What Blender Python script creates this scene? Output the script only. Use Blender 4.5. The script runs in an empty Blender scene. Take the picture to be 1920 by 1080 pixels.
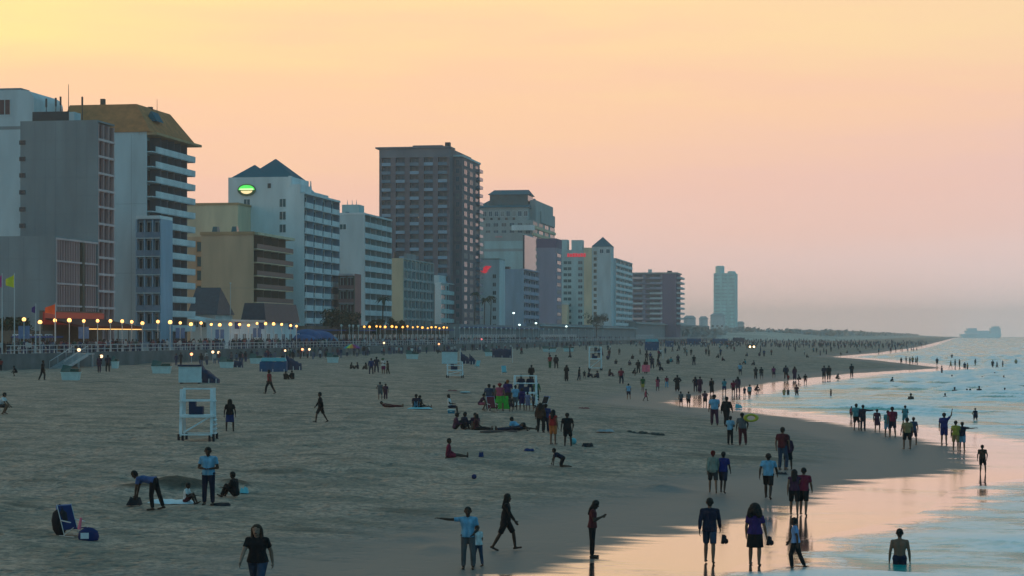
import bpy, bmesh, math, random
import numpy as np
from mathutils import Vector, Matrix

random.seed(11)
RNG = np.random.default_rng(5)
SC = bpy.context.scene
COL = SC.collection

# ------------------------------------------------------------------ camera
F = 3800.0                 # focal length in pixels of the 1920 wide photograph
ZC = 6.2                   # camera height over the sea
HOR = 628.0                # row of the sea horizon
TH = math.radians(9.56)    # camera looks this far west of the shore direction (+Y)
S_, C_ = math.sin(TH), math.cos(TH)

cam_data = bpy.data.cameras.new('camera')
cam = bpy.data.objects.new('camera', cam_data)
COL.objects.link(cam)
cam.location = (0, 0, ZC)
cam.rotation_euler = (math.pi / 2, 0, TH)
cam_data.sensor_width = 36.0
cam_data.lens = 36.0 * F / 1920.0
cam_data.shift_y = (HOR - 540.0) / 1920.0
cam_data.clip_start = 0.5
cam_data.clip_end = 30000.0
SC.camera = cam

# ------------------------------------------------------------------ world: dusk sky
SUN_AZ = math.radians(62)      # west of north
SUN_EL = math.radians(2.5)
world = bpy.data.worlds.new('World')
SC.world = world
world.use_nodes = True
wn, wl = world.node_tree.nodes, world.node_tree.links
wn.clear()
w_out = wn.new('ShaderNodeOutputWorld')
w_bg = wn.new('ShaderNodeBackground')
wl.new(w_bg.outputs[0], w_out.inputs[0])
tc = wn.new('ShaderNodeTexCoord')
sky = wn.new('ShaderNodeTexSky')
sky.sky_type = 'NISHITA'
sky.sun_disc = False
sky.sun_elevation = SUN_EL
sky.sun_rotation = -SUN_AZ
sky.air_density = 1.6
sky.dust_density = 3.0
sky.ozone_density = 2.0
sep = wn.new('ShaderNodeSeparateXYZ')
wl.new(tc.outputs['Generated'], sep.inputs[0])


def wmath(op, a, b=None, clamp=False):
    n = wn.new('ShaderNodeMath')
    n.operation = op
    n.use_clamp = clamp
    for i, v in enumerate((a, b)):
        if v is None:
            continue
        if isinstance(v, (int, float)):
            n.inputs[i].default_value = v
        else:
            wl.new(v, n.inputs[i])
    return n.outputs[0]


def wramp(fac, stops):
    r = wn.new('ShaderNodeValToRGB')
    cr = r.color_ramp
    cr.interpolation = 'B_SPLINE' if False else 'LINEAR'
    while len(cr.elements) < len(stops):
        cr.elements.new(0.5)
    for e, (p, c) in zip(cr.elements, stops):
        e.position = p
        e.color = (c[0], c[1], c[2], 1)
    wl.new(fac, r.inputs[0])
    return r.outputs[0]


# thin high cloud veil: soft streaks that bend the colour bands up and down
mp = wn.new('ShaderNodeMapping')
mp.inputs['Scale'].default_value = (2.0, 2.0, 16.0)
wl.new(tc.outputs['Generated'], mp.inputs[0])
nz = wn.new('ShaderNodeTexNoise')
nz.inputs['Scale'].default_value = 1.7
nz.inputs['Detail'].default_value = 5.0
nz.inputs['Roughness'].default_value = 0.55
wl.new(mp.outputs[0], nz.inputs['Vector'])
wob = wmath('MULTIPLY', wmath('SUBTRACT', nz.outputs['Fac'], 0.5), 0.13)
zdir = wmath('ADD', wmath('MAXIMUM', sep.outputs['Z'], 0.0), wmath('MULTIPLY', wob, wmath('MINIMUM', wmath('MULTIPLY', sep.outputs['Z'], 9.0), 1.0)))
zr = wmath('POWER', wmath('MAXIMUM', zdir, 0.0), 0.5)   # spread the low sky over the ramp


def e2p(deg):
    return math.sqrt(math.sin(math.radians(deg)))


west = wramp(zr, [(0.0, (1.02, 0.66, 0.52)), (e2p(2.0), (1.10, 0.69, 0.56)), (e2p(4.5), (1.18, 0.71, 0.50)),
                  (e2p(7), (1.24, 0.78, 0.43)), (e2p(9.5), (1.28, 0.97, 0.39)), (e2p(14), (1.15, 0.84, 0.40)),
                  (e2p(24), (0.62, 0.62, 0.48)), (e2p(40), (0.17, 0.40, 0.49)), (1.0, (0.095, 0.31, 0.44))])
east = wramp(zr, [(0.0, (1.05, 0.88, 0.82)), (e2p(2.0), (1.0, 0.75, 0.70)), (e2p(4.5), (1.0, 0.65, 0.56)),
                  (e2p(7), (1.10, 0.69, 0.48)), (e2p(9.5), (1.12, 0.78, 0.46)), (e2p(14), (0.78, 0.62, 0.46)),
                  (e2p(24), (0.28, 0.42, 0.49)), (e2p(40), (0.12, 0.36, 0.49)), (1.0, (0.095, 0.31, 0.44))])
south = wramp(zr, [(0.0, (0.15, 0.33, 0.45)), (e2p(9.5), (0.14, 0.36, 0.49)),
                   (e2p(30), (0.12, 0.37, 0.52)), (1.0, (0.095, 0.31, 0.44))])
dotw = wmath('ADD', wmath('MULTIPLY', sep.outputs['X'], -math.sin(SUN_AZ)), wmath('MULTIPLY', sep.outputs['Y'], math.cos(SUN_AZ)))
fw = wmath('MULTIPLY', wmath('SUBTRACT', dotw, 0.36), 1.0 / 0.46, True)
fs = wmath('MULTIPLY', wmath('ADD', dotw, 0.35), 1.0 / 0.6, True)


def wmix(f, a, b):
    m = wn.new('ShaderNodeMix')
    m.data_type = 'RGBA'
    if isinstance(f, (int, float)):
        m.inputs[0].default_value = f
    else:
        wl.new(f, m.inputs[0])
    wl.new(a, m.inputs[6])
    wl.new(b, m.inputs[7])
    return m.outputs[2]


veil = wmix(fs, south, wmix(fw, east, west))
nis = wn.new('ShaderNodeVectorMath')
nis.operation = 'SCALE'
wl.new(sky.outputs[0], nis.inputs[0])
nis.inputs['Scale'].default_value = 0.10
wl.new(wmix(0.92, nis.outputs[0], veil), w_bg.inputs[0])
w_bg.inputs[1].default_value = 1.0

# ------------------------------------------------------------------ sun: a low weak glow in the north-west
sun_data = bpy.data.lights.new('sun', 'SUN')
sun_data.energy = 0.25
sun_data.angle = math.radians(12)
sun_data.color = (1.0, 0.68, 0.42)
sun = bpy.data.objects.new('sun', sun_data)
COL.objects.link(sun)
sd = Vector((-math.sin(SUN_AZ) * math.cos(SUN_EL), math.cos(SUN_AZ) * math.cos(SUN_EL), math.sin(SUN_EL)))
sun.rotation_euler = sd.to_track_quat('Z', 'Y').to_euler()
sun.location = (-300, 300, 120)

# ------------------------------------------------------------------ exposure and sampling
SC.view_settings.view_transform = 'Standard'
SC.view_settings.look = 'None'
SC.view_settings.exposure = 0.0
SC.view_settings.gamma = 1.0
SC.view_settings.use_curve_mapping = False
SC.render.engine = 'CYCLES'
SC.cycles.max_bounces = 6
SC.cycles.diffuse_bounces = 2
SC.cycles.glossy_bounces = 3
SC.cycles.transmission_bounces = 2
SC.cycles.volume_bounces = 1
SC.cycles.use_denoising = True
SC.cycles.caustics_reflective = False
SC.cycles.caustics_refractive = False
SC.cycles.sample_clamp_indirect = 4.0

# ------------------------------------------------------------------ helpers


def tag(o, label=None, cat=None, group=None, kind=None):
    if label:
        o['label'] = label
    if cat:
        o['category'] = cat
    if group:
        o['group'] = group
    if kind:
        o['kind'] = kind
    return o


def link(name, data, parent=None):
    o = bpy.data.objects.new(name, data)
    COL.objects.link(o)
    if parent is not None:
        o.parent = parent
    return o


def empty(name, loc, rz=0.0, scale=1.0):
    o = link(name, None)
    o.location = loc
    o.rotation_euler = (0, 0, rz)
    o.scale = (scale, scale, scale)
    o.empty_display_size = 0.3
    return o


def pmat(name, col, rough=0.8, var=0.18, scale=2.0, bump=0.0, bscale=12.0, metal=0.0, objcol=False, spec=0.3, streak=None, emit=None, coords='Object'):
    m = bpy.data.materials.new(name)
    m.use_nodes = True
    nt = m.node_tree
    n, l = nt.nodes, nt.links
    p = n['Principled BSDF']
    p.inputs['Roughness'].default_value = rough
    p.inputs['Metallic'].default_value = metal
    p.inputs['Specular IOR Level'].default_value = spec
    t = n.new('ShaderNodeTexCoord')
    g = n.new('ShaderNodeNewGeometry')
    vec = g.outputs['Position'] if coords == 'World' else t.outputs['Object']
    if streak:
        mpn = n.new('ShaderNodeMapping')
        mpn.inputs['Scale'].default_value = streak
        l.new(vec, mpn.inputs[0])
        vec = mpn.outputs[0]
    nz = n.new('ShaderNodeTexNoise')
    nz.inputs['Scale'].default_value = scale
    nz.inputs['Detail'].default_value = 5
    l.new(vec, nz.inputs['Vector'])
    mr = n.new('ShaderNodeMapRange')
    mr.inputs[1].default_value = 0.25
    mr.inputs[2].default_value = 0.75
    mr.inputs[3].default_value = 1.0 - var
    mr.inputs[4].default_value = 1.0 + var
    l.new(nz.outputs['Fac'], mr.inputs[0])
    mul = n.new('ShaderNodeVectorMath')
    mul.operation = 'SCALE'
    if objcol:
        oi = n.new('ShaderNodeObjectInfo')
        l.new(oi.outputs['Color'], mul.inputs[0])
    else:
        mul.inputs[0].default_value = col
    l.new(mr.outputs[0], mul.inputs['Scale'])
    l.new(mul.outputs[0], p.inputs['Base Color'])
    if bump:
        b = n.new('ShaderNodeBump')
        b.inputs['Strength'].default_value = bump
        b.inputs['Distance'].default_value = 0.05
        n2 = n.new('ShaderNodeTexNoise')
        n2.inputs['Scale'].default_value = bscale
        n2.inputs['Detail'].default_value = 4
        l.new(vec, n2.inputs['Vector'])
        l.new(n2.outputs['Fac'], b.inputs['Height'])
        l.new(b.outputs[0], p.inputs['Normal'])
    if emit:
        if objcol:
            l.new(oi.outputs['Color'], p.inputs['Emission Color'])
        else:
            p.inputs['Emission Color'].default_value = (*col, 1)
        p.inputs['Emission Strength'].default_value = emit
    return m


def mesh_from(name, verts, faces, mats, mi=None, smooth=False):
    me = bpy.data.meshes.new(name)
    me.from_pydata([tuple(v) for v in verts], [], faces)
    for m in (mats if isinstance(mats, (list, tuple)) else [mats]):
        me.materials.append(m)
    if mi is not None:
        me.polygons.foreach_set('material_index', mi)
    if smooth:
        me.polygons.foreach_set('use_smooth', [True] * len(me.polygons))
    me.update()
    return me


class MB:
    """collects boxes, tubes, lathes into one mesh"""

    def __init__(s):
        s.v, s.f, s.m = [], [], []

    def quad(s, pts, mi=0):
        b = len(s.v)
        s.v += [tuple(p) for p in pts]
        s.f.append(list(range(b, b + len(pts))))
        s.m.append(mi)

    def box(s, x0, x1, y0, y1, z0, z1, mi=0, taper=1.0):
        cx, cy = (x0 + x1) / 2, (y0 + y1) / 2
        b = len(s.v)
        for z, k in ((z0, 1.0), (z1, taper)):
            for x, y in ((x0, y0), (x1, y0), (x1, y1), (x0, y1)):
                s.v.append((cx + (x - cx) * k, cy + (y - cy) * k, z))
        for q in ((0, 3, 2, 1), (4, 5, 6, 7), (0, 1, 5, 4), (1, 2, 6, 5), (2, 3, 7, 6), (3, 0, 4, 7)):
            s.f.append([b + i for i in q])
            s.m.append(mi)

    def tube(s, p0, p1, r0, r1=None, n=8, mi=0, cap=True):
        r1 = r0 if r1 is None else r1
        p0, p1 = Vector(p0), Vector(p1)
        d = (p1 - p0)
        q = d.to_track_quat('Z', 'Y')
        b = len(s.v)
        for p, r in ((p0, r0), (p1, r1)):
            for i in range(n):
                a = 2 * math.pi * i / n
                s.v.append(tuple(p + q @ Vector((r * math.cos(a), r * math.sin(a), 0))))
        for i in range(n):
            j = (i + 1) % n
            s.f.append([b + i, b + j, b + n + j, b + n + i])
            s.m.append(mi)
        if cap:
            s.f.append([b + i for i in reversed(range(n))])
            s.f.append([b + n + i for i in range(n)])
            s.m += [mi, mi]

    def bar(s, p0, p1, w, t, mi=0):
        """rectangular bar between two points"""
        p0, p1 = Vector(p0), Vector(p1)
        q = (p1 - p0).to_track_quat('Z', 'Y')
        b = len(s.v)
        for p in (p0, p1):
            for x, y in ((-w / 2, -t / 2), (w / 2, -t / 2), (w / 2, t / 2), (-w / 2, t / 2)):
                s.v.append(tuple(p + q @ Vector((x, y, 0))))
        for f in ((0, 3, 2, 1), (4, 5, 6, 7), (0, 1, 5, 4), (1, 2, 6, 5), (2, 3, 7, 6), (3, 0, 4, 7)):
            s.f.append([b + i for i in f])
            s.m.append(mi)

    def lathe(s, prof, c=(0, 0, 0), n=16, mi=0, sx=1.0, sy=1.0):
        b = len(s.v)
        for r, z in prof:
            for i in range(n):
                a = 2 * math.pi * i / n
                s.v.append((c[0] + r * sx * math.cos(a), c[1] + r * sy * math.sin(a), c[2] + z))
        for k in range(len(prof) - 1):
            for i in range(n):
                j = (i + 1) % n
                s.f.append([b + k * n + i, b + k * n + j, b + (k + 1) * n + j, b + (k + 1) * n + i])
                s.m.append(mi)

    def sphere(s, c, r, mi=0, n=12, k=7, sz=1.0):
        s.lathe([(max(1e-4, r * math.sin(math.pi * i / k)), -r * sz * math.cos(math.pi * i / k)) for i in range(k + 1)], c, n, mi)

    def mesh(s, name, mats, smooth=False):
        return mesh_from(name, s.v, s.f, mats, s.m, smooth)

    def build(s, name, mats, parent=None, smooth=False):
        return link(name, s.mesh(name, mats, smooth), parent)


def copy_tree(o, parent=None):
    c = o.copy()
    COL.objects.link(c)
    c.parent = parent
    for ch in list(o.children):
        copy_tree(ch, c)
    return c


# ---- numpy value noise
_tab = RNG.random((256, 256))


def vnoise(x, y):
    x = np.asarray(x, float); y = np.asarray(y, float)
    xi = np.floor(x).astype(int); yi = np.floor(y).astype(int)
    fx = x - xi; fy = y - yi
    fx = fx * fx * (3 - 2 * fx); fy = fy * fy * (3 - 2 * fy)
    a = _tab[xi & 255, yi & 255]; b = _tab[(xi + 1) & 255, yi & 255]
    c = _tab[xi & 255, (yi + 1) & 255]; d = _tab[(xi + 1) & 255, (yi + 1) & 255]
    return (a * (1 - fx) + b * fx) * (1 - fy) + (c * (1 - fx) + d * fx) * fy - 0.5


# ---- pixel geometry
def ground_dir(px):
    t = (px - 960.0) / F
    return (-S_ + t * C_, C_ + t * S_)      # world x,y per metre of depth


def face_x(px, y0):
    t = (px - 960.0) / F
    return y0 * (t * C_ - S_) / (C_ + t * S_)


def face_y(px, xe):
    t = (px - 960.0) / F
    return xe * (C_ + t * S_) / (t * C_ - S_)


def depth(x, y):
    return -x * S_ + y * C_


def zat(v, d):
    return ZC + (HOR - v) * d / F


# ---- shoreline and beach profile
def _sp(px, v, z=0.08):
    d = (ZC - z) * F / (v - HOR)
    gx, gy = ground_dir(px)
    return (gx * d, gy * d)


_shore = [(-26, -400), (-20, -120), (-13, 10)] + [_sp(980, 1082), _sp(1240, 1000), _sp(1400, 975), _sp(1500, 955), _sp(1590, 905), _sp(1840, 880),
          _sp(1800, 838), _sp(1640, 805), _sp(1470, 780), _sp(1250, 758), _sp(1310, 740), _sp(1480, 713), _sp(1600, 700), _sp(1770, 690),
          _sp(1640, 675), _sp(1560, 669), _sp(1640, 662), _sp(1720, 651)] + [(62, 1600), (100, 2300), (190, 4000), (320, 6000), (600, 9500), (900, 14000)]
_shore.sort(key=lambda p: p[1])
_sy = np.array([p[1] for p in _shore]); _sx = np.array([p[0] for p in _shore])
_dy = np.concatenate([np.arange(-400, 40, 2.0), np.arange(40, 700, 0.5), np.arange(700, 14000, 10.0)])
_dx = np.interp(_dy, _sy, _sx)
_ker = np.exp(-0.5 * (np.arange(-12, 13) / 5.0) ** 2); _ker /= _ker.sum()
_dxs = np.convolve(np.pad(_dx, 12, mode='edge'), _ker, mode='valid')


def shore_x(y):
    return np.interp(y, _dy, _dxs)


_pt = [-14000, -200, -60, -14, -7, 0, 5, 12, 20, 30, 60, 100, 400, 20000]
_pz = [-6, -5, -2.2, -0.75, -0.05, 0.07, 0.16, 0.52, 0.98, 1.15, 1.6, 2.2, 2.4, 2.4]
MOUNDS = []     # (x, y, sx, sy, h)


def beach_z(x, y, fine=True):
    x = np.asarray(x, float); y = np.asarray(y, float)
    t = shore_x(y) - x
    z = np.interp(t, _pt, _pz)
    dry = np.clip((t - 8) / 10, 0, 1)
    z = z + dry * (0.18 * vnoise(x / 7.0 + 3, y / 9.0) + 0.10 * vnoise(x / 2.7, y / 3.1 + 7))
    if fine:
        z = z + dry * (0.11 * vnoise(x / 1.05 + 9, y / 1.2 + 2) + 0.10 * vnoise(x / 0.55, y / 0.6))
    for mx, my, sx, sy, h in MOUNDS:
        z = z + h * np.exp(-((x - mx) / sx) ** 2 - ((y - my) / sy) ** 2)
    return z


def on_ground(px, v, zmin=None):
    """where the view ray through a pixel meets the beach"""
    gx, gy = ground_dir(px)
    d = ZC * F / max(v - HOR, 2.0)
    for _ in range(25):
        z = float(beach_z(gx * d, gy * d, True))
        if zmin is not None:
            z = max(z, zmin)
        d = 0.5 * d + 0.5 * (ZC - z) * F / max(v - HOR, 2.0)
    return (gx * d, gy * d, z), d

# ================================================================== SETTING
def grid_mesh(name, X, Y, Z, mat, attrs):
    nr, nc = X.shape
    idx = np.arange(nr * nc).reshape(nr, nc)
    q = np.stack([idx[:-1, :-1], idx[:-1, 1:], idx[1:, 1:], idx[1:, :-1]], -1).reshape(-1, 4)
    me = bpy.data.meshes.new(name)
    me.vertices.add(nr * nc)
    me.vertices.foreach_set('co', np.stack([X, Y, Z], -1).reshape(-1).astype(np.float32))
    nq = len(q)
    me.loops.add(nq * 4)
    me.loops.foreach_set('vertex_index', q.reshape(-1).astype(np.int32))
    me.polygons.add(nq)
    me.polygons.foreach_set('loop_start', np.arange(0, nq * 4, 4, dtype=np.int32))
    me.polygons.foreach_set('use_smooth', np.ones(nq, bool))
    me.update(calc_edges=True)
    me.validate()
    for an, av in attrs.items():
        a = me.attributes.new(an, 'FLOAT', 'POINT')
        a.data.foreach_set('value', av.reshape(-1).astype(np.float32))
    me.materials.append(mat)
    return link(name, me)


def nodes_of(name):
    m = bpy.data.materials.new(name)
    m.use_nodes = True
    return m, m.node_tree.nodes, m.node_tree.links, m.node_tree.nodes['Principled BSDF']


class NT:
    def __init__(s, n, l):
        s.n, s.l = n, l

    def put(s, sock, v):
        if isinstance(v, (int, float)):
            sock.default_value = v
        elif isinstance(v, tuple):
            sock.default_value = (*v, 1) if len(sock.default_value) == 4 and len(v) == 3 else v
        else:
            s.l.new(v, sock)

    def math(s, op, a, b=0.0, clamp=False):
        x = s.n.new('ShaderNodeMath')
        x.operation = op
        x.use_clamp = clamp
        s.put(x.inputs[0], a)
        s.put(x.inputs[1], b)
        return x.outputs[0]

    def noise(s, vec, scale, detail=4.0, rough=0.5):
        x = s.n.new('ShaderNodeTexNoise')
        x.inputs['Scale'].default_value = scale
        x.inputs['Detail'].default_value = detail
        x.inputs['Roughness'].default_value = rough
        s.l.new(vec, x.inputs['Vector'])
        return x.outputs['Fac']

    def mapping(s, vec, scale, rot=(0, 0, 0)):
        x = s.n.new('ShaderNodeMapping')
        x.inputs['Scale'].default_value = scale
        x.inputs['Rotation'].default_value = rot
        s.l.new(vec, x.inputs[0])
        return x.outputs[0]

    def mr(s, v, a, b, c=0.0, d=1.0, smooth=True):
        x = s.n.new('ShaderNodeMapRange')
        x.interpolation_type = 'SMOOTHSTEP' if smooth else 'LINEAR'
        s.l.new(v, x.inputs[0])
        for i, k in zip((1, 2, 3, 4), (a, b, c, d)):
            x.inputs[i].default_value = k
        return x.outputs[0]

    def mix(s, f, a, b):
        x = s.n.new('ShaderNodeMix')
        x.data_type = 'RGBA'
        s.put(x.inputs[0], f)
        s.put(x.inputs[6], a)
        s.put(x.inputs[7], b)
        return x.outputs[2]

    def fmix(s, f, a, b):
        x = s.n.new('ShaderNodeMix')
        x.data_type = 'FLOAT'
        s.put(x.inputs[0], f)
        s.put(x.inputs[2], a)
        s.put(x.inputs[3], b)
        return x.outputs[0]

    def attr(s, name):
        x = s.n.new('ShaderNodeAttribute')
        x.attribute_name = name
        return x.outputs['Fac']

    def pos(s):
        return s.n.new('ShaderNodeNewGeometry').outputs['Position']


# ---- sand material: dry, damp and mirror-wet zones follow the distance from the water line
m_sand, n, l, P = nodes_of('beach_sand')
t_ = NT(n, l)
pos = t_.pos()
sh = t_.attr('shore')          # metres inland from the water line (negative: seaward)
edge_n = t_.noise(t_.mapping(pos, (0.16, 0.5, 0.0)), 1.0, 4.0, 0.55)
edge_s = t_.noise(t_.mapping(pos, (0.5, 1.6, 0.0)), 1.0, 3.0, 0.5)
shn = t_.math('ADD', sh, t_.math('ADD', t_.math('MULTIPLY', t_.math('SUBTRACT', edge_n, 0.5), 5.0), t_.math('MULTIPLY', t_.math('SUBTRACT', edge_s, 0.5), 1.6)))
mirror = t_.mr(shn, 0.9, -0.6)
damp = t_.mr(shn, 10.5, 5.0)
big = t_.noise(pos, 0.09, 4.0)
mid = t_.noise(t_.mapping(pos, (0.7, 1.0, 1.0)), 0.55, 5.0, 0.6)
fin = t_.noise(pos, 3.0, 5.0, 0.65)
dry = t_.mix(big, (0.64, 0.395, 0.275), (0.42, 0.285, 0.23))
dry = t_.mix(t_.math('MULTIPLY', t_.mr(mid, 0.42, 0.62), 0.75), dry, (0.20, 0.165, 0.125))
spk = t_.noise(pos, 7.0, 3.0, 0.6)
dry = t_.mix(t_.math('MULTIPLY', t_.mr(spk, 0.50, 0.60), 0.55), dry, (0.13, 0.11, 0.085))
dry = t_.mix(t_.math('MULTIPLY', t_.mr(fin, 0.45, 0.62), 0.6), dry, (0.12, 0.11, 0.095))
stain = t_.noise(t_.mapping(pos, (0.22, 0.55, 1.0)), 0.6, 3.0, 0.5)
dry = t_.mix(t_.math('MULTIPLY', t_.mr(stain, 0.60, 0.70), 0.7), dry, (0.10, 0.085, 0.065))
heap = t_.attr('heap')
dry = t_.mix(t_.math('MULTIPLY', t_.mr(t_.math('ADD', heap, t_.math('MULTIPLY', t_.math('SUBTRACT', mid, 0.5), 0.25)), 0.06, 0.2), 0.85), dry, (0.045, 0.032, 0.02))
trk = t_.noise(t_.mapping(pos, (0.05, 0.42, 0.0), (0, 0, 0.35)), 1.0, 5.0, 0.6)
dry = t_.mix(t_.math('MULTIPLY', t_.mr(trk, 0.60, 0.70), 0.45), dry, (0.13, 0.105, 0.08))
dampc = t_.mix(big, (0.15, 0.145, 0.135), (0.125, 0.125, 0.12))
col = t_.mix(damp, dry, dampc)
col = t_.mix(mirror, col, (0.05, 0.05, 0.05))
l.new(col, P.inputs['Base Color'])
l.new(t_.fmix(mirror, t_.fmix(damp, 0.9, 0.55), 0.14), P.inputs['Roughness'])
l.new(t_.fmix(mirror, 0.25, 1.0), P.inputs['Specular IOR Level'])
l.new(mirror, P.inputs['Coat Weight'])
P.inputs['Coat Roughness'].default_value = 0.10
P.inputs['Coat IOR'].default_value = 2.0
bm_ = n.new('ShaderNodeBump')
bm_.inputs['Distance'].default_value = 0.12
l.new(t_.math('MULTIPLY', t_.fmix(damp, 1.0, 0.10), t_.math('SUBTRACT', 1.0, mirror)), bm_.inputs['Strength'])
foot = t_.noise(pos, 2.6, 4.0, 0.65)
vor = n.new('ShaderNodeTexVoronoi')
vor.inputs['Scale'].default_value = 1.9
l.new(t_.mapping(pos, (1.0, 0.8, 0.0)), vor.inputs['Vector'])
pit = t_.math('MULTIPLY', t_.mr(vor.outputs['Distance'], 0.10, 0.42), t_.mr(t_.noise(pos, 0.35, 3.0), 0.35, 0.6, 0.25, 1.1))
l.new(t_.math('ADD', t_.math('ADD', foot, t_.math('MULTIPLY', fin, 0.35)), pit), bm_.inputs['Height'])
l.new(bm_.outputs[0], P.inputs['Normal'])
bw_ = n.new('ShaderNodeBump')
l.new(t_.mr(t_.noise(t_.mapping(pos, (0.10, 0.30, 0.0)), 1.0, 3.0, 0.5), 0.48, 0.66, 0.08, 0.75), bw_.inputs['Strength'])
bw_.inputs['Distance'].default_value = 0.05
l.new(t_.noise(t_.mapping(pos, (0.6, 2.2, 0.0)), 1.0, 3.0, 0.5), bw_.inputs['Height'])
l.new(bw_.outputs[0], P.inputs['Coat Normal'])

# sand heaps that the photograph shows, found on the ground
for (px, v, wpx, h) in [(330, 915, 60, 0.42), (250, 920, 45, 0.2), (440, 910, 40, 0.22), (1245, 918, 40, 0.22), (470, 1052, 45, 0.12), (780, 1010, 30, 0.12), (820, 1030, 25, 0.14)]:
    (gx_, gy_, gz_), d_ = on_ground(px, v)
    MOUNDS.append((gx_, gy_, wpx * d_ / F, 0.9, h))

ry = np.concatenate([np.arange(-400, -40, 40.0), np.arange(-40, 38, 4.0), np.arange(38, 135, 0.38), np.arange(135, 400, 1.5), np.geomspace(400, 5900, 120)])
cs = np.concatenate([[-6000, -3000, -900, -300], np.arange(-180, -40, 12.0), np.arange(-40, -14, 2.0), np.arange(-14, 44, 0.42), np.arange(44, 130, 2.2), [140, 170, 220, 300, 420, 700, 2000]])
YY, TT = np.meshgrid(ry, cs, indexing='ij')
XX = shore_x(YY) - TT
hp_ = 0 * XX
for mx, my, sx, sy, h in MOUNDS:
    hp_ = np.maximum(hp_, h * np.exp(-((XX - mx) / sx) ** 2 - ((YY - my) / sy) ** 2))
beach = grid_mesh('beach', XX, YY, beach_z(XX, YY), m_sand, {'shore': TT, 'heap': hp_})
tag(beach, 'wide sandy beach with damp edge and shining wet sand', kind='structure')

# ---- sea
m_sea, n, l, P = nodes_of('sea_water')
t_ = NT(n, l)
pos = t_.pos()
so = t_.attr('sea')            # metres seaward of the water line
crest = t_.attr('crest')
fv = t_.mapping(pos, (0.16, 0.30, 0.0))
f1 = t_.noise(fv, 1.0, 6.0, 0.6)
f2 = t_.noise(t_.mapping(pos, (0.035, 0.05, 0.0)), 1.0, 4.0, 0.55)
f3 = t_.noise(t_.mapping(pos, (1.6, 1.6, 0.0)), 1.0, 4.0, 0.6)
surf = t_.mr(so, 200.0, 20.0)
fo = t_.math('ADD', t_.math('MULTIPLY', f1, 0.60), t_.math('MULTIPLY', f2, 0.70))
fo = t_.math('ADD', fo, t_.math('ADD', t_.math('MULTIPLY', crest, 0.26), t_.math('MULTIPLY', surf, 0.10)))
foam = t_.math('MULTIPLY', t_.mr(fo, 0.725, 0.80), t_.fmix(t_.mr(f3, 0.35, 0.6), 0.55, 1.0))
lines = t_.math('MULTIPLY', t_.mr(t_.math('ADD', crest, t_.math('MULTIPLY', t_.math('SUBTRACT', f3, 0.5), 0.7)), 0.20, 0.45), t_.mr(so, 260.0, 60.0))
foam = t_.math('MAXIMUM', foam, lines)
near = t_.mr(t_.math('ADD', so, t_.math('MULTIPLY', t_.math('SUBTRACT', f1, 0.5), 9.0)), 7.2, 4.6)
foam = t_.math('MULTIPLY', foam, t_.math('SUBTRACT', 1.0, near))
rim = t_.math('MULTIPLY', t_.math('MULTIPLY', near, t_.math('SUBTRACT', 1.0, near)), 4.0)
foam = t_.math('MAXIMUM', foam, t_.math('MULTIPLY', t_.mr(rim, 0.35, 0.9), t_.mr(f3, 0.4, 0.6)))
teal = t_.mix(t_.mr(f1, 0.35, 0.65), (0.01, 0.30, 0.28), (0.10, 0.56, 0.52))
teal = t_.mix(near, teal, (0.05, 0.05, 0.05))
l.new(t_.mix(foam, teal, (0.93, 0.94, 0.95)), P.inputs['Base Color'])
l.new(t_.fmix(foam, t_.fmix(near, 0.22, 0.10), 0.36), P.inputs['Roughness'])
l.new(t_.fmix(near, t_.fmix(foam, 0.2, 1.0), 1.0), P.inputs['Specular IOR Level'])
l.new(near, P.inputs['Coat Weight'])
P.inputs['Coat Roughness'].default_value = 0.10
P.inputs['Coat IOR'].default_value = 2.0
P.inputs['IOR'].default_value = 1.4
bm_ = n.new('ShaderNodeBump')
bm_.inputs['Distance'].default_value = 0.10
l.new(t_.fmix(near, 0.8, 0.06), bm_.inputs['Strength'])
rip = t_.noise(t_.mapping(pos, (0.9, 1.2, 0.0)), 1.0, 5.0, 0.6)
l.new(t_.math('ADD', rip, t_.math('MULTIPLY', foam, 0.4)), bm_.inputs['Height'])
l.new(bm_.outputs[0], P.inputs['Normal'])
l.new(bm_.outputs[0], P.inputs['Coat Normal'])

ry = np.concatenate([np.arange(-400, -40, 40.0), np.arange(-40, 38, 4.0), np.arange(38, 220, 0.7), np.arange(220, 600, 2.5), np.geomspace(600, 6000, 110)])
cs = np.concatenate([np.arange(3, 70, 0.45), np.geomspace(70, 7000, 110)])
YY, SS = np.meshgrid(ry, cs, indexing='ij')
XX = shore_x(YY) * np.exp(-SS / 900.0) + SS
wob = 3.5 * vnoise(YY / 23.0 + 5, SS * 0 + 2.5) + 9 * vnoise(YY / 70.0, SS * 0 + 8.5)
amp = np.clip((SS - 5.5) / 9, 0, 1) * np.exp(-np.clip(SS - 600, 0, None) / 900.0)
ph = (0.5 * SS + 0.85 * YY + 0.6 * wob) * 2 * math.pi / 9.5
cr = np.maximum(0, np.cos(ph)) ** 4
patch = np.clip(0.55 + 1.9 * vnoise(XX / 17.0 + 31, YY / 15.0 + 4), 0, 1)
ZZ = 0.02 + amp * (0.55 * cr * patch + 0.16 * vnoise(XX / 3.0, YY / 2.4) + 0.08 * vnoise(XX / 1.3, YY / 1.2))
ZZ = ZZ - np.clip((9 - SS) / 6, 0, 1) * 0.03
sea = grid_mesh('sea', XX, YY, ZZ, m_sea, {'sea': SS, 'crest': cr * patch})
tag(sea, 'pale teal sea with low foamy waves', kind='structure')

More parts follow.
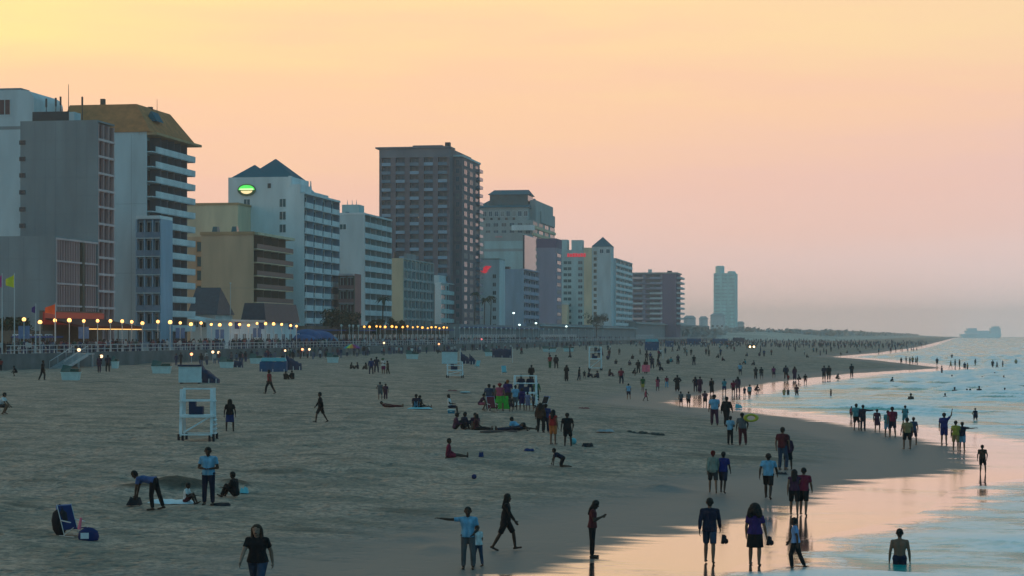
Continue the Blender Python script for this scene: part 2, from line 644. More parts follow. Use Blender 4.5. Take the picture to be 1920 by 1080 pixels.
# ---- promenade: raised concrete land behind the sea wall, on which the hotels stand
m_conc = pmat('weathered_concrete', (0.30, 0.29, 0.27), 0.85, 0.2, 0.6, coords='World')
m_deck = pmat('promenade_paving', (0.26, 0.25, 0.24), 0.8, 0.2, 0.8, coords='World')
ZD = 3.8
XW = -100.0                     # face of the sea wall
mb = MB()
mb.box(-900, XW, 150, 2600, -2, ZD)
tag(mb.build('promenade', m_deck), 'paved promenade ground behind the sea wall', kind='structure')
mb = MB()
mb.box(XW + 0.01, XW + 0.35, 150, 1500, 0.5, ZD + 0.12)
tag(mb.build('sea_wall', pmat('stained_wall', (0.15, 0.15, 0.15), 0.9, 0.35, 0.4, coords='World')), 'long grey concrete sea wall between beach and promenade', 'wall')

# ---- far dunes and the low coast beyond the last hotels
m_dune = pmat('dune_sand', (0.40, 0.38, 0.33), 0.95, 0.3, 0.03, coords='World')
ry = np.concatenate([np.arange(1450, 2600, 20.0), np.geomspace(2600, 5800, 60)])
cs = np.linspace(0, 1, 26)
YY, UU = np.meshgrid(ry, cs, indexing='ij')
inn = 60 + 0 * YY
XX = shore_x(YY) - inn - UU * (420 + YY * 0.05)
hgt = np.clip((YY - 1450) / 150, 0, 1) * (3.2 + 2.6 * vnoise(XX / 60.0, YY / 45.0) + 5.5 * np.clip(UU * 3, 0, 1))
prof = np.sin(np.clip(UU * 6, 0, 1) * math.pi / 2)
ZZ = 1.8 + hgt * prof
ZZ[:, 0] = 0.5
dunes = grid_mesh('dunes', XX, YY, ZZ, m_dune, {})
tag(dunes, 'low hazy dunes running out along the far coast', kind='structure')

# ---- haze: even sea air round the whole scene
mb = MB()
mb.box(-3000, 7900, -520, 6300, -9, 78)
m_haze = bpy.data.materials.new('sea_haze')
m_haze.use_nodes = True
hn = m_haze.node_tree.nodes
hn.clear()
ho = hn.new('ShaderNodeOutputMaterial')
hv = hn.new('ShaderNodeVolumePrincipled')
hv.inputs['Color'].default_value = (0.93, 0.95, 0.98, 1)
hv.inputs['Density'].default_value = 0.00021
hv.inputs['Anisotropy'].default_value = 0.6
m_haze.node_tree.links.new(hv.outputs[0], ho.inputs['Volume'])
tag(mb.build('haze', m_haze), 'thin pale sea haze over the whole beach', kind='stuff')

# ================================================================== BUILDINGS
M = {}


def wall(name, col, var=0.20, scale=0.30, rough=0.85):
    M[name] = pmat(name, col, rough, var, scale, coords='World', streak=(1, 1, 0.22))


wall('grey_concrete', (0.27, 0.28, 0.285))
wall('dark_concrete', (0.25, 0.26, 0.27))
wall('white_stucco', (0.60, 0.60, 0.58))
wall('cool_white', (0.55, 0.60, 0.61))
wall('pale_teal', (0.42, 0.56, 0.56))
wall('bright_white', (0.72, 0.74, 0.74))
wall('tan_stucco', (0.62, 0.42, 0.27))
wall('cream_stucco', (0.70, 0.55, 0.37))
wall('brown_trim', (0.50, 0.30, 0.16))
wall('dark_brown', (0.16, 0.12, 0.09))
wall('brick_brown', (0.185, 0.155, 0.175))
wall('brick_slab', (0.20, 0.20, 0.23))
wall('pink_panel', (0.62, 0.36, 0.34))
wall('red_panel', (0.36, 0.15, 0.14))
wall('red_slab', (0.74, 0.52, 0.50))
wall('blue_rail', (0.20, 0.26, 0.34))
wall('lavender', (0.33, 0.35, 0.45))
wall('lavender_blue', (0.30, 0.40, 0.50))
wall('purple_grey', (0.33, 0.30, 0.38))
wall('deep_purple', (0.17, 0.13, 0.21))
wall('grid_grey', (0.34, 0.38, 0.38))
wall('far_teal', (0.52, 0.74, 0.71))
M['ochre_roof'] = pmat('ochre_roof', (0.50, 0.18, 0.065), 0.9, 0.25, 0.8, coords='World')
M['blue_roof'] = pmat('blue_roof', (0.004, 0.13, 0.18), 0.9, 0.15, 1.0, coords='World', spec=0.1, streak=(4, 4, 0.3))
M['slate_roof'] = pmat('slate_roof', (0.05, 0.06, 0.08), 0.6, 0.25, 1.5, coords='World')
M['dark_metal'] = pmat('dark_metal', (0.05, 0.055, 0.06), 0.5, 0.2, 3.0)
M['glass'] = pmat('window_glass', (0.03, 0.045, 0.055), 0.12, 0.3, 0.5, coords='World', spec=0.5)
M['teal_glass'] = pmat('teal_glass', (0.02, 0.10, 0.12), 0.15, 0.3, 0.5, coords='World', spec=0.5)
M['blue_glass'] = pmat('blue_glass', (0.04, 0.09, 0.13), 0.12, 0.35, 0.4, coords='World', spec=0.5)
M['red_glass'] = pmat('red_glass', (0.10, 0.04, 0.045), 0.4, 0.35, 0.6, coords='World', spec=0.4)
M['glass_rail'] = pmat('glass_rail', (0.12, 0.20, 0.27), 0.2, 0.1, 0.5, coords='World', spec=0.5)
M['white_paint'] = pmat('white_paint', (0.72, 0.74, 0.74), 0.6, 0.12, 3.0)

_cube = {}


def cube_mesh(mat):
    if mat not in _cube:
        mb = MB()
        mb.box(-.5, .5, -.5, .5, -.5, .5)
        _cube[mat] = mb.mesh('block_' + mat, M[mat])
    return _cube[mat]


def bx(parent, name, mat, x0, x1, y0, y1, z0, z1, label=None):
    o = link(name, cube_mesh(mat), parent)
    o.location = ((x0 + x1) / 2, (y0 + y1) / 2, (z0 + z1) / 2)
    o.scale = (abs(x1 - x0), abs(y1 - y0), abs(z1 - z0))
    if label:
        o['label'] = label
    return o


M['glass_pale'] = pmat('window_curtain', (0.20, 0.22, 0.22), 0.5, 0.4, 0.8, coords='World', spec=0.5)
M['glass_mid'] = pmat('window_half_curtain', (0.09, 0.10, 0.11), 0.3, 0.4, 0.8, coords='World', spec=0.5)
_win = {}
_wr = random.Random(19)


def win_mesh(fm, gm):
    if (fm, gm) not in _win:
        mb = MB()
        w = 0.07
        mb.box(-.5, .5, -.5, 0, -.5, -.5 + w, 0)
        mb.box(-.5, .5, -.5, 0, .5 - w, .5, 0)
        mb.box(-.5, -.5 + w, -.5, 0, -.5 + w, .5 - w, 0)
        mb.box(.5 - w, .5, -.5, 0, -.5 + w, .5 - w, 0)
        mb.box(-.5 + w, .5 - w, -.15, 0, -.5 + w, .5 - w, 1)
        mb.box(-.03, .03, -.3, -.16, -.5 + w, .5 - w, 0)
        _win[(fm, gm)] = mb.mesh('window_' + gm, [M[fm], M[gm]])
    return _win[(fm, gm)]


class Bld:
    """a block whose south-east corner stands at (pixel column, depth)"""

    def __init__(s, name, label, px_se, d, px_w, px_n, v_top, cat='hotel', zb=ZD, group=None):
        gx, gy = ground_dir(px_se)
        s.xe, s.y0, s.d, s.zb = gx * d, gy * d, d, zb
        s.root = empty(name, (s.xe, s.y0, zb))
        tag(s.root, label, cat, group)
        s.W = -(face_x(px_w, s.y0) - s.xe)
        s.L = face_y(px_n, s.xe) - s.y0 if px_n else 20.0
        s.H = zat(v_top, d) - zb

    def ax(s, px):
        return face_x(px, s.y0) - s.xe

    def ay(s, px):
        return face_y(px, s.xe) - s.y0

    def z(s, v, d=None):
        return zat(v, d or s.d) - s.zb

    def bx(s, name, mat, x0, x1, y0, y1, z0, z1, label=None):
        return bx(s.root, name, mat, x0, x1, y0, y1, z0, z1, label)

    def fb(s, side, name, mat, a0, a1, o0, o1, z0, z1):
        """box on a face: a along the face, o outward"""
        if side == 'S':
            return s.bx(name, mat, a0, a1, -o1, -o0, z0, z1)
        return s.bx(name, mat, o0, o1, a0, a1, z0, z1)

    def win(s, side, a, z, w, h, fm='white_paint', gm='glass', o=0.0, dep=0.18, name='window'):
        if gm in ('glass', 'blue_glass'):
            u = _wr.random()
            gm = 'glass_pale' if u < .10 else ('glass_mid' if u < .34 else gm)
        ob = link(name, win_mesh(fm, gm), s.root)
        ob.scale = (w, dep, h)
        if side == 'S':
            ob.location = (a, -o - 0.004, z)
        else:
            ob.location = (o + 0.004, a, z)
            ob.rotation_euler = (0, 0, math.pi / 2)
        return ob

    def balconies(s, side, a0, a1, z0, nfl, fh, nbay, depth_, slab, par, part=None, back=None, gm='glass', ph=1.0, proud=0.0, pgap=0.0, top=True, pt=0.25):
        """recessed loggias: floor slab, parapet per bay, glass door per bay, cross walls"""
        bw = (a1 - a0) / nbay
        for k in range(nfl):
            zf = z0 + k * fh
            s.fb(side, 'floor_slab', slab, a0, a1, -depth_, proud - 0.01, zf - 0.2, zf)
            for b in range(nbay):
                s.fb(side, 'balcony_parapet', par, a0 + b * bw + pgap, a0 + (b + 1) * bw - pgap, proud - 0.12, proud, zf + 0.004, zf + ph)
                s.win(side, a0 + (b + 0.5) * bw, zf + 0.02 + (fh - 0.3) / 2, bw * 0.86, fh - 0.32, 'white_paint' if back is None else back, gm, -depth_ + 0.01, 0.15, name='balcony_door')
        if part:
            for b in range(nbay + 1):
                s.fb(side, 'cross_wall', part, a0 + b * bw - pt / 2, a0 + b * bw + pt / 2, -depth_, proud - 0.13, z0 - 0.2, z0 + nfl * fh)
        if top:
            s.fb(side, 'roof_edge', slab, a0, a1, -depth_, proud + 0.1, z0 + nfl * fh + 0.003, z0 + nfl * fh + 0.5)


def hip_roof(root, name, mat, x0, x1, y0, y1, z0, h, ridge=0.5, over=0.4):
    """hipped roof with its ridge along x when wider than deep, a pyramid when ridge is 0"""
    x0 -= over; x1 += over; y0 -= over; y1 += over
    cx, cy = (x0 + x1) / 2, (y0 + y1) / 2
    hx = (x1 - x0) / 2 * ridge
    hy = 0.0 if (x1 - x0) >= (y1 - y0) or ridge == 0 else 0
    v = [(x0, y0, z0), (x1, y0, z0), (x1, y1, z0), (x0, y1, z0), (cx - hx - .02, cy, z0 + h), (cx + hx + .02, cy, z0 + h)]
    f = [(0, 1, 5, 4), (1, 2, 5), (2, 3, 4, 5), (3, 0, 4), (3, 2, 1, 0)]
    return link(name, mesh_from(name, v, f, mat), root)


M['joint'] = pmat('wall_joint', (0.20, 0.21, 0.22), .9, .2, 1.0)


def joints(b, x0, x1, z0, z1, nx, nz):
    """thin recessed-looking joint strips of a panelled wall"""
    for k in range(1, nx):
        x = x0 + (x1 - x0) * k / nx
        b.bx('panel_joint', 'joint', x - .022, x + .022, -.012, .05, z0, z1)
    for k in range(1, nz):
        z = z0 + (z1 - z0) * k / nz
        b.bx('panel_joint', 'joint', x0, x1, -.015, .05, z - .02, z + .02)


# ---- grey tower at the far left, rounded roof corner
b = Bld('hotel_tower', 'pale grey hotel tower with rounded roof corner at the far left', 64, 378, -120, 90, 168)
prof = [(-b.W, 0), (0, 0)]
r = 2.2
prof += [(0, b.H - r)] + [(-r + r * math.cos(a), b.H - r + r * math.sin(a)) for a in (0.26, 0.52, 0.79, 1.05, 1.31)] + [(-r, b.H), (-b.W, b.H)]
np_ = len(prof)
vv = [(x, 0, z) for x, z in prof] + [(x, 14, z) for x, z in prof]
ff = [list(range(np_)), list(range(2 * np_ - 1, np_ - 1, -1))] + [[i, i + np_, (i + 1) % np_ + np_, (i + 1) % np_] for i in range(np_)]
link('wall', mesh_from('tower_wall', vv, ff, M['cool_white']), b.root)
b.bx('roof_tank', 'dark_concrete', -9.5, -3.0, 1.0, 5, b.H, b.H + .5)
b.win('S', b.ax(9), b.z(200), 2.4, 3.2, 'cool_white', 'red_glass')
b.bx('wall_band', 'grey_concrete', -b.W, 0.02, -0.03, 0.3, b.z(242), b.z(236))

# ---- grey slab hotel with reddish window front and a low wing before it
b = Bld('slab_hotel', 'grey windowless slab hotel with a narrow reddish window front', 183, 348, 38, 215, 228)
b.bx('wall', 'grey_concrete', -b.W, -0.9, 0.3, b.L, 0, b.H)
b.bx('end_wall', 'grey_concrete', -b.W, 0.0, 0, 0.3, 0, b.H + 0.3)
b.bx('roof_slab', 'dark_concrete', -b.W, 0.0, 0.3, b.L, b.H, b.H + 0.3)
for v in (265, 296, 327, 359, 391, 422):
    b.win('S', b.ax(42), b.z(v), 1.1, .75, 'dark_metal', 'glass')
fh = 2.9
nfl = int((b.H) / fh)
for k in range(nfl):
    z0 = b.H - (k + 1) * fh
    b.fb('E', 'floor_slab', 'red_slab', 0.3, b.L, -0.9, 0.12, z0 - 0.28, z0 + 0.1)
    for q in range(3):
        w = (b.L - 0.3) / 3
        b.win('E', 0.3 + (q + .5) * w, z0 + 0.1 + (fh - .42) / 2, w * .9, fh - .42, 'red_panel', 'red_glass', -0.6, 0.3)
    for q in range(4):
        a = 0.3 + q * (b.L - 0.9) / 3
        b.fb('E', 'window_fin', 'pink_panel', a, a + 0.35, -0.9, 0.05, z0 + .1, z0 + fh - .28)
joints(b, b.ax(46), -.05, 1, b.H, 7, 12)
b.bx('roof_plant', 'dark_metal', b.ax(52), b.ax(120), 2, 6, b.H + .3, b.H + 2.1)
b.bx('roof_plant', 'cool_white', b.ax(121), b.ax(131), 2, 5, b.H + .3, b.H + 2.0)
mb = MB()
for px, h in ((74, 4.2), (92, 4.3), (101, 4.5), (116, 6.6), (142, 4.4)):
    mb2 = MB()
    x = b.ax(px)
    mb2.tube((x, 3, b.H + .3), (x, 3, b.H + .3 + h), 0.09, 0.05, 6)
    if px != 116:
        mb2.box(x - .14, x + .14, 2.9, 3.1, b.H + h - 1.2, b.H + h + .3)
    mb2.build('roof_aerial', M['dark_metal'], b.root)
# wing
yw = face_y(103, b.xe) - b.y0
hw = zat(445, depth(b.xe, b.y0 + yw)) - ZD
w = Bld('low_hotel_wing', 'low grey wing with rows of reddish windows before the slab hotel', 103, depth(b.xe, b.y0 + yw), -70, 183, 445)
w.L -= 0.06
w.bx('wall', 'grey_concrete', -w.W, -0.9, 0.3, w.L, 0, w.H)
w.bx('end_wall', 'grey_concrete', -w.W, 0.0, 0, 0.3, 0, w.H + .25)
w.bx('roof_slab', 'grey_concrete', -w.W, 0.0, .3, w.L, w.H, w.H + .25)
joints(w, b.ax(18), -.05, 1, w.H, 6, 5)
nfl = 5
fh = w.H / nfl
ys = w.ay(155)
for k in range(nfl):
    z0 = k * fh
    w.fb('E', 'floor_slab', 'red_slab', 0.3, w.L, -0.9, 0.12, z0 + fh - .3, z0 + fh - .004)
    for (a0, a1, nb) in ((0.5, ys - .6, 10), (ys + .6, w.L, 6)):
        bw = (a1 - a0) / nb
        for q in range(nb):
            w.win('E', a0 + (q + .5) * bw, z0 + (fh - .35) / 2, bw * .72, fh - .4, 'red_panel', 'red_glass', -0.6, 0.3)
            w.fb('E', 'window_fin', 'pink_panel', a0 + q * bw - .1, a0 + q * bw + .16, -0.9, 0.06, z0, z0 + fh - .31)
w.fb('E', 'gap_shade_strip', 'dark_brown', ys - .5, ys + .5, -0.9, 0.2, 0, w.H - .35)  # shade of the gap in the front, set in as a dark brown strip
w.fb('E', 'corner_pier', 'red_slab', 0.31, 0.6, -.9, .15, 0, w.H - .31)

# ---- balcony hotel with ochre hipped roof
b = Bld('balcony_hotel', 'white balcony hotel under an ochre hipped roof', 275, 382, 110, 357, 247)
b.bx('wall', 'cool_white', -b.W, -1.6, 0.3, b.L, 0, b.H)
b.bx('end_wall', 'cool_white', -b.W, 0.0, 0, 0.3, 0, b.H)
joints(b, b.ax(218), -.05, 1, b.H - .5, 2, 3)
fh = 2.82
nfl = int((b.H - 2.2) / fh)
zf0 = b.H - 2.9 - nfl * fh + fh * 0.0
for k in range(nfl):
    zf = b.H - 3.6 - k * fh
    a0 = 2.4
    b.fb('E', 'floor_slab', 'cool_white', 0.3, b.L, -1.6, 1.0, zf - .2, zf)
    b.fb('E', 'balcony_parapet', 'bright_white', a0, b.L + .2, 0.88, 1.0, zf + .004, zf + 1.05)
    for q in range(6):
        bw = (b.L - a0) / 6
        b.win('E', a0 + (q + .5) * bw, zf + 1.2, bw * .8, 2.3, 'dark_brown', 'red_glass', -1.59, .2, name='balcony_door')
    b.win('E', 1.3, zf + 1.4, 1.6, 2.2, 'cool_white', 'glass', -1.59, .2, name='balcony_door')
for q in range(1, 6):
    a = 2.4 + q * (b.L - 2.4) / 6
    b.fb('E', 'cross_wall', 'brick_slab', a - .1, a + .1, -1.6, 0.6, 0, b.H - .6)
b.fb('E', 'roof_edge', 'brown_trim', 0, b.L + 1.2, -1.6, 2.0, b.H - .55, b.H - .1)
h2 = zat(197, 390) - zat(247, 382)
x0r, x1r, y0r, y1r = -b.W, 0.8, -0.2, b.L + 1
cxr = -4.0
v = [(x0r, y0r, b.H), (x1r, y0r, b.H), (x1r, y1r, b.H), (x0r, y1r, b.H), (x0r, 5.5, b.H + h2), (cxr, 5.5, b.H + h2), (cxr + 1.5, y1r - 6, b.H + h2 * .93), (x0r, y1r - 6, b.H + h2 * .93)]
f = [(0, 1, 5, 4), (1, 2, 6, 5), (2, 3, 7, 6), (3, 0, 4, 7), (4, 5, 6, 7), (3, 2, 1, 0)]
rf = link('roof', mesh_from('ochre_roof', v, f, M['ochre_roof']), b.root)
mb = MB()
dx, dy, dz = -1.3, 6.0, b.H + 2.6
mb.quad([(dx - 1.2, dy, dz), (dx + 1.2, dy, dz), (dx, dy, dz + 2.0)])
mb.quad([(dx + 1.2, dy, dz), (dx + 1.2, dy + 4, dz), (dx, dy + 4, dz + 2.0), (dx, dy, dz + 2.0)])
mb.quad([(dx - 1.2, dy + 4, dz), (dx - 1.2, dy, dz), (dx, dy, dz + 2.0), (dx, dy + 4, dz + 2.0)])
mb.build('dormer', M['blue_roof'], rf)
for px, dyy in ((193, 6.5), (282, 12)):
    x = face_x(px, b.y0 + dyy) - b.xe
    zc_ = b.H + (h2 if px < 200 else h2 * .82)
    bx(rf, 'chimney', 'dark_brown', x - .4, x + .4, dyy - .4, dyy + .4, zc_ - 1.0, zc_ + 1.2)
mb = MB()
mb.tube((-2.2, 12, b.H + h2 * .7), (-2.2, 12, b.H + h2 + 1.6), 0.06, 0.04, 6)
mb.build('roof_aerial', M['dark_metal'], b.root)

# ---- bluish balcony annexe in front of it
b = Bld('balcony_annexe', 'narrow bluish annexe of glass balconies against the white hotel', 300, 372, 255, 318, 410)
b.L = 7
b.bx('wall', 'lavender_blue', -b.W, 0, 1.3, b.L, 0, b.H)
b.bx('roof_slab', 'bright_white', -b.W, 0, 0, b.L, b.H, b.H + .6)
b.balconies('S', -b.W, 0, 0.1, 7, (b.H - .2) / 7, 3, 1.3, 'cool_white', 'blue_rail', 'lavender_blue', top=False, ph=1.05, pgap=.05)

# ---- tan hotel with dark balconies
b = Bld('tan_hotel', 'tan stucco hotel with dark brown balconies on its sea front', 475, 447, 377, 545, 440)
b.bx('wall', 'tan_stucco', -b.W, -1.8, 0.35, b.L, 0, b.H)
b.bx('end_wall', 'tan_stucco', -b.W, 0, 0, 0.35, 0, b.H)
b.bx('parapet', 'brown_trim', -b.W - .2, 0.2, -0.2, .6, b.H, b.H + .7)
b.bx('roof_slab', 'cream_stucco', -b.W, 0.9, .61, b.L + .5, b.H + .01, b.H + .6)
joints(b, -b.W, -.05, 1, b.H, 1, 2)
fh = 2.95
nfl = 6
for k in range(nfl):
    zf = b.H - 3.0 - k * fh
    b.fb('E', 'floor_slab', 'cream_stucco', .36, b.L, -1.8, 0.6, zf - .22, zf)
    b.fb('E', 'balcony_rail', 'dark_metal', .8, b.L + .2, .5, .6, zf + .004, zf + 1.05)
    for q in range(5):
        bw = (b.L - .4) / 5
        b.win('E', .4 + (q + .5) * bw, zf + 1.25, bw * .82, 2.4, 'dark_brown', 'glass', -1.79, .2, name='balcony_door')
for q in range(1, 5):
    a = .4 + q * (b.L - .4) / 5
    b.fb('E', 'cross_wall', 'dark_brown', a - .12, a + .12, -1.8, .45, 0, b.H)
# set back part with teal windows, and the higher cream block behind
ys = 5.0
x0, x1 = face_x(352, b.y0 + ys) - b.xe, -b.W
b.bx('side_wall', 'tan_stucco', x0, x1, ys, b.L, 0, b.H - .1)
for v in (462, 490, 516, 545):
    b.win('S', (x0 + x1) / 2 + .8, b.z(v, b.d + ys), 2.3, 2.5, 'brown_trim', 'teal_glass', -ys)
yb = b.L + .2
xa, xb = face_x(350, b.y0 + yb) - b.xe, face_x(446, b.y0 + yb) - b.xe
zt = zat(383, b.d + yb) - ZD
b.bx('rear_block', 'cream_stucco', xa, xb, yb, yb + 12, 0, zt)
b.bx('rear_parapet', 'brown_trim', xa - .2, xb + .2, yb - .2, yb + 12.2, zt, zt + .5)
for px in (405, 441):
    xx = face_x(px, b.y0 + 7) - b.xe
    mb = MB()
    mb.box(xx - .7, xx + .7, 6, 8, b.H + .6, b.H + 2.2, 0, .7)
    mb.build('roof_vent', M['teal_glass'], b.root)

# ---- white hotel with blue hipped roofs and a green oval sign
b = Bld('blue_roof_hotel', 'white hotel with two blue hipped roofs and a glowing green oval sign', 570, 487, 428, 637, 363)
b.bx('wall', 'bright_white', -b.W, -1.7, .35, b.L, 0, b.H)
b.bx('end_wall', 'bright_white', -b.W, 0, 0, .35, 0, b.H)
b.bx('roof_slab', 'bright_white', b.ax(548), -1.7, .36, b.L, b.H, b.H + .3)
xr = b.ax(548)
ht = b.z(331)
b.bx('tower_wall', 'bright_white', -b.W, xr, 0, 15, b.H, ht)
b.bx('corner_wall', 'bright_white', xr, xr + 2.0, 0, 10, b.H, b.z(345))
b.bx('chimney', 'bright_white', b.ax(541), b.ax(546), -.2, 1.4, ht - 2.2, ht + .2)
b.bx('wall_niche', 'glass', b.ax(502), b.ax(508), -.12, 0.3, b.z(352), b.z(343))
xm = b.ax(467)
hip_roof(b.root, 'roof', M['blue_roof'], b.ax(434), b.ax(500), 0.4, 9, ht + .02, b.z(305) - ht, ridge=0.02, over=0.1)
hip_roof(b.root, 'roof', M['blue_roof'], b.ax(459), b.ax(547), 0.9, 12, ht + .012, b.z(293) - ht, ridge=0.02, over=0.1)
for px in (463, 530):
    for v in (380, 404, 428, 452, 476):
        b.win('S', b.ax(px), b.z(v), 1.75, 2.2, 'white_paint', 'teal_glass')
fh = 3.1
nfl = int(b.H / fh)
b.balconies('E', .36, b.L, b.H - nfl * fh, nfl, fh, 4, 1.7, 'bright_white', 'bright_white', 'lavender_blue', ph=1.15, proud=.1, pgap=.55, gm='glass')
for px, v in ((601, 345), (590, 357)):
    yy = b.ay(px)
    mb = MB()
    mb.lathe([(.9, 0), (.9, 1.0), (.25, 1.6), (.12, 3.6), (.01, 3.8)] if v == 345 else [(1.4, 0), (1.4, .9), (.02, 1.3)], (-2.5, yy, b.H + .5), 8)
    mb.build('roof_turret', M['cool_white'], b.root)
b.bx('penthouse', 'cool_white', -9, -3, b.ay(608), b.L, b.H, b.H + 1.8)
m_gsign = pmat('green_sign_face', (0.10, 0.85, 0.12), 0.4, 0.1, 2.0, emit=0.9)
m_wsign = pmat('sign_band', (1.0, 0.72, 0.35), 0.4, 0.1, 2.0, emit=1.1)
m_osign = pmat('sign_rim', (0.10, 0.16, 0.06), 0.5, 0.1, 2.0)
xs, zs = b.ax(463), b.z(355)
sg = empty('hotel_sign', (b.xe + xs, b.y0 - .03, ZD + zs))
tag(sg, 'glowing green oval sign on the white hotel wall', 'sign')


def disc(a, h, y0, y1, z0=-9, z1=9, n=28):
    """thick oval slice between two heights"""
    top, bot = [], []
    zz0, zz1 = max(-h, z0), min(h, z1)
    for i in range(n):
        z = zz0 + (zz1 - zz0) * i / (n - 1)
        x = a * math.sqrt(max(0, 1 - (z / h) ** 2)) + .001
        top.append((x, z))
        bot.append((-x, z))
    ring = top + bot[::-1]
    k = len(ring)
    v = [(x, y0, z) for x, z in ring] + [(x, y1, z) for x, z in ring]
    f = [list(range(k)), list(range(2 * k - 1, k - 1, -1))] + [[i, i + k, (i + 1) % k + k, (i + 1) % k] for i in range(k)]
    return v, f


for nm, mt, a, h, y0, y1, z0, z1 in (('sign_rim', m_osign, 2.25, 1.45, -.3, 0, -9, 9), ('sign_dome', m_gsign, 2.0, 1.2, -.36, -.301, 0.0, 9), ('sign_band', m_wsign, 1.5, .95, -.36, -.301, -9, -.18),):
    v, f = disc(a, h, y0, y1, z0, z1)
    link(nm, mesh_from(nm, v, f, mt), sg)
v, f = disc(1.75, .9, -.40, -.362, 0.02, .34)
link('sign_stripe', mesh_from('sign_stripe', v, f, pmat('pale_sign_stripe', (.75, 1.0, .45), .4, .05, 2, emit=1.1)), sg)

# ---- small red-brown building
b = Bld('red_brown_block', 'small red brown balcony block beside the blue roofed hotel', 663, 512, 635, 670, 513)
b.L = 8
b.bx('wall', 'red_panel', -b.W, 0, 1.0, b.L, 0, b.H)
b.balconies('S', -b.W, 0, 0.2, 5, (b.H - .7) / 5, 2, 1.0, 'red_slab', 'red_panel', 'dark_brown', gm='red_glass')

# ---- second white hotel
b = Bld('white_hotel', 'plain white hotel with a column of balconies beside the brown tower', 684, 548, 628, 735, 402)
b.bx('wall', 'cool_white', -b.W, -1.5, .35, b.L, 0, b.H)
b.bx('end_wall', 'cool_white', -b.W, 0, 0, .35, 0, b.H)
b.bx('parapet', 'bright_white', -b.W, 0.1, -.1, .4, b.H, b.H + .5)
fh = 3.0
nfl = int(b.H / fh)
b.balconies('E', .36, b.L, b.H - nfl * fh - .1, nfl, fh, 5, 1.5, 'cool_white', 'cool_white', 'grid_grey', ph=1.2, gm='glass')
b.bx('penthouse', 'pale_teal', b.ax(636), b.ax(668), 3, 9, b.H, b.z(382))
hip_roof(b.root, 'roof', M['blue_roof'], b.ax(640), b.ax(652), 2.0, 5.0, b.H + .02, 1.3, ridge=.2, over=.1)
for px in (643, 652, 660):
    xx = b.ax(px)
    mb = MB()
    mb.tube((xx, 5, b.z(382)), (xx, 5, b.z(382) + 1.4), .12, .05, 6)
    mb.build('roof_aerial', M['cool_white'], b.root)
b.win('S', b.ax(643), b.z(425), 2.0, 1.6, 'white_paint', 'teal_glass')

# ---- tall brown tower
b = Bld('brown_tower', 'tall brown brick tower with a grid of bluish balconies', 843, 660, 711, 884, 277, cat='tower')
fh = 2.78
nfl = 22
dep = 1.3
b.bx('wall', 'brick_brown', -b.W, 0, dep, b.L, 0, b.H)
b.bx('top_wall', 'brick_slab', -b.W, 0, 0, dep - .003, b.H - 3.0, b.H)
b.bx('cornice', 'brick_slab', -b.W - 1.2, .3, -.5, 8, b.H, b.H + .5)
b.bx('penthouse', 'brick_slab', b.ax(770), b.ax(826), 3, 10, b.H + .5, b.z(270))
b.bx('roof_plant', 'dark_metal', b.ax(832), b.ax(841), 2, 4, b.H + .5, b.H + 2)
ncol = 5
bw = b.W / ncol
for q in range(ncol + 1):
    a = -b.W + q * bw
    b.fb('S', 'brick_pier', 'brick_brown', max(-b.W, a - .85), min(0, a + .85), -dep + .004, 0, 0, b.H - 3.01)
z00 = b.H - 5.6
for k in range(nfl):
    zf = z00 - k * fh
    if zf < 0.3:
        break
    for q in range(ncol):
        a0, a1 = -b.W + q * bw + .86, -b.W + (q + 1) * bw - .86
        if q == 0 and k == 0:
            pass
        b.fb('S', 'balcony', 'glass_rail' if (k + q) % 3 else 'lavender_blue', a0, a1, -.2, .12, zf - .1, zf + .95)
        b.win('S', (a0 + a1) / 2, zf + 1.3, (a1 - a0) * .95, 2.3, 'brick_slab', 'blue_glass', -dep + .02, .2, name='balcony_door')
# east side of the tower, lower step with rounded balcony ends
he = b.z(291)
b.bx('east_wing', 'brick_brown', 0.02, 3.0, 6, b.L - .5, 0, he)
nb = 3
for k in range(nfl):
    zf = he - 3 - k * fh
    if zf < 0.3:
        break
    for q in range(nb):
        wv = (b.L - 8) / nb
        b.win('E', 7 + (q + .5) * wv, zf + 1.2, wv * .6, 1.9, 'brick_slab', 'blue_glass', 3.0)
    b.win('S', 1.5, zf + 1.2, 1.2, 1.7, 'brick_slab', 'blue_glass', -6.0)
    b.bx('balcony', 'glass_rail', 3.01, 4.2, b.L - 7, b.L - .6, zf - .1, zf + .95)
b.bx('cornice', 'cool_white', .0, 3.3, 5.7, b.L, he, he + .6)
# two lit rooms
m_lit = pmat('lit_room', (1.0, 0.75, 0.4), .5, .1, 2, emit=.5)
M['lit_room'] = m_lit
b.bx('lit_window', 'lit_room', b.ax(783.5), b.ax(786.5), dep - .32, dep - .25, b.z(408), b.z(399))
b.bx('lit_window', 'lit_room', b.ax(735), b.ax(738), dep - .32, dep - .25, b.z(452), b.z(446))

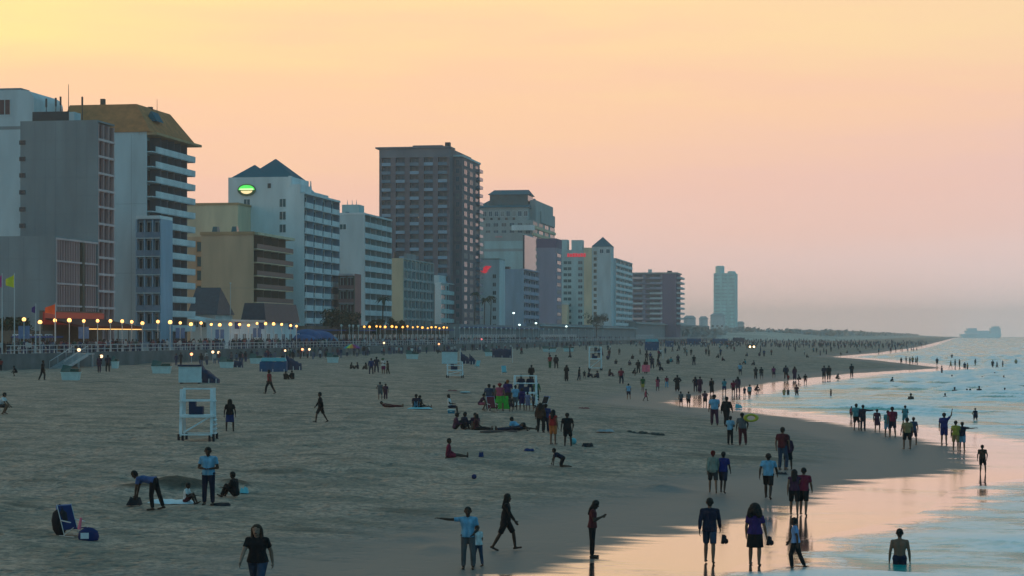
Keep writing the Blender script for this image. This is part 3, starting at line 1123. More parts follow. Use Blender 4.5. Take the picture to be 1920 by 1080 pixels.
# ---- yellow block and gridded block
b = Bld('yellow_block', 'low pale yellow block with a gridded grey window front', 756, 592, 712, 813, 486)
b.bx('wall', 'cream_stucco', -b.W, -.6, .3, b.L, 0, b.H)
b.bx('end_wall', 'cream_stucco', -b.W, 0, 0, .3, 0, b.H + .3)
b.bx('roof_slab', 'grid_grey', -b.W, 0.1, .31, b.L, b.H, b.H + .35)
for k in range(7):
    z0 = b.H - (k + 1) * 2.9
    if z0 < 0:
        break
    b.fb('E', 'floor_slab', 'grid_grey', .31, b.L, -.6, .1, z0 - .3, z0 + .25)
    for q in range(8):
        bw = (b.L - .4) / 8
        b.win('E', .4 + (q + .5) * bw, z0 + 1.45, bw * .74, 2.2, 'grid_grey', 'blue_glass', -.45, .3)
for q in range(9):
    a = .5 + q * (b.L - .8) / 8
    b.fb('E', 'window_fin', 'grid_grey', a - .25, a + .25, -.6, .14, 0, b.H - .01)
mb = MB()
mb.tube((b.ax(739), 3, b.H), (b.ax(739), 3, b.H + 2.2), .8, .8, 10)
mb.build('roof_tank', M['dark_metal'], b.root)
b.bx('roof_plant', 'dark_concrete', -1.5, -.5, 8, 20, b.H + .35, b.H + 2)

# ---- low white and teal block
b = Bld('white_teal_block', 'low white block with bands of teal windows', 827, 645, 815, 877, 531)
b.bx('wall', 'bright_white', -b.W, -.5, .3, b.L, 0, b.H)
b.bx('end_wall', 'bright_white', -b.W, 0, 0, .3, 0, b.H + .2)
b.bx('upper_block', 'cool_white', -b.W - 6, -1.5, 4, 16, b.H, b.z(515))
b.bx('roof_slab', 'cool_white', -b.W, 0.1, .31, b.L, b.H, b.H + .3)
for k in range(6):
    z0 = b.H - (k + 1) * 3.0
    if z0 < 0:
        break
    b.fb('E', 'floor_slab', 'pale_teal', .31, b.L, -.5, .08, z0 - .5, z0 + .75)
    for q in range(5):
        bw = (b.L - .4) / 5
        b.win('E', .4 + (q + .5) * bw, z0 + 1.65, bw * .94, 1.75, 'pale_teal', 'teal_glass', -.4, .25)

# ---- small white block with a red sign and a column of windows
b = Bld('red_sign_block', 'slim white block with a red sign and one window column', 936, 706, 896, 960, 487)
b.L = 12
b.bx('wall', 'cool_white', -b.W, 0, 0, b.L, 0, b.H)
b.bx('parapet', 'grid_grey', -b.W, .1, -.1, b.L, b.H, b.H + .5)
for k in range(7):
    b.win('S', b.ax(927), b.z(518 + 15.5 * k), 1.3, 1.5, 'cool_white', 'glass')
m_red = pmat('red_sign_face', (0.9, 0.03, 0.06), .5, .15, 3, emit=.45)
sg = empty('red_sign', (b.xe + b.ax(911), b.y0 - .02, ZD + b.z(504)))
tag(sg, 'slanting red sign near the top of the slim white block', 'sign')
for nm, pts in (('sign_blade', [(-1.9, -.7), (.2, -.9), (2.0, .9), (-.1, 1.0)]), ('sign_tail', [(-1.9, -.95), (-.4, -1.5), (.9, -.95), (-.2, -.92)])):
    k = 4
    v = [(x, -.25, z) for x, z in pts] + [(x, -.02, z) for x, z in pts]
    link(nm, mesh_from(nm, v, [[0, 1, 2, 3], [7, 6, 5, 4]] + [[i, i + 4, (i + 1) % 4 + 4, (i + 1) % 4] for i in range(4)], m_red), sg)

# ---- lavender block
b = Bld('lavender_block', 'blue lavender block with dark balcony bands towards the sea', 982, 735, 935, 1011, 506)
b.bx('wall', 'lavender_blue', -b.W, -1.3, .3, b.L, 0, b.H)
b.bx('end_wall', 'lavender_blue', -b.W, 0, 0, .3, 0, b.H + .3)
nfl = int(b.H / 2.9)
b.balconies('E', .31, b.L, b.H - nfl * 2.9, nfl, 2.9, 3, 1.3, 'lavender', 'lavender', 'lavender', ph=1.1, gm='glass')
b.bx('roof_plant', 'dark_metal', b.ax(945), b.ax(953), 2, 5, b.H, b.H + 1.3)

# ---- teal glass block with small red sign
b = Bld('teal_block', 'pale teal block with a dark glazed edge behind the lavender block', 984, 800, 908, 1005, 438)
b.bx('wall', 'pale_teal', -b.W, -.8, 0, b.L, 0, b.H)
b.bx('top_band', 'grid_grey', -b.W, -.8, -.1, .2, b.H - 2.8, b.H + .4)
b.bx('wall_band', 'grid_grey', -b.W, -.8, -.08, .2, b.z(471), b.z(466))
for k in range(10):
    z0 = b.H - (k + 1) * 3.0
    b.win('E', b.L / 2, z0 + 1.3, b.L * .8, 2.2, 'lavender', 'blue_glass', -.8)
b.bx('glazed_edge', 'blue_glass', -.8, -.1, 0.1, b.L, 0, b.H - .5)
sg = link('sign_bar', cube_mesh('lit_room'), None)
bpy.data.objects.remove(sg)
b.bx('sign_bar', 'pink_panel', b.ax(929), b.ax(942), -.3, -.11, b.H - 1.5, b.H - .8)

# ---- stepped building with blue roofs behind the brown tower
b = Bld('stepped_hotel', 'stepped grey hotel with deep blue roofs behind the brown tower', 1000, 842, 880, 1042, 412)
b.bx('wall', 'grid_grey', -b.W, -.5, 0, b.L, 0, b.H)
for k in range(12):
    z0 = b.H - (k + 1) * 3.0
    b.fb('E', 'floor_slab', 'cream_stucco', 0, b.L, -.5, .1, z0 - .4, z0 + .7)
    for q in range(4):
        b.win('E', (q + .5) * b.L / 4, z0 + 1.75, b.L / 4 * .8, 1.9, 'grid_grey', 'blue_glass', -.5)
for k in range(6):
    for q in range(6):
        b.win('S', b.ax(915 + q * 15), b.H - 2 - k * 3.0, 2.2, 1.6, 'grid_grey', 'blue_glass')
z1, z2 = b.z(388), b.z(353)
b.bx('upper_wall', 'grid_grey', b.ax(895), -3, 1, b.L - 6, b.H, z1)
for q in range(8):
    b.win('S', b.ax(908 + q * 11), (b.H + z1) / 2, 1.7, 2.4, 'cool_white', 'blue_glass', -1.0)
hip_roof(b.root, 'roof', M['blue_roof'], b.ax(895), -3, 1, b.L - 6, z1, (z2 - z1) * .7, ridge=.84, over=.8)
b.bx('lantern', 'teal_glass', b.ax(912), b.ax(984), 8, 22, z1 + .5, z1 + (z2 - z1) * .74)
hip_roof(b.root, 'roof', M['blue_roof'], b.ax(912), b.ax(984), 7, 23, z1 + (z2 - z1) * .74, (z2 - z1) * .32, ridge=.85, over=.6)
b.bx('stair_tower', 'grid_grey', -3, -.6, 10, b.L - 4, b.H, b.z(372))
b.bx('stair_tower', 'grid_grey', -.59, 0, 22, b.L - 2, b.H, b.z(390))
for q in range(5):
    b.bx('roof_vent', 'dark_metal', b.ax(905 + q * 14), b.ax(909 + q * 14), .2, .9, b.H + .01, b.H + 1.0)
b.bx('white_canopy', 'bright_white', b.ax(960), b.ax(1003), -1.2, .0, b.z(432), b.z(422))

# ---- purple grey slab
b = Bld('purple_slab', 'purple grey windowless slab with a dark top behind the lavender block', 1043, 792, 1006, 1053, 447)
b.bx('wall', 'purple_grey', -b.W, 0, 0, b.L, 0, b.H - 3.6)
b.bx('top_wall', 'deep_purple', -b.W - .1, .1, -.1, b.L, b.H - 3.6, b.H)
for k in range(11):
    z0 = b.H - 5 - (k + 1) * 2.9
    b.win('E', b.L / 2, z0 + 1.5, b.L * .8, 1.6, 'deep_purple', 'glass', 0.0)

# ---- hotel with a blue pyramid tower
b = Bld('pyramid_hotel', 'hotel with a blue pyramid roof tower and a red sign band', 1150, 1000, 1050, 1186, 484)
xt = b.ax(1110)
b.bx('wall', 'pale_teal', -b.W, xt - 4, 0, b.L, 0, b.z(468))
b.bx('cream_wall', 'cream_stucco', xt - 4, xt, -.3, b.L, 0, b.z(464))
b.bx('tower_wall', 'cool_white', xt, -1.2, 0, 12, 0, b.z(462))
b.bx('rear_wall', 'cool_white', xt, -1.2, 12.01, b.L, 0, b.H)
hip_roof(b.root, 'roof', M['blue_roof'], xt, -1.2, 0, 12, b.z(462) + .01, b.z(443) - b.z(462), ridge=0, over=.3)
for px in (1128, 1140):
    b.win('S', b.ax(px), b.z(471), 2.0, 2.2, 'white_paint', 'blue_glass')
for k in range(11):
    b.win('S', b.ax(1116), b.z(474 + k * 11.4), 1.6, 1.8, 'cream_stucco', 'glass')
    b.win('S', b.ax(1088), b.z(492 + k * 11.4), 2.4, 1.7, 'pale_teal', 'blue_glass')
    b.win('S', b.ax(1064), b.z(492 + k * 11.4), 4.5, 1.7, 'pale_teal', 'teal_glass')
nfl = int(b.H / 3.0)
b.balconies('E', 12.0, b.L, b.H - nfl * 3.0, nfl, 3.0, 4, 1.2, 'cool_white', 'bright_white', 'cool_white', ph=1.2, gm='blue_glass')
b.bx('roof_block', 'pale_teal', b.ax(1048), b.ax(1062), 3, 10, b.z(468), b.z(448))
b.bx('roof_block', 'pale_teal', b.ax(1070), b.ax(1090), 3, 10, b.z(468), b.z(449))
sg = empty('red_sign', (b.xe + b.ax(1081), b.y0 - .05, ZD + b.z(478)))
tag(sg, 'long red sign band on the hotel with the pyramid roof', 'sign')
for k in range(7):
    mb = MB()
    mb.box(-4.6 + k * 1.35, -4.6 + k * 1.35 + 1.05, -.3, -.02, -.9 + .15 * (k % 2), .9 - .2 * (k % 3 == 1))
    mb.build('sign_letter', m_red, sg)
b.bx('low_block', 'cream_stucco', b.ax(1056), b.ax(1068), -8, -2, 0, b.z(571, 994))
b.bx('low_block', 'cool_white', b.ax(1055), b.ax(1069), -8.2, -1.8, b.z(571, 994), b.z(568, 994))

# ---- dark purple hotel
b = Bld('dark_purple_hotel', 'dark purple hotel with pale balcony bands at the end of the row', 1268, 1232, 1185, 1276, 513)
xa, xb = b.ax(1206), b.ax(1242)
b.bx('wall', 'deep_purple', xb, 0, 0, b.L, 0, b.H)
b.bx('wall', 'lavender', -b.W, xb, 1.2, b.L, 0, b.H)
b.bx('roof_slab', 'grid_grey', -b.W, .8, -.3, b.L + .4, b.H, b.H + .8)
for k in range(10):
    z0 = b.H - (k + 1) * 3.1
    if z0 < 0:
        break
    b.bx('balcony_parapet', 'lavender' if k < 3 else 'cool_white', xa + 4, xb, -.1, .05, z0, z0 + 1.1)
    b.bx('floor_slab', 'deep_purple', -b.W, xb, -.06, 1.2, z0 - .3, z0 - .01)
    b.bx('balcony_parapet', 'red_slab' if k in (0, 6, 8) else ('cool_white' if k % 3 == 2 else 'blue_rail'), -b.W, xa, -.1, .05, z0, z0 + 1.1)
    b.win('S', (xa + xb) / 2, z0 + 1.6, (xb - xa) * .8, 2.0, 'deep_purple', 'blue_glass', -1.18)
    b.win('S', (xa - b.W) / 2, z0 + 1.6, (xa + b.W) * .8, 2.0, 'deep_purple', 'red_glass' if k in (5, 6, 7) else 'blue_glass', -1.18)
    b.bx('balcony', 'cool_white', .02, 2.6, 2, b.L, z0 + .1, z0 + 1.2)
b.bx('roof_plant', 'pale_teal', b.ax(1214), b.ax(1220), 4, 8, b.H + .8, b.H + 2.8)
b.bx('roof_plant', 'dark_metal', b.ax(1250), b.ax(1258), 4, 8, b.H + .8, b.H + 1.9)

# ---- far slim tower
b = Bld('far_tower', 'far slim teal tower with two rounded roof drums', 1379, 1800, 1338, 1383, 512, cat='tower')
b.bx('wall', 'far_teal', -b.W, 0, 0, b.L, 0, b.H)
for k in range(17):
    z0 = b.H - 3 - k * 3.2
    for q in range(3):
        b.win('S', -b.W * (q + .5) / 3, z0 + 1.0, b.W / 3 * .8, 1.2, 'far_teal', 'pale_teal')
for px, v, r in ((1349, 498, 4.0), (1371, 508, 3.6)):
    mb = MB()
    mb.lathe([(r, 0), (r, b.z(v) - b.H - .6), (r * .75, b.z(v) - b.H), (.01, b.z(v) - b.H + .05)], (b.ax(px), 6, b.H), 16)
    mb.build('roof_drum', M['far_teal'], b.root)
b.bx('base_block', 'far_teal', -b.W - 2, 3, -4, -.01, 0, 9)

# ---- steep dark gabled house
b = Bld('gabled_house', 'small house with a steep dark gabled roof left of the tan hotel', 404, 428, 357, 420, 590)
b.L = 12
zr_ = b.z(538)
b.bx('wall', 'white_stucco', -b.W, 0, 0, b.L, 0, b.H)
v = [(-b.W - .5, -.6, b.H + .02), (.5, -.6, b.H + .02), (.5, b.L, b.H + .02), (-b.W - .5, b.L, b.H + .02), (-b.W - .5, b.L * .45, zr_), (-.6, b.L * .45, zr_)]
link('roof', mesh_from('gable_roof', v, [(0, 1, 5, 4), (2, 3, 4, 5), (1, 2, 5), (3, 0, 4), (3, 2, 1, 0)], M['slate_roof']), b.root)
mb = MB()
mb.quad([(-b.W - .6, -2.2, b.H - .6), (1.5, -2.2, b.H - 2.0), (1.5, -.65, b.H - 1.2), (-b.W - .6, -.65, b.H + .1)])
mb.quad([(-b.W - .6, -2.2, b.H - .8), (-b.W - .6, -.65, b.H - .1), (1.5, -.65, b.H - 1.4), (1.5, -2.2, b.H - 2.2)])
mb.quad([(-b.W - .6, -2.2, b.H - .8), (1.5, -2.2, b.H - 2.2), (1.5, -2.2, b.H - 2.0), (-b.W - .6, -2.2, b.H - .6)])
mb.build('porch_roof', M['cool_white'], b.root)
for px in (368, 382, 395):
    b.win('S', b.ax(px), b.z(608), 1.1, 1.4)

# ---- pavilion restaurant with dark mansard roof
xp = -110.0
y0p, y1p = face_y(430, xp), face_y(556, xp)
ym = face_y(494, xp)
dp = depth(xp, y0p)
rs = empty('pavilion_restaurant', (xp, y0p, ZD))
tag(rs, 'low white pavilion restaurant with a dark mansard roof on the promenade', 'restaurant')
Lp, Lm = y1p - y0p, ym - y0p
zt = zat(604, depth(xp, ym)) - ZD
bx(rs, 'wall', 'bright_white', -4.2, 0, 0, Lp, 0, zt)
zm = zat(568, depth(xp, ym)) - ZD
v = [(-4.4, Lm - .4, zt), (.6, Lm - .4, zt), (.6, Lp + .4, zt), (-4.4, Lp + .4, zt), (-3.8, Lm + .3, zm), (0, Lm + .3, zm), (0, Lp - .3, zm), (-3.8, Lp - .3, zm)]
link('roof', mesh_from('mansard_roof', v, [(0, 1, 5, 4), (1, 2, 6, 5), (2, 3, 7, 6), (3, 0, 4, 7), (4, 5, 6, 7), (3, 2, 1, 0)], M['slate_roof']), rs)
bx(rs, 'eave', 'white_stucco', -4.4, .5, -.4, Lm - .61, zt, zt + .35)
M['banner_blue'] = pmat('banner_blue', (0.06, 0.09, 0.25), .8, .2, 2)
for px in (445, 490, 545):
    yy = face_y(px, xp) - y0p
    bx(rs, 'banner', 'banner_blue', .02, .12, yy - 1.6, yy + 1.6, zt - 1.3, zt - .1)
for q in range(9):
    yy = 1.5 + q * (Lp - 3) / 8
    o = link('window', win_mesh('white_paint', 'glass'), rs)
    o.scale = (2.4, .2, 1.6)
    o.location = (.004, yy + 2.2, 1.9)
    o.rotation_euler = (0, 0, math.pi / 2)

# ---- red lit beach bar under the slab hotel
xp = -108.0
y0p, y1p = face_y(160, xp), face_y(266, xp)
rs = empty('beach_bar', (xp, y0p, ZD))
tag(rs, 'open beach bar with a red lit canopy and a glowing strip light', 'bar')
Lp = y1p - y0p
M['red_canopy'] = pmat('red_canopy', (0.08, 0.008, 0.006), .9, .25, 1.0)
M['warm_strip'] = pmat('warm_strip', (1.0, 0.55, 0.16), .5, .1, 1, emit=1.6)
M['red_glow'] = pmat('red_glow_band', (0.22, 0.015, 0.01), .5, .1, 1, emit=.3)
zc1 = zat(616, depth(xp, y0p)) - ZD
v = [(-6, 0, zc1 + 1.3), (0, 0, zc1), (0, Lp, zc1), (-6, Lp, zc1 + 1.3), (-6, 0, zc1 + 1.5), (0, 0, zc1 + .35), (0, Lp, zc1 + .35), (-6, Lp, zc1 + 1.5)]
link('canopy', mesh_from('bar_canopy', v, [(0, 1, 2, 3), (7, 6, 5, 4), (0, 4, 5, 1), (1, 5, 6, 2), (2, 6, 7, 3), (3, 7, 4, 0)], M['red_canopy']), rs)
bx(rs, 'strip_light', 'warm_strip', -.05, .06, 1.0, Lp - .3, zc1 - .12, zc1 - .01)
bx(rs, 'glow_band', 'red_glow', -6.4, -6.1, 0, Lp, zc1 + .6, zc1 + 2.4)  # red-lit look put into a weakly glowing band
bx(rs, 'back_wall', 'dark_brown', -6.9, -6.41, 0, Lp, 0, zc1 + 2.6)
bx(rs, 'counter', 'dark_brown', -1.4, -.8, 1, Lp - 1, 0, 1.1)
for q in range(6):
    yy = .4 + q * (Lp - .8) / 5
    mb = MB()
    mb.tube((-.3, yy, 0), (-.3, yy, zc1), .08, .08, 8)
    mb.build('post', M['dark_metal'], rs)

# ---- long low shops at the foot of the hotels, between the towers
SHOPS = [(20, 100, 'dark_brown', 620, 'dark low kiosk under the far left hotel wing'), (575, 700, 'dark_brown', 612, 'dark low shop row below the small red brown block'), (700, 842, 'dark_brown', 612, 'dark low shop row behind the amber lamps'),
         (862, 1010, 'dark_concrete', 610, 'dark grey low shop row below the lavender block'), (1012, 1190, 'dark_concrete', 610, 'dark grey low shop row below the pyramid roofed hotel'), (1192, 1330, 'dark_concrete', 608, 'dark grey low shop row below the dark purple hotel')]
for pa, pb, mt, vt, lab in SHOPS:
    xp = -113.0
    ya, yb2 = face_y(pa, xp), face_y(pb, xp)
    o = empty('shop_row', (xp, ya, ZD))
    tag(o, lab, 'shop')
    zt = zat(vt, depth(xp, (ya + yb2) / 2)) - ZD
    bx(o, 'wall', mt, -8, 0, 0, yb2 - ya, 0, zt)
    bx(o, 'awning', 'banner_blue' if pa < 900 else 'cool_white', .01, 1.6, .2, yb2 - ya - .2, zt - 1.0, zt - .75)
    nq = max(4, int((yb2 - ya) / 5))
    for q in range(min(nq, 20)):
        w_ = link('window', win_mesh('white_paint', 'glass'), o)
        w_.scale = ((yb2 - ya) / nq * .7, .2, 2.0)
        w_.location = (.004, (q + .5) * (yb2 - ya) / nq, 1.5)
        w_.rotation_euler = (0, 0, math.pi / 2)

# ================================================================== PEOPLE
m_skin = pmat('skin', (1, 1, 1), 0.6, 0.10, 9.0, objcol=True)
m_cloth = pmat('cloth', (1, 1, 1), 0.9, 0.38, 5.0, bump=0.9, bscale=7.0, objcol=True, streak=(1.6, 1.6, .6))
m_hair = pmat('hair', (1, 1, 1), 0.7, 0.3, 14.0, bump=0.6, bscale=30.0, objcol=True)
m_eye = pmat('eye', (0.02, 0.015, 0.012), 0.3, 0.1, 9.0)
m_lip = pmat('lip', (0.14, 0.05, 0.04), 0.5, 0.1, 9.0)

_tmp = bpy.data.scenes.new('builder')


def V(*a):
    return Vector(a)


def nrm(a):
    return Vector(a).normalized()


POSES = {}


def pose(name, lean=0.0, thL=(-.06, 0, -1), shL=(-.02, -.02, -1), thR=(.06, 0, -1), shR=(.02, -.02, -1),
         uaL=(-.22, 0, -1), faL=(-.08, .16, -1), uaR=(.22, 0, -1), faR=(.08, .16, -1), hp=0.0, lift=0.0, flat=False, roll=0.0, sit=None):
    POSES[name] = dict(lean=lean, thL=thL, shL=shL, thR=thR, shR=shR, uaL=uaL, faL=faL, uaR=uaR, faR=faR, hp=hp, lift=lift, flat=flat, roll=roll, sit=sit)


pose('stand')
pose('stand_wide', thL=(-.16, 0, -1), thR=(.16, 0, -1), uaL=(-.35, 0, -1), uaR=(.35, 0, -1))
pose('hips', uaL=(-.6, -.2, -1), faL=(.75, .35, -.6), uaR=(.6, -.2, -1), faR=(-.75, .35, -.6))
pose('walk', lean=.06, thL=(-.05, .34, -1), shL=(-.02, -.10, -1), thR=(.05, -.26, -1), shR=(.02, -.42, -1), uaL=(-.2, -.38, -1), faL=(-.05, -.05, -1), uaR=(.2, .34, -1), faR=(.05, .55, -1))
pose('walk_wide', lean=.05, thL=(-.06, .52, -1), shL=(-.02, .12, -1), thR=(.06, -.42, -1), shR=(.02, -.55, -1), uaL=(-.25, -.5, -1), faL=(-.05, -.2, -1), uaR=(.25, .45, -1), faR=(.05, .7, -1))
pose('phone', lean=.05, uaL=(-.2, .15, -1), faL=(.45, .9, .45), uaR=(.2, .15, -1), faR=(-.45, .9, .5), hp=.35)
pose('belly', uaL=(-.3, .05, -1), faL=(.8, .6, -.1), uaR=(.3, .05, -1), faR=(-.8, .6, -.1), hp=.2)
pose('point', thL=(-.10, .05, -1), uaR=(1, .12, -.02), faR=(1, .10, .14), uaL=(-.25, .1, -1), faL=(.35, .7, -.4))
pose('point_r', uaR=(1, .12, -.08), faR=(1, .10, .10), uaL=(-.2, 0, -1))
pose('wave', uaR=(.55, .25, .75), faR=(.05, .3, 1), uaL=(-.2, 0, -1))
pose('contra', lean=.02, thL=(-.02, .02, -1), shL=(-.05, -.04, -1), thR=(.20, .16, -1), shR=(.02, -.16, -1), uaL=(-.28, -.12, -1), faL=(-.05, .25, -1), uaR=(.35, .1, -1), faR=(-.1, .35, -1), hp=.1)
pose('cross', uaL=(-.25, .25, -1), faL=(.9, .55, .15), uaR=(.25, .25, -1), faR=(-.9, .5, .05), thL=(-.12, .02, -1), thR=(.08, -.02, -1))
pose('one_hip', uaL=(-.6, -.2, -1), faL=(.75, .35, -.5), uaR=(.15, .1, -1), thR=(.16, .1, -1), shR=(.03, -.1, -1))
pose('stroll', lean=.04, thL=(-.04, .22, -1), shL=(-.02, -.05, -1), thR=(.05, -.16, -1), shR=(.02, -.30, -1), uaL=(-.24, -.2, -1), faL=(-.05, .12, -1), uaR=(.2, .2, -1), faR=(-.2, .6, -.7), hp=.15)
pose('bend', lean=1.42, thL=(-.12, .10, -1), shL=(-.05, -.12, -1), thR=(.12, -.28, -1), shR=(.06, -.30, -1), uaL=(-.06, .2, -1), faL=(0, .12, -1), uaR=(.06, .3, -1), faR=(0, .2, -1), hp=-.15)
pose('carry', uaL=(-.2, 0, -1), faL=(-.05, .25, -1), uaR=(.30, .05, -1), faR=(.12, .2, -1), thL=(-.05, .12, -1), thR=(.05, -.12, -1), shR=(.02, -.25, -1))
pose('sit', lean=.12, thL=(-.16, .68, .74), shL=(-.04, .40, -.92), thR=(.16, .68, .70), shR=(.04, .42, -.90), uaL=(-.25, .35, -1), faL=(.15, .9, .1), uaR=(.25, .35, -1), faR=(-.15, .9, .1), hp=.15, sit=.13)
pose('sit_legs', lean=.05, thL=(-.12, 1, .10), shL=(-.02, 1, -.16), thR=(.12, 1, .02), shR=(.02, 1, -.08), uaL=(-.3, .15, -1), faL=(.0, .7, -.4), uaR=(.3, -.3, -1), faR=(.05, -.2, -1), sit=.13)
pose('sit_chair', lean=-.15, thL=(-.12, 1, -.02), shL=(-.02, .15, -1), thR=(.12, 1, -.02), shR=(.02, .15, -1), uaL=(-.3, .3, -1), faL=(.1, 1, -.1), uaR=(.3, .3, -1), faR=(-.1, 1, -.1))
pose('recline', lean=-.95, thL=(-.10, 1, .02), shL=(-.02, 1, -.10), thR=(.12, .75, .66), shR=(.04, .45, -.85), uaL=(-.3, -.15, -1), faL=(-.1, .9, -.1), uaR=(.3, -.15, -1), faR=(.1, .9, -.1), hp=.5, sit=.13)
pose('lie', lean=-1.45, thL=(-.08, 1, 0), shL=(-.02, 1, -.03), thR=(.08, 1, .05), shR=(.02, 1, -.05), uaL=(-.5, .8, 0), faL=(-.1, 1, 0), uaR=(.5, .8, 0), faR=(.1, 1, 0), hp=.2, sit=.13)
pose('crouch', lean=.55, thL=(-.25, 1, .05), shL=(-.05, -.45, -1), thR=(.25, 1, -.05), shR=(.05, -.45, -1), uaL=(-.15, .6, -1), faL=(.1, .7, -.8), uaR=(.15, .6, -1), faR=(-.1, .7, -.8), hp=-.2)
pose('kneel', lean=1.05, thL=(-.15, .35, -1), shL=(-.05, -1, -.05), thR=(.15, .25, -1), shR=(.05, -1, -.05), uaL=(-.1, .35, -1), faL=(-.02, .1, -1), uaR=(.1, .45, -1), faR=(.02, .2, -1), hp=-.5)


def skeleton(pn, fem):
    p = POSES[pn]
    J = {}
    t = V(0, math.sin(p['lean']), math.cos(p['lean']))
    fwd = V(0, math.cos(p['lean']), -math.sin(p['lean']))
    pel = V(0, 0, .95)
    J['t'], J['fwd'], J['pel'] = t, fwd, pel
    hw, sw = (.095, .165) if fem else (.085, .19)
    J['hL'], J['hR'] = pel + V(-hw, 0, -.02), pel + V(hw, 0, -.02)
    for s in 'LR':
        J['k' + s] = J['h' + s] + nrm(p['th' + s]) * .435
        J['a' + s] = J['k' + s] + nrm(p['sh' + s]) * .42
        fd = V(0, 1, 0) if not p['flat'] else V(0, 1, 0)
        shd = nrm(p['sh' + s])
        fd = (V(0, 1, 0) - shd * shd.y) if abs(shd.y) < .93 else V(0, .25, 1)
        if shd.y < -.8:
            fd = V(0, -1, -.2)
        J['f' + s] = J['a' + s] + fd.normalized() * .17 + (V(0, 0, -.03) if abs(shd.y) < .5 else V(0, 0, 0))
    J['waist'] = pel + t * .2
    J['chest'] = pel + t * .40
    J['neck'] = pel + t * .52
    J['sL'], J['sR'] = pel + t * .455 + V(-sw, 0, 0), pel + t * .455 + V(sw, 0, 0)
    for s in 'LR':
        J['e' + s] = J['s' + s] + nrm(p['ua' + s]) * .285
        J['w' + s] = J['e' + s] + nrm(p['fa' + s]) * .245
        J['g' + s] = nrm(p['fa' + s])
    hl = p['lean'] * .55 + p['hp'] * 1.0
    th = V(0, math.sin(hl), math.cos(hl))
    fh = V(0, math.cos(hl), -math.sin(hl))
    J['th'], J['fh'] = th, fh
    J['head'] = J['neck'] + th * .155 + fh * .02
    zmin = min(J['aL'].z - .075, J['aR'].z - .075, J['fL'].z - .03, J['fR'].z - .03, J['kL'].z - .05, J['kR'].z - .05)
    if p['sit'] is not None:
        zmin = min(zmin, pel.z - p['sit'], J['neck'].z - .12, J['head'].z - .1)
    for k in J:
        if k not in ('t', 'fwd', 'gL', 'gR', 'th', 'fh'):
            J[k] = J[k] - V(0, 0, zmin)
    # centre of the contact over the origin
    c = V(0, 0, 0)
    if p['sit'] is None:
        c = (J['aL'] + J['aR']) / 2
    else:
        c = (J['pel'] + (J['aL'] + J['aR']) / 2) / 2
    for k in J:
        if k not in ('t', 'fwd', 'gL', 'gR', 'th', 'fh'):
            J[k] = J[k] - V(c.x, c.y, 0)
    J['top'] = max((J['head'] + J['th'] * .12).z, J['head'].z + .1)
    return J


def seg(mb, a, ra, b, rb, n=10, caps=(True, True)):
    mb.tube(a, b, ra, rb, n)
    if caps[0]:
        mb.sphere(a, ra, 0, n, 6)
    if caps[1]:
        mb.sphere(b, rb, 0, n, 6)


def lerp(a, b, k):
    return a + (b - a) * k


def torso_segs(mb, J, g, fem, hem=None):
    x = V(1, 0, 0)
    t = J['t']
    hw, cw = (.075, .062) if fem else (.062, .078)
    hr, wr, cr = (.115, .088, .098) if fem else (.108, .10, .112)
    for s in (-1, 1):
        h = J['pel'] + x * s * hw
        w = J['waist'] + x * s * .055
        c = J['chest'] + x * s * cw - t * .03
        if hem is None:
            seg(mb, h, hr + g, w, wr + g)
        else:
            seg(mb, h + t * hem, hr + g + .012, w, wr + g, caps=(False, True))
        seg(mb, w, wr + g, c, cr + g)
        seg(mb, c, cr + g * .8, J['neck'] + x * s * .03 - t * .045, .06 + g * .6)
    for s in 'LR':
        seg(mb, J['neck'] - t * .03, .052 + g * .6, lerp(J['neck'] - t * .03, J['s' + s], .85), .052 + g)
        seg(mb, J['chest'] - t * .01, .08 + g, J['s' + s], .058 + g)


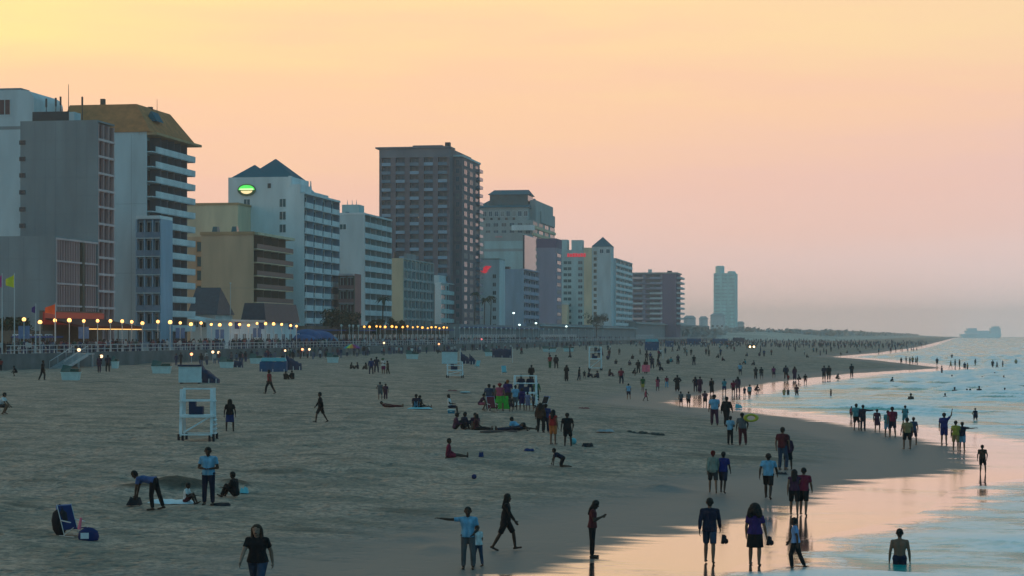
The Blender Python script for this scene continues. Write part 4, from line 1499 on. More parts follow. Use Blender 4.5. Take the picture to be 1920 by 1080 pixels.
def body_mesh(pn, fem, lod):
    J = skeleton(pn, fem)
    mb = MB()
    torso_segs(mb, J, 0, fem)
    seg(mb, J['neck'] - J['t'] * .03, .055, J['head'] - J['th'] * .06, .05)
    h, th, fh = J['head'], J['th'], J['fh']
    seg(mb, h - th * .055 + fh * .02, .068, h + th * .03 - fh * .005, .092)
    seg(mb, h + th * .03 - fh * .02, .09, h + th * .035, .09)
    # nose, chin and ears
    seg(mb, h + fh * .088 - th * .015, .012, h + fh * .105 - th * .035, .014, 6)
    seg(mb, h + fh * .06 - th * .10, .025, h + fh * .055 - th * .09, .03, 6)
    for s in (-1, 1):
        seg(mb, h + V(s * .09, 0, 0) - th * .02, .016, h + V(s * .092, 0, 0) + th * .02, .02, 6)
    for s, q in (('L', -1), ('R', 1)):
        H, K, A, Fo = J['h' + s], J['k' + s], J['a' + s], J['f' + s]
        seg(mb, H, .09, lerp(H, K, .5), .076)
        seg(mb, lerp(H, K, .5), .076, K, .055)
        seg(mb, K, .053, lerp(K, A, .35), .056)
        seg(mb, lerp(K, A, .35), .056, A, .037)
        heel = A - (Fo - A).normalized() * .035 + (A - K).normalized() * .04
        seg(mb, A, .037, heel, .036)
        seg(mb, heel, .036, Fo, .03)
        seg(mb, lerp(heel, Fo, .7) + V(.018, 0, 0), .03, Fo + V(-.01, 0, 0), .026)
        Sh, E, W, g = J['s' + s], J['e' + s], J['w' + s], J['g' + s]
        seg(mb, Sh, .056, lerp(Sh, E, .4), .05)
        seg(mb, lerp(Sh, E, .4), .05, E, .039)
        seg(mb, E, .04, lerp(E, W, .3), .041)
        seg(mb, lerp(E, W, .3), .041, W, .027)
        # hand: palm, four fingers of different length and a thumb at its side
        side = V(0, 1, 0) - g * g.y
        side = side.normalized() if side.length > .2 else V(1, 0, 0)
        nrmv = g.cross(side).normalized() * (-q)
        palm = W + g * .085
        for k in (-1, 0, 1):
            seg(mb, W + side * .012 * k, .022, palm + side * .024 * k, .017, 6)
        if lod == 0:
            for k, ln in ((-1.5, .06), (-.5, .078), (.5, .084), (1.5, .074)):
                b0 = palm + side * .0185 * k
                b1 = b0 + g * ln * .55 + nrmv * .006
                b2 = b1 + (g * .8 + nrmv * .75).normalized() * ln * .5
                seg(mb, b0, .0095, b1, .009, 6)
                seg(mb, b1, .009, b2, .008, 6)
            t0 = W + g * .03 + side * .03
            t1 = t0 + (g * .7 + side * .8).normalized() * .045
            seg(mb, t0, .013, t1, .011, 6)
            seg(mb, t1, .011, t1 + (g + nrmv * .4).normalized() * .03, .0095, 6)
        else:
            seg(mb, palm, .03, palm + g * .05 + nrmv * .02, .02, 6)
            seg(mb, W + g * .03 + side * .03, .014, W + g * .08 + side * .055, .012, 6)
    return J, mb


def remesh(mb, vox, mats, smooth_it=3, name='figure'):
    me = mb.mesh(name, mats[0], True)
    o = bpy.data.objects.new('tmp_figure', me)
    _tmp.collection.objects.link(o)
    r = o.modifiers.new('r', 'REMESH')
    r.mode = 'VOXEL'
    r.voxel_size = vox
    r.use_smooth_shade = True
    s = o.modifiers.new('s', 'SMOOTH')
    s.factor = .5
    s.iterations = smooth_it
    with bpy.context.temp_override(scene=_tmp, view_layer=_tmp.view_layers[0]):
        dg = bpy.context.evaluated_depsgraph_get()
        dg.update()
        out = bpy.data.meshes.new_from_object(o.evaluated_get(dg))
    out.name = name
    bpy.data.objects.remove(o)
    bpy.data.meshes.remove(me)
    out.materials.clear()
    for m in mats:
        out.materials.append(m)
    out.polygons.foreach_set('use_smooth', [True] * len(out.polygons))
    return out


_pc = {}
VOX = {0: .0105, 1: .022, 2: .034}


def get_body(pn, fem, lod):
    k = ('b', pn, fem, lod)
    if k not in _pc:
        J, mb = body_mesh(pn, fem, lod)
        me = remesh(mb, VOX[lod], [m_skin, m_eye, m_lip], 3 if lod else 4, 'body')
        if lod == 0:
            h, th, fh = J['head'], J['th'], J['fh']
            pts = [(h + fh * .085 + V(s * .034, 0, 0) + th * .005, .013, 1) for s in (-1, 1)] + [(h + fh * .085 - th * .062, .016, 2), (h + fh * .085 - th * .062 + V(.018, 0, 0), .01, 2), (h + fh * .085 - th * .062 - V(.018, 0, 0), .01, 2)]
            for po in me.polygons:
                for q, r, i in pts:
                    if (po.center - q).length < r:
                        po.material_index = i
        _pc[k] = (me, J['top'])
    return _pc[k]


def get_wear(kind, pn, fem, lod):
    k = (kind, pn, fem, lod)
    if k in _pc:
        return _pc[k]
    J = skeleton(pn, fem)
    mb = MB()
    x = V(1, 0, 0)
    t = J['t']
    sit = POSES[pn]['sit'] is not None or pn in ('sit_chair', 'crouch', 'kneel')
    gi = 0.006 * (lod)          # coarser meshes need a little more room
    vox = VOX[lod] if lod else .014
    if kind in ('tee', 'shirt', 'tank', 'dress', 'robe'):
        torso_segs(mb, J, .018 + gi, fem, None if (kind in ('dress', 'robe') or sit) else (-.04 if kind == 'tee' else .0))
        if kind != 'tank':
            for s in 'LR':
                Sh, E, W = J['s' + s], J['e' + s], J['w' + s]
                seg(mb, Sh, .066 + gi, lerp(Sh, E, .62), .064 + gi, caps=(True, False))
                if kind in ('shirt', 'robe'):
                    seg(mb, lerp(Sh, E, .6), .062 + gi, E, .055 + gi)
                    seg(mb, E, .055 + gi, lerp(E, W, .88), .044 + gi, caps=(True, False))
        if kind == 'shirt' and not sit:
            for s in (-1, 1):
                seg(mb, J['pel'] + x * s * .06, .13, J['pel'] + x * s * .07 - t * .10, .135, caps=(False, False))
    if kind in ('skirt', 'dress', 'robe', 'shorts', 'pants', 'trunks'):
        for s in (-1, 1):
            seg(mb, J['pel'] + x * s * .065 + t * (.06 if kind != 'dress' else 0), .112 + gi, J['pel'] + x * s * .075, .128 + gi)
    if kind in ('shorts', 'pants', 'trunks') or (kind in ('skirt', 'dress', 'robe') and sit):
        for s in 'LR':
            H, K, A = J['h' + s], J['k' + s], J['a' + s]
            fr = {'shorts': .92, 'trunks': .6, 'pants': 1, 'skirt': .8, 'dress': .8, 'robe': 1}[kind]
            seg(mb, H, .108 + gi, lerp(H, K, fr), (.085 if fr < 1 else .072) + gi, caps=(True, fr == 1))
            if kind in ('pants', 'robe'):
                seg(mb, K, .072 + gi, lerp(K, A, .5), .07 + gi)
                seg(mb, lerp(K, A, .5), .07 + gi, lerp(K, A, .94), .058 + gi, caps=(True, False))
    elif kind in ('skirt', 'dress', 'robe'):
        km = (J['kL'] + J['kR']) / 2
        if kind == 'robe':
            km = (J['aL'] + J['aR']) / 2 + V(0, 0, .1)
        for s in (-1, 1):
            seg(mb, J['pel'] + x * s * .065, .128, lerp(J['pel'], km, .95) + x * s * .075, .15, caps=(True, False))
    h, th, fh = J['head'], J['th'], J['fh']
    if kind in ('hair', 'long_hair', 'big_hair', 'cap', 'hat'):
        seg(mb, h + th * .032 - fh * .028, .098 + gi, h + th * .045 - fh * .012, .098 + gi)
        seg(mb, h - th * .03 - fh * .05, .07 + gi, h + th * .02 - fh * .035, .09 + gi)
    if kind == 'long_hair':
        nb = J['neck'] - J['fwd'] * .07
        for s in (-1, 0, 1):
            seg(mb, h - fh * .045 + x * s * .045, .062 + gi, nb + x * s * .05, .055 + gi)
            seg(mb, nb + x * s * .05, .055 + gi, J['chest'] - J['fwd'] * .12 + x * s * .04 - t * .04, .03 + gi)
        for s in (-1, 1):
            seg(mb, h + th * .04 + x * s * .075, .04 + gi, h - th * .10 + x * s * .085 - fh * .01, .038 + gi)
            seg(mb, h - th * .10 + x * s * .085 - fh * .01, .038 + gi, J['neck'] - t * .13 + x * s * .10 + J['fwd'] * .06, .022 + gi)
    if kind == 'big_hair':
        seg(mb, h - fh * .05 - th * .03, .15, h - fh * .03 + th * .06, .15)
        for s in (-1, 1):
            seg(mb, h - fh * .05 + x * s * .08, .10, J['neck'] - J['fwd'] * .06 + x * s * .12, .09)
    if kind == 'cap':
        seg(mb, h + th * .055 + fh * .08, .03, h + th * .045 + fh * .14, .02)
    if kind == 'hat':
        mb.tube(h + th * .045, h + th * .065, .19, .185, 14)
    _pc[k] = remesh(mb, vox, [m_hair if 'hair' in kind else m_cloth], 3, kind)
    return _pc[k]


WEAR_NAME = {'tee': 'shirt', 'shirt': 'shirt', 'tank': 'top', 'dress': 'dress', 'robe': 'robe', 'skirt': 'skirt', 'shorts': 'shorts', 'trunks': 'trunks', 'pants': 'trousers',
             'hair': 'hair', 'long_hair': 'hair', 'big_hair': 'hair', 'cap': 'cap', 'hat': 'hat'}
# cloth and skin darker than in daylight: silhouette shade put into the colours
CO = dict(black=(0.0066, 0.0066, 0.0083), navy=(0.0083, 0.0121, 0.033), blue=(0.0115, 0.0269, 0.1078), royal=(0.0099, 0.0165, 0.1320), sky=(0.1364, 0.3224, 0.465), teal=(0.048, 0.216, 0.252), white=(0.6, 0.608, 0.6), grey=(0.088, 0.0935, 0.099), dgrey=(0.0275, 0.0275, 0.0303), red=(0.231, 0.0165, 0.0165), crimson=(0.1776, 0.0093, 0.0327), pink=(0.3038, 0.0588, 0.0980), magenta=(0.1540, 0.0077, 0.0770), purple=(0.0330, 0.0132, 0.0990), plum=(0.055, 0.0165, 0.044), lav=(0.216, 0.192, 0.3), green=(0.0165, 0.088, 0.0275), lime=(0.0456, 0.3534, 0.0342), yellow=(0.3038, 0.2695, 0.0392), tan=(0.294, 0.196, 0.084), orange=(0.3640, 0.1232, 0.0336), brown=(0.055, 0.0275, 0.0165), jeans=(0.0275, 0.0495, 0.088), maroon=(0.077, 0.011, 0.0165), hair=(0.0066, 0.0055, 0.005), hairb=(0.033, 0.0154, 0.0077), skin=(0.165, 0.088, 0.055), skind=(0.0495, 0.0248, 0.0154), skinl=(0.253, 0.154, 0.11))
ROT = {'b': 0.0, 'f': math.pi, 'l': math.pi / 2, 'r': -math.pi / 2, 'bl': .6, 'br': -.6, 'fl': math.pi - .6, 'fr': math.pi + .6}
N_PEOPLE = [0]
_vr = random.Random(41)


def person(px, v, vh, pn, face, top, bot, hair=('hair', 'hair'), skin='skind', fem=False, label=None, lod=None, group=None, zmin=None, hat=None, height=None, sink=0.0, dz=0.0):
    """a figure whose feet (or seat) stand at pixel (px, v) and whose head reaches row vh"""
    (x, y, z), d = on_ground(px, v, zmin)
    if pn == 'stand' and sink < .2:
        pn = _vr.choice(['stand', 'contra', 'contra', 'stroll', 'stroll', 'one_hip', 'cross', 'belly', 'phone', 'stand_wide'])
    elif pn == 'walk':
        pn = _vr.choice(['walk', 'walk', 'stroll', 'walk_wide'])
    if lod is None:
        lod = 0 if d < 76 else (1 if d < 260 else 2)
    me, topz = get_body(pn, fem, lod)
    h = (v - vh) * d / F
    if height is not None:
        h = height * topz / 1.75
    sc = max(.55 if topz > 1 else .6, min(1.16, h / topz))
    root = empty('person', (x, y, z - .012 - sink + dz), (ROT[face] if isinstance(face, str) else face) + (_vr.uniform(-.45, .45) if lod else _vr.uniform(-.15, .15)), sc)
    wd = _vr.uniform(.98, 1.2)
    root.scale = (sc * wd, sc * (wd * .5 + .5), sc)
    tag(root, label, 'person', group)
    o = link('body', me, root)
    o.color = (*CO[skin], 1)
    for it in (top, bot, hair, hat):
        if not it:
            continue
        kind, c = it
        w = link(WEAR_NAME[kind], get_wear(kind, pn, fem, lod), root)
        c = CO[c] if isinstance(c, str) else c
        w.color = (*c, 1)
    N_PEOPLE[0] += 1
    return root, d, sc

# ---- foreground and named figures:  column, foot row, head row, pose, facing, top, bottom, hair ...
P_ = person
HL, HB, H1, HBR = ('long_hair', 'hair'), ('big_hair', 'hair'), ('hair', 'hair'), ('long_hair', 'hairb')
P_(485, 1128, 982, 'walk', 'f', ('tee', 'black'), ('pants', 'jeans'), HBR, 'skinl', True, 'woman with long brown hair in black shirt and jeans walking towards the camera')
P_(878, 1067, 950, 'point', 'f', ('tee', 'sky'), ('pants', 'grey'), H1, 'skind', False, 'person in light blue shirt holding one arm straight out to the side')
P_(897, 1062, 985, 'stand', 'bl', ('tee', 'white'), ('pants', 'jeans'), H1, 'skind', True, 'child in white shirt close behind the person with outstretched arm')
P_(945, 1032, 925, 'walk_wide', 'r', ('shirt', 'black'), ('shorts', 'black'), HL, 'skind', True, 'long haired figure in black striding along the damp sand')
P_(1110, 1045, 938, 'phone', 'r', ('tee', 'maroon'), ('pants', 'black'), HL, 'skind', True, 'woman in dark red top and black leggings looking down at her hands')
P_(1330, 1057, 934, 'walk', 'b', ('shirt', 'navy'), ('shorts', 'jeans'), H1, 'skin', False, 'man in navy shirt and blue shorts carrying shoes through the shallow water')
P_(1415, 1060, 947, 'carry', 'b', ('tee', 'purple'), ('skirt', 'black'), HB, 'skin', True, 'woman with big curly hair in purple top carrying sandals through shallow water')
P_(1497, 1068, 970, 'walk', 'l', ('tee', (.16, .26, .45)), ('pants', 'black'), H1, 'skind', True, 'figure in blue shirt and long black trousers wading in shallow foam')
P_(1687, 1058, 990, 'stand', 'b', None, ('trunks', 'navy'), H1, 'skin', False, 'bare backed bather standing waist deep in the near surf', zmin=0.0, height=1.75, sink=.78)
P_(1489, 967, 880, 'walk', 'b', ('tank', 'plum'), ('shorts', 'black'), HL, 'skin', True, 'dark haired woman walking beside the man in crimson shirt')
P_(1506, 967, 877, 'walk', 'b', ('tee', 'crimson'), ('shorts', 'black'), H1, 'skin', False, 'broad man in crimson shirt and black shorts walking away along the water')
P_(1440, 936, 850, 'walk', 'b', ('tee', 'sky'), ('shorts', 'black'), H1, 'skind', False, 'boy in light blue shirt and black shorts walking away on damp sand')
P_(1468, 881, 801, 'stand', 'b', ('tee', 'maroon'), ('pants', 'jeans'), H1, 'skin', False, 'man in dark red shirt and jeans standing close to a dark dressed companion')
P_(1478, 881, 815, 'stand', 'bl', ('shirt', 'plum'), ('skirt', 'black'), HL, 'skind', True, 'dark dressed woman close beside the man in dark red shirt')
P_(1337, 925, 845, 'walk', 'b', ('shirt', (.20, .22, .18)), ('shorts', 'dgrey'), H1, 'skin', True, 'figure in red headscarf and grey shirt walking beside a man in blue', hat=('cap', 'red'))
P_(1355, 925, 847, 'walk', 'b', ('tee', 'royal'), ('shorts', 'navy'), H1, 'skind', False, 'man in royal blue shirt walking beside the red headscarf')
P_(391, 947, 838, 'belly', 'f', ('tee', 'sky'), ('pants', 'navy'), H1, 'skind', False, 'tall man in bright pale blue shirt standing over the group on the sand')
P_(296, 956, 877, 'bend', 'l', ('tee', (.05, .09, .22)), ('pants', 'black'), H1, 'skind', True, 'person in blue top bending far down over a white towel', height=1.72)
P_(358, 945, 899, 'sit', 'r', ('tee', 'white'), ('shorts', 'maroon'), H1, 'skind', False, 'seated child in white shirt at the feet of the tall man', height=1.3)
P_(430, 932, 878, 'sit', 'l', ('shirt', 'black'), ('pants', 'black'), H1, 'skind', False, 'dark figure seated on the sand right of the tall man', height=1.6)
P_(858, 858, 825, 'sit_legs', 'r', ('shirt', 'crimson'), ('skirt', 'crimson'), H1, 'skind', True, 'person in crimson dress sitting alone with legs stretched to the right', height=1.6)
P_(1066, 876, 853, 'kneel', 'l', ('tee', 'navy'), ('shorts', 'black'), H1, 'skind', False, 'child kneeling and digging in the sand', height=1.35)
P_(1037, 833, 768, 'stand', 'br', ('tank', 'red'), ('shorts', 'orange'), HL, 'skin', True, 'figure in red top and orange shorts standing by the reclining group')
P_(1065, 837, 774, 'stand', 'b', ('tee', 'black'), ('shorts', 'black'), H1, 'skind', False, 'figure all in black standing right of the red top')
P_(1014, 811, 755, 'stand', 'br', ('shirt', 'brown'), ('pants', 'black'), HL, 'skind', True, 'woman in brown top standing behind the reclining group')
P_(1023, 811, 757, 'stand', 'b', ('tee', 'blue'), ('pants', 'navy'), H1, 'skind', False, 'man in blue shirt standing behind the reclining group')
SIT_R = P_(858, 776, 740, 'sit_chair', 'r', ('tee', 'white'), ('shorts', 'navy'), H1, 'skind', False, 'figure in white vest perched high behind the seated group', height=1.7)
P_(862, 806, 770, 'sit', 'r', ('shirt', 'plum'), ('pants', 'black'), H1, 'skind', True, 'leftmost dark figure seated in the reclining group', height=1.75)
P_(876, 805, 765, 'sit', 'br', ('shirt', 'navy'), ('pants', 'dgrey'), H1, 'skind', False, 'navy dressed figure seated second from left in the reclining group', height=1.75)
P_(891, 805, 772, 'sit', 'f', ('tee', 'plum'), ('shorts', 'red'), H1, 'skin', True, 'figure with red shorts seated facing the camera in the reclining group', height=1.65)
P_(907, 807, 777, 'sit_legs', 'r', ('tee', 'maroon'), ('pants', 'black'), HL, 'skind', True, 'long haired figure in maroon shirt seated in the reclining group', height=1.7)
P_(946, 808, 790, 'lie', 'l', ('tee', 'navy'), ('pants', 'navy'), H1, 'skind', False, 'navy dressed person lying flat on the sand', height=1.75)
P_(985, 808, 786, 'recline', 'r', ('tee', 'sky'), ('shorts', 'dgrey'), H1, 'skind', False, 'person in pale blue shirt reclining on an elbow at the group edge', height=1.75)
P_(916, 770, 720, 'stand', 'b', ('tee', 'jeans'), ('pants', 'navy'), H1, 'skind', False, 'grey blue figure standing left of the bright green cloth')
P_(937, 771, 718, 'stand', 'b', ('tank', 'pink'), ('skirt', 'lime'), H1, 'skin', True, 'person in red hat and pink top with a bright green wrap', hat=('hat', 'red'))
P_(952, 762, 712, 'carry', 'b', ('tee', 'purple'), ('shorts', 'black'), H1, 'skin', False, 'figure in purple shirt with orange cap left of the lifeguard stand', hat=('cap', 'orange'))
P_(966, 770, 723, 'stand', 'b', ('tee', 'sky'), ('shorts', 'grey'), H1, 'skind', False, 'figure in turquoise shirt standing before the crowded lifeguard stand')
P_(979, 769, 727, 'stand', 'bl', ('shirt', 'purple'), ('skirt', 'purple'), H1, 'skind', True, 'woman in violet dress standing before the crowded lifeguard stand')
P_(990, 770, 735, 'stand', 'b', ('tee', 'lav'), ('skirt', 'lav'), H1, 'skin', True, 'girl in lilac dress standing before the crowded lifeguard stand')
P_(1006, 752, 713, 'stand', 'b', ('robe', 'green'), ('pants', 'black'), H1, 'skind', False, 'figure in long dark green coat right of the lifeguard stand')
P_(996, 716, 661, 'stand', 'b', ('shirt', 'black'), ('pants', 'black'), H1, 'skind', False, 'tall figure in black behind the crowded lifeguard stand', height=1.9)
P_(431, 809, 748, 'stand_wide', 'b', ('tee', 'black'), ('skirt', 'blue'), HL, 'skind', True, 'woman in black top and blue skirt beside the near lifeguard stand')
P_(603, 793, 735, 'walk_wide', 'l', ('shirt', 'black'), ('shorts', 'black'), H1, 'skind', False, 'heavy figure in black walking alone across the open sand')
P_(507, 739, 693, 'walk', 'l', ('tee', 'red'), ('pants', 'black'), H1, 'skind', False, 'person in red shirt walking in front of the blue covered stack')
P_(537, 712, 690, 'sit', 'b', ('tee', 'black'), ('pants', 'black'), H1, 'skind', False, 'dark figure seated beside the blue covered stack', height=1.75)
P_(546, 712, 689, 'sit', 'f', ('shirt', 'black'), ('pants', 'black'), H1, 'skind', True, 'dark figure seated under the slanting blue cover', height=1.8)
P_(78, 713, 671, 'walk', 'r', ('shirt', 'black'), ('pants', 'black'), H1, 'skind', False, 'black dressed figure walking left of the nearest white bin')
P_(88, 690, 663, 'stand', 'b', ('tee', 'navy'), ('pants', 'navy'), H1, 'skind', False, 'navy figure standing before the stairs')
P_(27, 706, 690, 'crouch', 'l', ('tee', 'black'), ('shorts', 'black'), H1, 'skind', False, 'black figure crouching near the left edge of the beach', height=1.6)
P_(7, 778, 708, 'crouch', 'r', ('tee', 'white'), ('shorts', 'dgrey'), H1, 'skin', False, 'stooping person in white shirt cut by the left photo edge', height=1.8)
P_(1, 696, 672, 'stand', 'b', ('tee', 'red'), ('pants', 'black'), H1, 'skind', False, 'figure in red cut by the left photo edge')
P_(31, 692, 645, 'stand', 'b', ('tee', 'sky'), ('pants', 'navy'), H1, 'skin', False, 'figure in pale blue shirt and navy trousers below the yellow flag')
P_(46, 692, 668, 'stand', 'f', ('tank', 'pink'), ('shorts', 'navy'), H1, 'skin', True, 'child in pink top below the yellow flag')
P_(186, 699, 665, 'stand', 'b', ('tee', 'plum'), ('pants', 'plum'), H1, 'skind', True, 'figure in plum beside a warm lamp left of the grey bin')
P_(202, 698, 664, 'stand', 'b', ('tee', 'navy'), ('pants', 'black'), H1, 'skind', False, 'figure in navy beside a warm lamp left of the grey bin')
P_(168, 678, 654, 'stand', 'b', ('shirt', 'black'), ('pants', 'black'), H1, 'skind', False, 'black figure at the foot of the sea wall right of the stairs')
P_(661, 692, 675, 'sit', 'r', ('tee', 'black'), ('pants', 'black'), H1, 'skind', False, 'left of two dark figures seated under the rainbow umbrella', height=1.7)
P_(668, 692, 674, 'sit', 'l', ('tee', 'navy'), ('pants', 'black'), H1, 'skind', False, 'right of two dark figures seated under the rainbow umbrella', height=1.75)
P_(684, 693, 672, 'sit', 'l', ('tee', 'brown'), ('pants', 'brown'), HL, 'skind', True, 'brown dressed figure seated left of the standing blue figure', height=1.8)
P_(696, 702, 665, 'stand_wide', 'b', ('shirt', 'blue'), ('pants', 'navy'), H1, 'skind', False, 'standing figure in blue with arms spread right of the rainbow umbrella')
P_(706, 699, 669, 'stand', 'b', ('tee', 'navy'), ('pants', 'navy'), H1, 'skind', False, 'navy figure just right of the spread armed one')
P_(719, 702, 664, 'stand', 'f', ('tee', 'white'), ('shorts', 'magenta'), H1, 'skin', True, 'figure in pale shirt, magenta shorts and green hat', hat=('hat', 'green'))
P_(728, 702, 676, 'stand', 'l', ('tee', 'brown'), ('pants', 'brown'), H1, 'skin', False, 'figure in brown beside the green hat')
P_(713, 750, 716, 'stand', 'b', ('tank', 'grey'), ('shorts', 'grey'), H1, 'skin', False, 'grey child, left of a pair standing on the open sand')
P_(723, 749, 719, 'stand', 'b', ('tee', 'plum'), ('pants', 'plum'), H1, 'skind', False, 'dark child, right of a pair standing on the open sand')
P_(743, 764, 755, 'lie', 'r', ('tee', 'maroon'), ('pants', 'maroon'), H1, 'skin', False, 'person in maroon lying flat left of two seated friends', height=1.75)
P_(780, 765, 740, 'sit', 'f', ('tee', 'navy'), ('shorts', 'sky'), H1, 'skind', False, 'seated figure in navy, left of two friends on a towel', height=1.75)
P_(796, 765, 742, 'sit_legs', 'r', ('tank', 'brown'), ('shorts', 'black'), H1, 'skin', True, 'seated figure with tan shoulders, right of two friends on a towel', height=1.65)
P_(926, 764, 722, 'stand', 'b', ('tee', 'grey'), ('shorts', 'black'), H1, 'skind', False, 'grey shirted figure half hidden left of the red hat')
P_(946, 756, 716, 'stand', 'r', ('tee', 'maroon'), ('shorts', 'navy'), H1, 'skind', True, 'maroon figure half hidden right of the red hat')
P_(958, 772, 742, 'stand', 'b', ('tee', 'dgrey'), ('shorts', 'navy'), H1, 'skind', False, 'small dark child before the turquoise shirt')
P_(1000, 771, 738, 'stand', 'l', ('tee', 'jeans'), ('shorts', 'black'), H1, 'skin', False, 'small blue grey child right of the lilac dress')
P_(906, 770, 745, 'crouch', 'r', ('tee', 'plum'), ('shorts', 'pink'), H1, 'skin', True, 'crouching figure in plum left of the bright green cloth', height=1.6)
